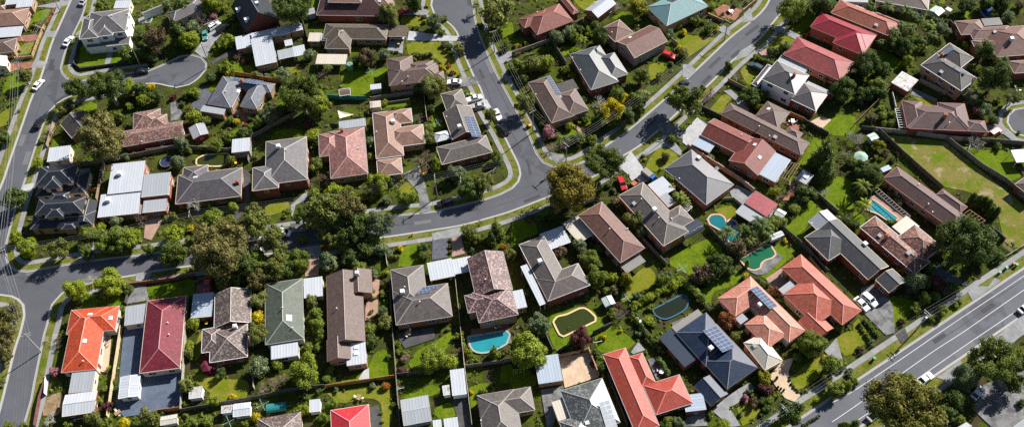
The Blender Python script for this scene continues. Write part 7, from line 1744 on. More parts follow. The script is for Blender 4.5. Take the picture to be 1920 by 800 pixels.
def build_house(rec, cat, name, group):
    short, label, roof, wall, pitch, wings, X = rec
    cx, cy = wings[0][0], wings[0][1]; root = empty(name, (cx, cy, 0)); tag(root, label, cat, group); tp = math.tan(math.radians(pitch))
    trim = random.choice(['trim_white', 'trim_cream', 'trim_brown', 'trim_grey', 'trim_brown', 'trim_grey']) if wall not in ('whitewall',) else 'trim_white'
    if roof in ('terrapink', 'terrared'): trim = 'trim_red'
    if roof == 'maroonbrown': trim = 'trim_red'
    if roof in ('navy', 'navy2'): trim = 'trim_dark'
    capmat = cached(('cap', roof), lambda: simple('cap_'+roof, sc(tuple(.75*x+.25*.3 for x in ROOFCOL.get(roof, (.3, .3, .3))), 1.5), .6, .15, 2))
    roofs = []; door_done = cat != 'house'
    for wi, (wx, wy, a, b, ang, z, kind, rm) in enumerate(wings):
        HRECT.append((wx, wy, a, b, ang)); u = (math.cos(ang), math.sin(ang)); v = (-u[1], u[0]); ox, oy = wx-cx, wy-cy
        if kind == 'gv' or (kind[0] in 'h' and b > a): a, b, u, v = b, a, v, (-u[0], -u[1]); ang += math.pi/2
        W = lambda s, t, h: (ox+s*u[0]+t*v[0], oy+s*u[1]+t*v[1], h)
        K = 'h' if kind[0] == 'h' else 'g' if kind in ('gu', 'gv', 'w') else kind[0]
        rmat = MATS[rm]; m = MB()
        def rf(pts):
            p = [Vector(q) for q in pts]; e = (p[1]-p[0]).normalized(); n = (p[1]-p[0]).cross(p[2]-p[0]).normalized(); up = n.cross(e)
            m.face(pts, [((q-p[0]).dot(e)+wi*3.3, (q-p[0]).dot(up)) for q in p])
        cap = MB(); gut = MB()
        if K in 'hgp':
            a = max(a, b+.05) if K != 'g' else a; h = b*tp; q = a-b if K != 'g' else a
            C = [W(-a, -b, z), W(a, -b, z), W(a, b, z), W(-a, b, z)]; R0, R1 = W(-q, 0, z+h), W(q, 0, z+h)
            rf([C[0], C[1], R1, R0]); rf([C[2], C[3], R0, R1])
            if K != 'g': rf([C[1], C[2], R1]); rf([C[3], C[0], R0])
            ridge_prism(cap, R0, R1)
            if K != 'g':
                for cc, rr in ((C[0], R0), (C[3], R0), (C[1], R1), (C[2], R1)): ridge_prism(cap, cc, rr)
            else:
                for e0, r0 in ((C[0], R0), (C[3], R0), (C[1], R1), (C[2], R1)): gut.beam((e0[0], e0[1], e0[2]-.06), (r0[0], r0[1], r0[2]-.06), .1, .16)
            gut.face([(p[0], p[1], p[2]-.04) for p in C][::-1]) if K != 'g' else None
        elif K == 'b':
            n = 8
            for i in range(n):
                t0, t1 = -math.pi/2+math.pi*i/n, -math.pi/2+math.pi*(i+1)/n; s0, s1 = math.sin(t0)*a, math.sin(t1)*a; h0, h1 = z+math.cos(t0)*.9, z+math.cos(t1)*.9
                rf([W(s0, -b, h0), W(s1, -b, h1), W(s1, b, h1), W(s0, b, h0)])
        else:
            sl = .035 if K != 's' else .14; sa = b*sl
            C = [W(-a, -b, z-sa), W(a, -b, z-sa), W(a, b, z+sa), W(-a, b, z+sa)]; rf([(p[0], p[1], p[2]+.1) for p in C])
            D = [(p[0], p[1], p[2]-.08) for p in C]; m.face(D[::-1])
            for i in range(4): m.face([D[i-1], D[i], (*C[i][:2], C[i][2]+.1), (*C[i-1][:2], C[i-1][2]+.1)])
        R = m.build('roof', rmat, root); roofs.append(R)
        if cap.f: cap.build('ridge_cap', capmat, R)
        if K in 'hg':
            for (s0, t0, s1, t1) in (((-a, -b-.05, a, -b-.05), (-a, b+.05, a, b+.05)) if K == 'g' else ((-a-.1, -b-.05, a+.1, -b-.05), (-a-.1, b+.05, a+.1, b+.05), (-a-.05, -b, -a-.05, b), (a+.05, -b, a+.05, b))): gut.beam(W(s0, t0, z-.06), W(s1, t1, z-.06), .1, .13)
        elif K in 'cfse':
            sa = b*.035 if K != 's' else b*.14
            gut.beam(W(-a, -b-.06, z-sa), W(a, -b-.06, z-sa), .12, .16)
        if gut.f: gut.build('gutter', MATS[trim], R)
        if kind[0] in 'cbpew':
            def pf():
                p = MB(); p.box((0, 0, .5), (.06, .06, .5)); return p
            nx = 2 if a < 4 else 3
            for i in range(nx):
                for t in (-1, 1):
                    p = W((-1+2*i/(nx-1))*(a-.25), t*(b-.25), 0); shared('post', 'post', pf, MATS['trim_white'], root, p, ang, (1, 1, z-.12-b*.03))
            continue
        # walls
        ins = (.3 if K in 'hg' else .12)+.012*wi; A_, B_ = max(.4, a-ins), max(.4, b-ins); wm = MB(); zt = z-.06 if K in 'hg' else z-b*(.14 if K == 's' else .04)-.06
        c8 = [W(-A_, -B_, 0), W(A_, -B_, 0), W(A_, B_, 0), W(-A_, B_, 0)]; t8 = [(p[0], p[1], zt) for p in c8]
        if K == 's': t8 = [(p[0], p[1], zt if i < 2 else z+b*.12-.05) for i, p in enumerate(c8)]
        for i in range(4): wm.face([c8[i-1], c8[i], t8[i], t8[i-1]])
        if K == 'g':
            hr = (B_)*tp
            for s in (-1, 1): wm.face([W(s*A_, -B_, zt), W(s*A_, B_, zt), W(s*A_, 0, zt+hr)])
        wm.build('wall', MATS['wall_'+('redbrick' if roof == 'slatebrown' and z < 4.6 else wall)], root)
        # windows and a door on the sides that can be seen from the south
        if a < 1.6 or b < 1.6: continue
        rows = [min(1.55, z-1.15)] if z < 3.5 else [z-1.25] if z < 4.7 else [1.55, z-1.3]
        if 3.5 <= z < 4.7: rows.append(1.1)
        for (n, L, D) in (((-v[0], -v[1]), A_, B_), (v, A_, B_), (u, B_, A_), ((-u[0], -u[1]), B_, A_)):
            if not facing(n, (wx, wy)): continue
            tang = (-n[1], n[0]); cnt = int(2*L/3.4)
            for ri, rz in enumerate(rows):
                for q in range(cnt):
                    if random.random() < .12: continue
                    o_ = (-(cnt-1)/2+q)*2*L/max(cnt, 1)+random.uniform(-.25, .25); x, y = n[0]*(D+.012)+tang[0]*o_, n[1]*(D+.012)+tang[1]*o_; gx, gy = wx+x, wy+y; hid = False
                    for wj, w2 in enumerate(wings):
                        if wj == wi or w2[6][0] in 'cbpew': continue
                        c2, s2 = math.cos(w2[4]), math.sin(w2[4]); dx, dy = gx-w2[0], gy-w2[1]
                        if abs(dx*c2+dy*s2) < w2[2] and abs(-dx*s2+dy*c2) < w2[3] and w2[5] > rz+.3: hid = True
                    if hid: continue
                    an = math.atan2(n[1], n[0])-math.pi/2
                    if not door_done and ri == 0 and cnt >= 2:
                        def df():
                            d = MB(); d.box((0, 0, 1.02), (.46, .04, 1.02)); return d
                        def hf():
                            d = MB(); d.box((.36, .07, 1.0), (.03, .05, .08)); return d
                        o = shared('door', 'door', df, MATS['door_paint'], root, (ox+x, oy+y, .03), an); shared('handle', 'handle', hf, MATS['steel'], o, (0, 0, 0)); door_done = True; continue
                    ww = random.choice((1.5, 1.8, 1.2)) if cat == 'house' else 1.0
                    add_window(root, ox+x, oy+y, rz, an, ww, 1.2 if rz > 1.2 else .8, 'trim_white' if trim != 'trim_dark' else 'trim_dark')
    roof_extras(roofs, X, root, wings[0][4], roof)
    return root
ROOFCOL = {}
for k in list(MATS): pass
for k, c in dict(tan=(.27, .155, .115), brown=(.135, .088, .074), brownred=(.17, .08, .062), redbrown=(.235, .075, .055), redbrown2=(.24, .05, .04), browngreen=(.115, .095, .072), darkmaroon=(.075, .03, .03), grey=(.2, .19, .19), greybrown=(.18, .15, .135), purplegrey=(.14, .125, .135), dgrey=(.1, .1, .105), dgreybrown=(.1, .085, .08), navy=(.05, .055, .065), navy2=(.05, .06, .085), slate=(.16, .16, .16), slatebrown=(.12, .1, .1), slateblue=(.12, .115, .13), lichenslate=(.14, .14, .135), crimson=(.33, .02, .04), dustyred=(.37, .09, .085), orangebrown=(.36, .1, .06), greytan=(.22, .17, .15), maroonbrown=(.17, .1, .09), speckbrown=(.24, .15, .13), speckred=(.22, .11, .085), speckgrey=(.2, .16, .145), speckpurple=(.24, .17, .16), pinkred=(.33, .15, .13), green=(.14, .16, .12), orangered=(.54, .08, .03), maroon=(.2, .03, .045), red=(.46, .08, .055), redpink=(.58, .08, .09), terrapink=(.55, .26, .19), terrared=(.44, .13, .085), bluegrey=(.14, .142, .165)).items(): ROOFCOL[k] = c
for rec in HOUSES:
    nm = 'garage' if 'garage' in rec[0] else 'carport' if 'carport' in rec[0] and 'house' not in rec[0] else 'house'
    build_house(rec, nm, nm, 'houses of the suburb' if nm == 'house' else 'garages and sheds')
for rec in SHEDS: build_house(rec, rec[0], rec[0], 'garages and sheds')

# ------------------------------------------------------------------ trees and shrubs
def ico(sub):
    bm = bmesh.new(); bmesh.ops.create_icosphere(bm, subdivisions=sub, radius=1); v = np.array([x.co[:] for x in bm.verts]); f = [tuple(y.index for y in x.verts) for x in bm.faces]; bm.free(); return v, f
ICO1 = ico(1); ICO2 = ico(2)
def leaf_mesh(name, clumps, n, size, seed, core=.72, flat=1.0, elong=1.3, up=.15):
    r = np.random.default_rng(seed); C = np.array([c[:3] for c in clumps]); Rr = np.array([c[3] for c in clumps]); w = Rr**2/np.sum(Rr**2)
    k = r.choice(len(C), n, p=w); d = r.normal(size=(n, 3)); d[:, 2] = d[:, 2]+.25; d /= np.linalg.norm(d, axis=1)[:, None]
    p = C[k]+d*(Rr[k]*r.uniform(.74, 1.08, n))[:, None]*np.array([1, 1, flat])
    nrm = d+r.normal(scale=.55, size=(n, 3)); nrm[:, 2] += up; nrm /= np.linalg.norm(nrm, axis=1)[:, None]
    t = np.cross(nrm, r.normal(size=(n, 3))); t /= np.linalg.norm(t, axis=1)[:, None]+1e-9; b = np.cross(nrm, t); s = size*r.uniform(.6, 1.35, n)[:, None]
    V = np.stack([p-t*s*elong, p-b*s*.75+nrm*s*.2, p+t*s*elong, p+b*s*.75+nrm*s*.2], 1).reshape(-1, 3)
    verts = [V]; F = np.arange(4*n).reshape(-1, 4).tolist(); off = 4*n
    iv, fc = ICO1
    for c in clumps:
        jit = 1+r.normal(scale=.08, size=(len(iv), 1)); verts.append(np.array(c[:3])+iv*jit*c[3]*core*np.array([1, 1, flat])); F += [[i+off for i in q] for q in fc]; off += len(iv)
    me = bpy.data.meshes.new(name); me.from_pydata(np.concatenate(verts).tolist(), [], F); me.materials.append(MATS['leaf_m']); me.update(); return me
def clumps_round(seed, n, r0=.42, sq=.9):
    r = np.random.default_rng(seed); out = [(0, 0, 0, .62)]
    for i in range(n):
        d = r.normal(size=3); d /= np.linalg.norm(d); q = r.uniform(.42, .82); s = r0*r.uniform(.45, 1.15); out.append((d[0]*q, d[1]*q, d[2]*q*sq, s))
    return out
def clumps_euc(seed, n, sq=.62):
    r = np.random.default_rng(seed); out = []
    while len(out) < n:
        d = r.uniform(-1, 1, 3)
        if np.hypot(d[0], d[1]) > .82 or d[2] < -.75: continue
        z = d[2]*sq*math.sqrt(max(.05, 1-(d[0]**2+d[1]**2)*.9)); out.append((d[0], d[1], z, r.uniform(.16, .34)))
    return out
def clumps_cone(seed, n, hh=1.5, taper=1.0):
    r = np.random.default_rng(seed); out = []
    for i in range(n):
        t = i/(n-1); z = -hh+2*hh*t; w = (1-t)**.8*taper*(.78 if t > .08 else .6); k = max(1, int(5*(1-t)+1)); 
        for j in range(k):
            a = r.uniform(0, 6.28); q = w*(.55 if k > 1 else 0); out.append((math.cos(a)*q, math.sin(a)*q, z, max(.1, w*.55+.04)))
    return out
PROTO = {}
for i in range(9): PROTO['round', i] = leaf_mesh('crown', clumps_round(20+i, 14+3*i, .5-.022*i, .8+.04*i), 2600, .05+.004*(i % 5), 100+i, flat=.9+.03*i)
for i in range(5): PROTO['big', i] = leaf_mesh('crown', clumps_round(740+i, 30+8*i, .36-.025*i, .92), 7000, .034+.003*i, 1140+i)
for i in range(4): PROTO['shrub', i] = leaf_mesh('crown', clumps_round(60+i, 9, .45, .8), 420, .13, 160+i)
for i in range(7): PROTO['euc', i] = leaf_mesh('crown', clumps_euc(80+i, 24+4*i, .55+.05*i), 3600, .042+.003*i, 180+i, core=.5)
for i in range(4): PROTO['eucbig', i] = leaf_mesh('crown', [(c[0], c[1], c[2], c[3]*.8) for c in clumps_euc(95+i, 70+15*i, .5+.09*i)], 11000, .026, 195+i, core=.6)
for i in range(2): PROTO['conic', i] = leaf_mesh('crown', clumps_cone(110+i, 11), 3000, .06, 210+i, elong=1.5)
PROTO['column', 0] = leaf_mesh('crown', [(0, 0, z, (.95 if abs(z) < 1.6 else .6 if z > 0 else .8)*(1 if z < 1.8 else .75)) for z in np.linspace(-2.3, 2.3, 8)], 900, .16, 230, elong=1.6)
def palm_mesh(seed):
    r = np.random.default_rng(seed); m = MB(); 
    for i in range(26):
        a = 2.399*i+r.uniform(-.2, .2); el = r.uniform(-.1, 1.25); L = r.uniform(.85, 1.12); pts = []
        for k in range(7):
            t = k/6; h = L*t*math.cos(el*(1-t*.2)); z = L*t*math.sin(el)-.62*t*t*L; pts.append((math.cos(a)*h, math.sin(a)*h, z))
        sx, sy = -math.sin(a), math.cos(a)
        for k in range(6):
            w0, w1 = .13*math.sin(math.pi*(.08+.9*k/6)), .13*math.sin(math.pi*(.08+.9*(k+1)/6)); p, q = pts[k], pts[k+1]
            for s in (-1, 1):
                for h in range(2):
                    f0, f1 = h/2, h/2+.36; A = [p[j]+(q[j]-p[j])*f0 for j in range(3)]; B = [p[j]+(q[j]-p[j])*f1 for j in range(3)]
                    m.face([A, B, (B[0]+s*sx*w1+.05*math.cos(a), B[1]+s*sy*w1+.05*math.sin(a), B[2]-.05), (A[0]+s*sx*w0+.05*math.cos(a), A[1]+s*sy*w0+.05*math.sin(a), A[2]-.05)])
    return m.mesh('crown', MATS['leaf_m'])
for i in range(3): PROTO['palm', i] = palm_mesh(300+i)
def bare_mesh(seed):
    r = np.random.default_rng(seed); m = MB()
    def br(p, d, L, rad, lv):
        q = p+d*L; mid = (p+q)/2+r.normal(scale=.05*L, size=3); m.tube([p, mid, q], [rad, rad*.8, rad*.55], 4)
        if lv == 0: return
        for k in range(5 if lv > 2 else 4 if lv > 1 else 3):
            nd = d+r.normal(scale=.62, size=3); nd[2] = abs(nd[2])*.75+.05; nd /= np.linalg.norm(nd); br(p+(q-p)*r.uniform(.5, 1), nd, L*r.uniform(.6, .82), rad*.55, lv-1)
    br(np.array([0, 0, -1.0]), np.array([0, 0, 1.0]), .62, .06, 4); return m.mesh('crown', MATS['twig_b'])
for i in range(3): PROTO['bare', i] = bare_mesh(400+i)
def trunk_mesh(seed, limbs):
    r = np.random.default_rng(seed); m = MB(); m.tube([(0, 0, 0), (.01, .02, .3), (-.02, .0, .62), (0, .02, 1)], [.075, .055, .045, .025], 7)
    for k in range(limbs):
        a = 6.28*k/limbs+r.uniform(-.4, .4); z = r.uniform(.4, .62); L = r.uniform(.3, .5); m.tube([(0, 0, z), (math.cos(a)*L*.5, math.sin(a)*L*.5, z+.14), (math.cos(a)*L, math.sin(a)*L, z+.3)], [.032, .024, .012], 5)
    return m.mesh('trunk', MATS['bark'])
TRUNK = [trunk_mesh(500+i, 5) for i in range(3)]; PTRUNK = trunk_mesh(510, 0)
NAMES = {'tree': 'tree', 'shrub': 'shrub', 'gum tree': 'gum_tree', 'conifer': 'conifer', 'pencil cypress': 'pencil_cypress', 'palm': 'palm_tree', 'leafless tree': 'leafless_tree', 'leafless shrub': 'leafless_shrub'}
PLANT = []
for i, (kind, col, x, y, r, zc, words_, li, rel, order) in enumerate(TREES):
    size, kw = words_.split('|'); look = f'{size} {COLOUR_WORD[col]} {kw}' if kind != 'bare' else f'{size} {COLOUR_WORD[col]} {kw}'
    lab = make_label(look, li, rel, order); cat = {'gum tree': 'tree', 'leafless tree': 'tree', 'leafless shrub': 'shrub', 'pencil cypress': 'cypress'}.get(kw, kw); grp = {'shrub': 'garden shrubs', 'tree': 'garden and street trees', 'palm': 'garden palms', 'conifer': 'garden conifers', 'cypress': 'garden cypresses'}[cat]
    rz = random.uniform(0, 6.28); lm_ = MATS['leaf_'+col]; PLANT.append((x, y, r))
    if kw == 'shrub':
        o = link('shrub', PROTO['shrub' if r < 1.1 else 'round', i % 4], None, (x, y, max(.25, zc*.85)), rz, (r*1.02, r*random.uniform(.92, 1.05), r*random.uniform(.85, 1.1))); own_mat(o, lm_); tag(o, lab, cat, grp); continue
    root = empty(NAMES[kw], (x, y, 0), rz); tag(root, lab, cat, grp)
    if kind == 'bare':
        o = link('branches', PROTO['bare', i % 3], root, (0, 0, zc), 0, (r*1.1, r*1.1, zc)); own_mat(o, MATS.get('twig_'+col, MATS['twig_b'])); continue
    if kind == 'round': key = ('big', i % 5) if r > 3 else ('round', i % 9); s = (r*random.uniform(.86, 1.16), r*random.uniform(.86, 1.16), r*random.uniform(.85, 1.2))
    elif kind == 'euc': key = ('eucbig', i % 4) if r > 5 else ('euc', i % 7); s = (r*random.uniform(.95, 1.25), r*random.uniform(.92, 1.2), r*random.uniform(1.0, 1.35))
    elif kind == 'conic': key = ('conic', i % 2); s = (r, r, r*.98)
    elif kind == 'column': key = ('column', 0); s = (r, r, r)
    else: key = ('palm', i % 3); s = (r*1.1, r*1.1, r*1.1)
    o = link('crown', PROTO[key], root, (0, 0, zc), 0, s); own_mat(o, lm_)
    th = zc if kind == 'palm' else zc+r*.3; t = link('trunk', PTRUNK if kind == 'palm' else TRUNK[i % 3], root, (0, 0, 0), 0, (min(th, r*1.6)*1.0, min(th, r*1.6)*1.0, th) if kind != 'palm' else (th*.6, th*.6, th))
    if kind == 'euc': own_mat(t, MATS['bark_pale'])
# the smallest shrubs, too many to count
vs, fs, mi, off = [], [], [], 0; cols = sorted(set(q[0] for q in SMALL_SHRUBS))
base = [np.array([v.co[:] for v in PROTO['shrub', k].vertices]) for k in range(4)]; bf = [[tuple(p.vertices) for p in PROTO['shrub', k].polygons] for k in range(4)]
for i, (col, x, y, r) in enumerate(SMALL_SHRUBS):
    a = random.uniform(0, 6.28); R = np.array([[math.cos(a), -math.sin(a), 0], [math.sin(a), math.cos(a), 0], [0, 0, 1]]); V = base[i % 4] @ R.T*r+np.array([x, y, r*.62]); vs.append(V); fs += [tuple(q+off for q in f) for f in bf[i % 4]]; mi += [cols.index(col)]*len(bf[i % 4]); off += len(V)
me = bpy.data.meshes.new('small_shrubs'); me.from_pydata(np.concatenate(vs).tolist(), [], fs)
for c in cols: me.materials.append(MATS['leaf_'+c])
me.polygons.foreach_set('material_index', mi); me.update(); tag(link('small_shrubs', me), 'tiny flowering and leafy shrubs dotted through the garden beds', 'shrubs', kind='stuff')
# hedges
for j, (col, w, h, pts, li, rel, order) in enumerate(HEDGES):
    P = smooth_chain(pts, .7); c = P.mean(0); r = np.random.default_rng(600+j); cl = []
    for p in P:
        for k in range(2): cl.append((p[0]-c[0]+r.uniform(-.22, .22)*w, p[1]-c[1]+r.uniform(-.22, .22)*w, h*r.uniform(.35, .68), min(w*.5, h*.45)*r.uniform(.8, 1.05)))
    o = link('hedge', leaf_mesh('hedge', cl, int(60*len(P)+200), .13, 700+j, core=.85), None, (c[0], c[1], 0)); own_mat(o, MATS['leaf_'+col]); tag(o, make_label(f'clipped {COLOUR_WORD[col]} hedge', li, rel, order), 'hedge', 'garden hedges')

# ------------------------------------------------------------------ fences
for k, c in dict(dark=(.07, .068, .065), tan=(.42, .27, .15), rail=(.38, .35, .30), tanw=(.34, .24, .15), grey=(.20, .18, .155), orange=(.36, .18, .06), teal=(.03, .24, .23), light=(.36, .32, .26), pinkw=(.42, .31, .25), brown=(.22, .14, .08), dgrey=(.11, .10, .088), white=(.7, .7, .68), pale=(.55, .44, .29), maroon=(.17, .07, .065), brick=(.26, .10, .065)).items():
    simple('fence_'+k, c, .85, .22, 1.6, objvar=.25)
def panel_mesh(kind):
    m = MB(); hb = .5-.03
    if kind == 'rail':
        for z in (.3, .62, .92): m.box((.5, 0, z), (.5, .03, .06))
    elif kind in ('tan', 'dark', 'pinkw', 'brick'): m.box((.5, 0, .47), (.5, .08, .47)); m.box((.5, 0, .97), (.5, .12, .03))
    else:
        n = 5
        for q in range(n): m.box(((q+.5)/n, .012*(q % 2), .475), (.5/n-.004, .018, .475))
        m.box((.5, .045, .25), (.5, .025, .03)); m.box((.5, .045, .75), (.5, .025, .03)); m.box((.5, 0, .975), (.5, .06, .02))
    return m.mesh('panel', MATS['fence_'+kind])
def fpost(kind):
    m = MB(); m.box((0, 0, .5), (.055, .055, .5)) if kind not in ('tan', 'dark', 'pinkw', 'brick') else m.box((0, 0, .52), (.18, .18, .52)); return m.mesh('post', MATS['fence_'+kind])
for kind, h, pts, li, rel, order in FENCES:
    nm = 'garden_wall' if kind in ('tan', 'dark', 'pinkw', 'brick') else 'fence'; root = empty(nm, (*pts[0], 0)); tag(root, make_label(FENCE_WORD[kind], li, rel, order), 'wall' if nm == 'garden_wall' else 'fence', 'garden fences and walls')
    pm, qm = cached(('panel', kind), lambda: panel_mesh(kind)), cached(('fpost', kind), lambda: fpost(kind)); x0, y0 = pts[0]
    for i in range(len(pts)-1):
        a, b = Vector((*pts[i], 0)), Vector((*pts[i+1], 0)); d = b-a; L = d.length; n = max(1, round(L/2.5)); an = math.atan2(d.y, d.x)
        for k in range(n):
            p = a+d*(k/n); hh = h*random.uniform(.96, 1.03); o = link('panel', pm, root, (p.x-x0, p.y-y0, 0), an+random.uniform(-.012, .012), (L/n-.03, 1, hh)); link('post', qm, root, (p.x-x0, p.y-y0, 0), an, (1, 1, h*1.03))

# ------------------------------------------------------------------ cars
for k, c in dict(white=(.78, .79, .8), silver=(.42, .43, .44), black=(.012, .012, .015), red=(.48, .012, .02), teal=(.08, .26, .24), teal4=(.03, .055, .075), blue=(.02, .12, .4)).items():
    m, nt, b = nodes('paint_'+k); b.inputs['Base Color'].default_value = (*c, 1); b.inputs['Roughness'].default_value = .3; b.inputs['Coat Weight'].default_value = .6; b.inputs['Coat Roughness'].default_value = .06; MATS['paint_'+k] = m
simple('tyre', (.02, .02, .02), .8); simple('rim', (.4, .4, .41), .35, metal=.7); simple('lamp_clear', (.75, .75, .72), .15); simple('lamp_red', (.4, .01, .01), .2); simple('car_glass', (.015, .02, .025), .05, spec=.8)
CARP = dict(sedan=dict(L=4.5, W=1.78, z=[(-2.25, .62), (-2.2, .86), (-1.55, .95), (-1.0, 1.0), (.75, .98), (1.6, .88), (2.15, .72), (2.25, .5)], cab=(-1.75, -1.05, .25, 1.05, 1.42)),
            suv=dict(L=4.6, W=1.85, z=[(-2.3, .6), (-2.27, 1.0), (-1.6, 1.06), (-1.0, 1.08), (.8, 1.06), (1.65, .98), (2.2, .85), (2.3, .5)], cab=(-2.2, -1.95, .35, 1.1, 1.68)),
            van=dict(L=4.9, W=1.9, z=[(-2.45, .6), (-2.44, 1.1), (-1.6, 1.12), (-1, 1.12), (1.2, 1.1), (1.9, 1.02), (2.35, .85), (2.45, .5)], cab=(-2.4, -2.3, 1.0, 1.75, 1.95)),
            ute=dict(L=5.0, W=1.82, z=[(-2.5, .6), (-2.48, .95), (-1.6, .97), (-.4, .98), (.9, .98), (1.75, .9), (2.4, .78), (2.5, .5)], cab=(-.62, -.4, .6, 1.3, 1.6)),
            truck=dict(L=5.6, W=1.95, z=[(-2.8, .6), (-2.78, .9), (-1.6, .92), (0, .95), (1.3, 1.05), (2.1, 1.0), (2.7, .9), (2.8, .5)], cab=(.5, .6, 1.5, 2.2, 1.8)))
def car_meshes(kind):
    P = CARP[kind]; W = P['W']/2; m = MB(); Z = P['z']; rows = []
    for x, zt in Z: rows.append([(x, -W*.93, .28), (x, -W, .55 if zt > .56 else zt), (x, -W*.97, zt-.06), (x, -W*.84, zt), (x, W*.84, zt), (x, W*.97, zt-.06), (x, W, .55 if zt > .56 else zt), (x, W*.93, .28)])
    for i in range(len(rows)-1):
        for j in range(7): m.face([rows[i][j], rows[i+1][j], rows[i+1][j+1], rows[i][j+1]][::-1])
        m.face([rows[i][0], rows[i+1][0], rows[i+1][7], rows[i][7]])
    m.face(rows[0]); m.face(rows[-1][::-1])
    x0, x1, x2, x3, zt = P['cab']; zb = .92 if kind != 'suv' else 1.0; zb = 1.05 if kind == 'van' else zb; wi, wo = W*.74, W*.9
    m.face([(x1, -wi, zt), (x2, -wi, zt), (x2, wi, zt), (x1, wi, zt)]); m.face([(x1+.04, -wi*.97, zt+.02), (x2-.04, -wi*.97, zt+.02), (x2-.04, wi*.97, zt+.02), (x1+.04, wi*.97, zt+.02)])
    for s in (-1, 1):                                   # pillars
        for (xa, xb) in ((x0, x1), (x3, x2)): m.beam((xa, s*wo, zb), (xb, s*wi, zt), .09)
        m.beam(((x0+x3)/2-.1, s*wo, zb), ((x1+x2)/2-.1, s*wi, zt), .08); m.beam((x1, s*wi, zt), (x2, s*wi, zt), .08)
        m.box((x3-.25, s*(W+.06), zb+.1), (.06, .09, .06))
    if kind == 'van': 
        for s in (-1, 1): m.face([(x0, s*wo*1.005, zb), (.4, s*wo*1.005, zb), (.4, s*wi*1.01, zt), (x1, s*wi*1.01, zt)])
    body = m
    def glass(pts): g = MB(); g.face(pts); return g
    e = .01
    G = [('windscreen', glass([(x3, -wo, zb+e), (x3, wo, zb+e), (x2, wi, zt-e), (x2, -wi, zt-e)])), ('rear_window', glass([(x0, wo, zb+e), (x0, -wo, zb+e), (x1, -wi, zt-e), (x1, wi, zt-e)]))]
    for s in (-1, 1): G.append(('side_window', glass([(x0, s*wo, zb+e), (x3, s*wo, zb+e), (x2, s*wi, zt-e), (x1, s*wi, zt-e)])))
    CAN = []
    if kind == 'truck': cn = MB(); cn.box((-1.15, 0, 1.28), (1.55, .95, .55)); cn.box((-1.15, 0, 1.86), (1.45, .85, .03)); CAN.append(('canopy', cn.mesh('canopy', MATS['wall_greywall'])))
    wh = MB(); wh.tube([(0, -.1, 0), (0, .1, 0)], .33, 14); rim = MB(); rim.tube([(0, -.115, 0), (0, .115, 0)], .2, 10)
    lamp = MB(); lamp.box((0, 0, 0), (.05, .2, .08))
    return dict(body=body.mesh('body', MATS['paint_white']), glass=[(n, x.mesh(n, MATS['car_glass'])) for n, x in G]+CAN, tyre=wh.mesh('tyre', MATS['tyre']), rim=rim.mesh('rim', MATS['rim']), lamp=lamp.mesh('headlight', MATS['lamp_clear']), tail=lamp.mesh('tail_light', MATS['lamp_red']), L=P['L'], W=W)
CWORD = dict(white='white', silver='silver', black='black', red='red', teal='teal', teal4='dark teal', blue='blue')
KWORD = dict(sedan='sedan car', suv='wagon car', ute='utility pickup', van='van', truck='small truck')
for col, kind, x, y, an, li, rel, order in CARS:
    M_ = cached(('car', kind), lambda: car_meshes(kind)); root = empty({'sedan': 'car', 'suv': 'car', 'ute': 'pickup', 'van': 'van', 'truck': 'truck'}[kind], (x, y, .045), an); tag(root, make_label(f'{CWORD[col]} {KWORD[kind]} parked', li, rel) if not order else make_label(f'{CWORD[col]} {KWORD[kind]} parked', li, rel, order), {'sedan': 'car', 'suv': 'car'}.get(kind, kind), 'vehicles along streets and drives')
    root.location.z = .15 if rel is not None else .05
    b = link('body', M_['body'], root); own_mat(b, MATS['paint_'+col])
    for n, g_ in M_['glass']: link(n, g_, b)
    for sx in (-1, 1):
        for sy in (-1, 1):
            w = empty('wheel', (sx*M_['L']*.29, sy*(M_['W']-.1), .33)); w.parent = root; link('tyre', M_['tyre'], w); link('rim', M_['rim'], w)
    for s in (-1, 1): link('headlight', M_['lamp'], b, (M_['L']/2-.08, s*M_['W']*.68, .66)); link('tail_light', M_['tail'], b, (-M_['L']/2+.03, s*M_['W']*.72, .78))

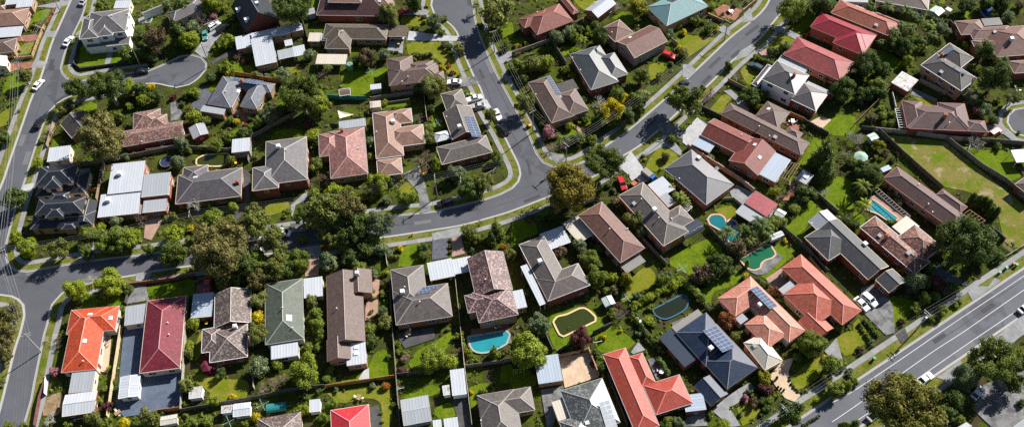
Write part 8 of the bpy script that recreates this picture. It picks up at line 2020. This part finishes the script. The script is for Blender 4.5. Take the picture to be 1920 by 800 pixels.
# ------------------------------------------------------------------ poles and wires
simple('pole_wood', (.24, .20, .16), .9, .2, 1); simple('pole_pale', (.4, .42, .38), .7, .1); simple('wire_metal', (.25, .25, .26), .5, .05); simple('insulator', (.6, .58, .55), .3)
def bearing(i):
    for a, b, n in WIRES:
        if i in (a, b):
            q = b if a == i else a; t = OFF[q] if isinstance(q, str) else POLES[q][:2]
            return math.atan2(t[1]-POLES[i][1], t[0]-POLES[i][0])
    return 0
PB = [bearing(i) for i in range(len(POLES))]
for i, (x, y, h, arms, li, rel) in enumerate(POLES):
    root = empty('power_pole', (x, y, 0), PB[i]+math.pi/2); tag(root, make_label(('double' if arms == 2 else 'single')+f'-armed {"tall" if h > 9 else "timber"} power pole', li, rel), 'power pole', 'power poles along the streets')
    m = MB(); m.tube([(0, 0, 0), (0, 0, h*.5), (0, 0, h+.3)], [.17, .15, .11], 8); m.build('pole', MATS['pole_pale' if i == 8 else 'pole_wood'], root)
    for k in range(arms):
        z = h-.1-.9*k; w = 1.15 if k == 0 else .9; m = MB(); m.box((0, .12, z), (w, .06, .06)); c = m.build('crossarm', MATS['pole_pale'], root)
        for q in range(4): mm = MB(); mm.tube([(-w+.1+q*(2*w-.2)/3, .12, z+.06), (-w+.1+q*(2*w-.2)/3, .12, z+.24)], [.06, .04], 6); mm.build('insulator', MATS['insulator'], c)
    if i in (4, 11, 12):
        m = MB(); m.tube([(.3, 0, h-2.6), (.3, 0, h-1.7)], .24, 8); m.build('transformer', MATS['steel'], root)
    if i in (0, 7, 5): m = MB(); m.beam((0, 0, h-1.2), (0, -1.3, h-.9), .06); m.box((0, -1.45, h-.88), (.1, .25, .05)); m.build('lamp_arm', MATS['steel'], root)
wid = 0
SPAN = ['lower left street', 'left street by the navy houses', 'top left street', 'street corner towards the sloping street', 'middle of the sloping street', 'main road', 'corner towards the upper bend', 'upper bend', 'middle street between the gum trees', 'middle street towards the corner', 'street below the navy houses', 'bottom left edge', 'top left edge', 'top of the sloping street', 'right end of the main road', 'bottom end of the main road']
for (a, b, n), span in zip(WIRES, SPAN):
    pa = POLES[a]; A = Vector((pa[0], pa[1], pa[2])); 
    if isinstance(b, str): Bp = Vector((*OFF[b], 9.0)); nb = math.atan2(Bp.y-A.y, Bp.x-A.x)
    else: pb = POLES[b]; Bp = Vector((pb[0], pb[1], pb[2])); nb = PB[b]
    d = (Bp-A); an = math.atan2(d.y, d.x)+math.pi/2; sx = Vector((math.cos(an), math.sin(an), 0))
    for k in range(n):
        up = k < 4; o_ = (-1.05+.7*k if n > 1 else 0) if up else (-.8+1.6*(k-4)); dz = .15 if up else -.75
        pts = [A+sx*o_+Vector((0, 0, dz))+d*t+Vector((0, 0, -d.length*.022*4*t*(1-t))) for t in np.linspace(0, 1, 13)]
        m = MB(); m.tube(pts, .014, 3); o = m.build('power_line', MATS['wire_metal']); wid += 1
        tag(o, f'{["first","second","third","fourth","fifth","sixth"][k]} thin {"upper" if up else "lower"} wire strung over the {span}', 'power line', 'overhead wires')

# ------------------------------------------------------------------ garden things
for k, c in dict(r=(.5, .02, .02), y=(.75, .5, .02), g=(.03, .3, .12)).items(): simple('lid_'+k, c, .5, .05)
simple('bin_green', (.02, .05, .03), .6, .1); simple('hoist_green', (.28, .5, .26), .4); simple('tank_green', (.16, .27, .2), .5); simple('canvas_cream', (.72, .62, .46), .8); simple('canvas_teal', (.26, .38, .32), .8); simple('mat_blue', (.02, .03, .07), .6); simple('boat_white', (.42, .45, .4), .4); simple('tarp_teal', (.02, .17, .17), .6); simple('glaze', (.35, .4, .45), .2)
BINW = dict(r='red', y='yellow', g='green')
for kind, tg, pts, li, rel, order in MISC:
    x, y = pts[0]
    if kind == 'hoist':
        r = empty('clothes_line', (x, y, 0), .5); tag(r, make_label('green rotary clothes line', li, rel, order), 'clothes line', 'rotary clothes lines'); m = MB(); m.tube([(0, 0, 0), (0, 0, 1.9)], .05, 6); m.build('post', MATS['steel'], r)
        for q in range(4): a = q*math.pi/2; m = MB(); m.beam((0, 0, 1.6), (math.cos(a)*1.75, math.sin(a)*1.75, 1.95), .07); m.build('arm', MATS['hoist_green'], r)
        m = MB()
        for rr in (.6, 1.0, 1.4, 1.7):
            for q in range(4): a, b = q*math.pi/2, (q+1)*math.pi/2; z = 1.6+.35*rr/1.75; m.beam((math.cos(a)*rr, math.sin(a)*rr, z), (math.cos(b)*rr, math.sin(b)*rr, z), .012)
        m.build('line', MATS['steel'], r)
    elif kind == 'bin':
        r = empty('wheelie_bin', (x, y, .12), random.uniform(-.5, .5)); tag(r, make_label(f'{BINW[tg]}-lidded wheelie bin', li, rel, order), 'bin', 'wheelie bins')
        def f():
            m = MB(); m.v = []; b, t = .22, .3
            lo = [(-b, -b, .05), (b, -b, .05), (b, b, .05), (-b, b, .05)]; hi = [(-t, -t, 1.0), (t, -t, 1.0), (t, t, 1.0), (-t, t, 1.0)]
            for i in range(4): m.face([lo[i-1], lo[i], hi[i], hi[i-1]])
            m.face(lo[::-1]); return m
        def g2():
            m = MB(); m.box((0, 0, 1.04), (.33, .36, .05)); m.box((0, -.36, 1.0), (.25, .05, .04)); return m
        shared('body', 'binb', f, MATS['bin_green'], r, (0, 0, 0)); shared('lid', 'binl', g2, MATS['lid_'+tg], r, (0, 0, 0))
    elif kind == 'tank':
        r = empty('water_tank', (x, y, 0)); tag(r, make_label('pale green round water tank', li, rel), 'tank'); m = MB(); m.tube([(0, 0, 0), (0, 0, 2.1), (0, 0, 2.3)], [1.1, 1.1, .9], 20); m.build('tank_body', MATS['tank_green'], r); m = MB(); m.tube([(0.4, 0, 2.25), (.4, 0, 2.4)], .3, 10); m.build('lid', MATS['tank_green'], r)
    elif kind == 'tramp':
        r = empty('trampoline', (x, y, 0)); tag(r, make_label('round dark blue trampoline', li, rel), 'trampoline'); m = MB(); m.disc((0, 0), 1.85, .85, 20); m.build('mat', MATS['mat_blue'], r); m = MB(); m.tube([(1.95*math.cos(t), 1.95*math.sin(t), .85) for t in np.linspace(0, 6.283, 21)], .09, 5); m.build('rim', MATS['steel'], r)
        for q in range(4): m = MB(); a = q*1.57; m.beam((1.9*math.cos(a), 1.9*math.sin(a), 0), (1.9*math.cos(a), 1.9*math.sin(a), .85), .06); m.build('leg', MATS['steel'], r)
    elif kind == 'umbrella':
        r = empty('patio_umbrella', (x, y, 0)); tag(r, make_label('pale green octagonal patio umbrella', li, rel), 'umbrella'); m = MB(); m.tube([(0, 0, 0), (0, 0, 2.7)], .05, 6); m.build('pole', MATS['steel'], r); m = MB()
        for q in range(8): a, b = q*math.pi/4, (q+1)*math.pi/4; m.face([(2*math.cos(a), 2*math.sin(a), 2.2), (2*math.cos(b), 2*math.sin(b), 2.2), (0, 0, 2.85)])
        m.build('canopy', MATS['canvas_teal'], r)
    elif kind == 'sail':
        r = empty('shade_sail', (x, y, 0)); tag(r, make_label('cream triangular shade sail', li, rel), 'shade sail'); m = MB(); A, B, C_ = Vector((-2.6, 1.6, 2.9)), Vector((3.4, -.2, 2.3)), Vector((-1.6, -2.0, 2.5)); n = 8
        def sp(i, j):
            s, t = i/n, j/n; p = A*(1-s-t)+B*s+C_*t; c = (A+B+C_)/3; e = 3*min(s, t, 1-s-t); return p+(c-p)*.18*(1-e)-Vector((0, 0, .35*e))
        for i in range(n):
            for j in range(n-i):
                m.face([sp(i, j), sp(i+1, j), sp(i, j+1)])
                if i+j < n-1: m.face([sp(i+1, j), sp(i+1, j+1), sp(i, j+1)])
        m.build('canvas', MATS['canvas_cream'], r, True)
        for p in (A, B, C_): m = MB(); m.beam((p.x, p.y, 0), p, .09); m.build('post', MATS['steel'], r)
    elif kind == 'boat':
        a, b = Vector((*pts[0], 0)), Vector((*pts[1], 0)); d = b-a; r = empty('boat', ((a.x+b.x)/2, (a.y+b.y)/2, .35), math.atan2(d.y, d.x)); tag(r, make_label('grey-green motor boat on a trailer', li, rel), 'boat'); m = MB(); L = d.length/2*.95; sec = []
        for t, w, z in ((-1, .85, .75), (-.3, 1.0, .75), (.3, .95, .8), (.75, .6, .9), (1, .05, 1.0)): sec.append([(t*L*-1, -w, z), (t*L*-1, -w*.75, .2), (t*L*-1, 0, 0), (t*L*-1, w*.75, .2), (t*L*-1, w, z)])
        for i in range(4):
            for j in range(4): m.face([sec[i][j], sec[i+1][j], sec[i+1][j+1], sec[i][j+1]])
        m.face(sec[0]); m.build('hull', MATS['boat_white'], r); m = MB(); m.box((0, 0, .45), (L*.6, .6, .04)); m.box((.2, .35, .7), (.3, .25, .25)); m.box((.2, -.35, .7), (.3, .25, .25)); m.build('deck', MATS['steel'], r)
        m = MB(); m.box((-L*.25, 0, 1.1), (.35, .75, .3)); m.build('cabin', MATS['glaze'], r); m = MB(); m.box((L+.1, 0, .6), (.2, .2, .45)); m.build('outboard_motor', MATS['bin_green'], r)
        for s in (-1, 1): m = MB(); m.tube([(.3, s*.9-.1, -.05), (.3, s*.9+.1, -.05)], .3, 12); m.build('wheel', MATS['tyre'], r)
    elif kind == 'table':
        r = empty('outdoor_table', (x, y, .2), random.uniform(0, 3)); tag(r, make_label('small outdoor table', li, rel, order), 'table', 'outdoor tables and chairs')
        def tf():
            m = MB(); m.box((0, 0, .72), (.75, .5, .03)); return m
        def lf():
            m = MB(); m.box((0, 0, .35), (.03, .03, .35)); return m
        shared('tabletop', 'ttop', tf, MATS['timber' if random.random() < .5 else 'white_paint'], r, (0, 0, 0))
        for sx in (-1, 1):
            for sy in (-1, 1): shared('leg', 'tleg', lf, MATS['steel'], r, (sx*.65, sy*.42, 0))
        for s, wd in ((-1, 'near'), (1, 'far')):
            a = r.rotation_euler.z; c = empty('outdoor_chair', (x-math.sin(a)*.95*s, y+math.cos(a)*.95*s, .2), a+(0 if s > 0 else math.pi)); tag(c, make_label(f'{wd} chair at small outdoor table', li, rel, order), 'chair', 'outdoor tables and chairs')
            def sf():
                m = MB(); m.box((0, 0, .44), (.24, .24, .03)); return m
            def bf_():
                m = MB(); m.box((0, .24, .7), (.24, .025, .26)); return m
            def cl():
                m = MB(); m.box((0, 0, .21), (.02, .02, .21)); return m
            shared('seat', 'cseat', sf, MATS['white_paint'], c, (0, 0, 0)); shared('backrest', 'cback', bf_, MATS['white_paint'], c, (0, 0, 0))
            for sx in (-1, 1):
                for sy in (-1, 1): shared('leg', 'cleg', cl, MATS['steel'], c, (sx*.2, sy*.2, 0))
    elif kind == 'goal':
        r = empty('goal_frame', (x, y, 0), .2); tag(r, make_label('small white tubular goal frame', li, rel), 'goal', 'goal frames'); m = MB(); z = 1.2
        for p, q in (((-1, 0, 0), (-1, 0, z)), ((1, 0, 0), (1, 0, z)), ((-1, 0, z), (1, 0, z)), ((-1, 0, z), (-1, 1, 0)), ((1, 0, z), (1, 1, 0)), ((-1, 1, 0), (1, 1, 0))): m.beam(p, q, .08)
        m.build('frame', MATS['white_paint'], r)
    elif kind == 'swing':
        r = empty('swing_set', (x, y, 0)); tag(r, make_label('green metal swing set', li, rel), 'swing'); m = MB()
        for s in (-1.3, 1.3): m.beam((s, -.7, 0), (s, 0, 2), .08); m.beam((s, .7, 0), (s, 0, 2), .08)
        m.beam((-1.3, 0, 2), (1.3, 0, 2), .08); m.build('frame', MATS['hoist_green'], r)
        for s in (-.5, .5):
            m = MB(); m.beam((s-.2, 0, .5), (s-.2, 0, 2), .02); m.beam((s+.2, 0, .5), (s+.2, 0, 2), .02); m.box((s, 0, .5), (.25, .12, .03)); m.build('seat', MATS['lid_y'], r)
    elif kind == 'pergola':
        c = np.mean(pts, axis=0); r = empty('pergola', (c[0], c[1], 0)); wd = {'w': 'white', 't': 'timber', 'g': 'pale timber'}[tg]; mt = MATS[{'w': 'white_paint', 't': 'timber', 'g': 'fence_light'}[tg]]; tag(r, make_label(f'open {wd} slatted pergola', li, rel), 'pergola', 'garden pergolas')
        Q = [Vector((p[0]-c[0], p[1]-c[1], 2.4)) for p in pts]; n = max(4, int((Q[1]-Q[2]).length/.9)); n2 = max(4, int((Q[0]-Q[1]).length/.9))
        for i in range(4): m = MB(); m.beam(Q[i-1], Q[i], .1, .16); m.build('beam', mt, r); m = MB(); m.beam((Q[i].x, Q[i].y, 0), Q[i], .1); m.build('post', mt, r)
        for k in range(1, n): t = k/n; m = MB(); m.beam(Q[1].lerp(Q[2], t)+Vector((0, 0, .12)), Q[0].lerp(Q[3], t)+Vector((0, 0, .12)), .08, .12); m.build('slat', mt, r)
    elif kind == 'gazebo':
        r = empty('gazebo', (x, y, 0)); tag(r, make_label('maroon pointed gazebo canopy', li, rel), 'gazebo'); m = MB(); simple('canvas_maroon', (.12, .015, .03), .8)
        for q in range(6): a, b = q*math.pi/3, (q+1)*math.pi/3; m.face([(1.7*math.cos(a), 1.7*math.sin(a), 2.2), (1.7*math.cos(b), 1.7*math.sin(b), 2.2), (0, 0, 3.0)])
        m.build('canopy', MATS['canvas_maroon'], r)
        for q in range(6): a = q*math.pi/3; m = MB(); m.beam((1.6*math.cos(a), 1.6*math.sin(a), .1), (1.6*math.cos(a), 1.6*math.sin(a), 2.22), .09); m.build('post', MATS['canvas_maroon'], r)
    elif kind == 'trailer':
        a, b = Vector((*pts[0], 0)), Vector((*pts[1], 0)); d = b-a; teal = d.length > 4.2; r = empty('trailer', ((a.x+b.x)/2, (a.y+b.y)/2, .1), math.atan2(d.y, d.x) if not teal else .1); tag(r, make_label('teal tarpaulin covered trailer' if teal else 'small red box trailer', li, rel), 'trailer', 'trailers'); m = MB()
        L = 2.4 if teal else 1.2; w = 1.2 if teal else .8
        if teal:
            n = 8
            for i in range(n):
                t0, t1 = math.pi*i/n, math.pi*(i+1)/n; m.face([(-L, math.cos(t0)*w, .5+math.sin(t0)*.9), (L, math.cos(t0)*w, .5+math.sin(t0)*.9), (L, math.cos(t1)*w, .5+math.sin(t1)*.9), (-L, math.cos(t1)*w, .5+math.sin(t1)*.9)])
            for s in (-1, 1): m.face([(s*L, math.cos(math.pi*i/n)*w, .5+math.sin(math.pi*i/n)*.9) for i in range(n+1)])
            m.build('cover', MATS['tarp_teal'], r)
        else:
            for s in (-1, 1): m.box((0, s*w, .75), (L, .04, .25)); m.box((s*L, 0, .75), (.04, w, .25))
            m.box((0, 0, .5), (L, w, .04)); m.build('tray', MATS['brick_chimney'], r)
        m = MB(); m.beam((L, 0, .5), (L+1.1, 0, .45), .1); m.build('drawbar', MATS['steel'], r)
        for s in (-1, 1): m = MB(); m.tube([(0, s*(w+.05)-.1, .25), (0, s*(w+.05)+.1, .25)], .28, 12); m.build('wheel', MATS['tyre'], r)

# ------------------------------------------------------------------ undergrowth in the garden beds (uncountable)
def in_poly(P, poly):
    c = np.zeros(len(P), bool); n = len(poly)
    for i in range(n):
        a, b = poly[i], poly[i-1]
        if a[1] == b[1]: continue
        t = ((a[1] > P[:, 1]) != (b[1] > P[:, 1])) & (P[:, 0] < (b[0]-a[0])*(P[:, 1]-a[1])/(b[1]-a[1])+a[0]); c ^= t
    return c
P = np.stack([RNG.uniform(-190, 190, 26000), RNG.uniform(70, 270, 26000)], 1); ok = np.ones(len(P), bool)
for q in MASK: ok &= ~in_poly(P, q)
for wx, wy, a, b, an in HRECT:
    dx, dy = P[:, 0]-wx, P[:, 1]-wy; c, s = math.cos(an), math.sin(an); ok &= ~((abs(dx*c+dy*s) < a) & (abs(-dx*s+dy*c) < b))
for k, (pts, sg) in CHAINS.items():
    Q = smooth_chain(pts, 3)
    for i in range(0, len(P), 4000):
        dd = np.min(np.hypot(P[i:i+4000, None, 0]-Q[None, :, 0], P[i:i+4000, None, 1]-Q[None, :, 1]), 1); ok[i:i+4000] &= dd > 4.3
P = P[ok]; grp = np.sin(P[:, 0]*.13+1.3)*np.sin(P[:, 1]*.17)+RNG.normal(scale=.6, size=len(P))
for gi, (col, sel) in enumerate((('d', grp < -.45), ('m', (grp >= -.45) & (grp < .15)), ('o', (grp >= .15) & (grp < .7)), ('b', grp >= .7))):
    Q = P[sel]; n = len(Q); k = 14; r = np.random.default_rng(900+gi); R = r.uniform(.18, .75, n)
    d = r.normal(size=(n, k, 3)); d[..., 2] = abs(d[..., 2])+.2; d /= np.linalg.norm(d, axis=2)[..., None]
    c = np.zeros((n, 1, 3)); c[:, 0, :2] = Q; p = (c+d*R[:, None, None]*r.uniform(.5, 1, (n, k, 1))*np.array([1, 1, .8])).reshape(-1, 3)
    nr = (d+r.normal(scale=.5, size=d.shape)).reshape(-1, 3); nr /= np.linalg.norm(nr, axis=1)[:, None]; t = np.cross(nr, r.normal(size=nr.shape)); t /= np.linalg.norm(t, axis=1)[:, None]; b = np.cross(nr, t)
    s = (np.repeat(R, k)*r.uniform(.3, .6, n*k))[:, None]; V = np.stack([p-t*s, p-b*s*.6, p+t*s, p+b*s*.6], 1).reshape(-1, 3)
    me = bpy.data.meshes.new('undergrowth'); me.from_pydata(V.tolist(), [], np.arange(4*n*k).reshape(-1, 4).tolist()); me.materials.append(MATS['leaf_'+col]); me.update()
    tag(link('undergrowth', me), {'d': 'dark green', 'm': 'green', 'o': 'olive', 'b': 'dry brown'}[col]+' low plants covering garden beds', 'ground cover', kind='stuff')
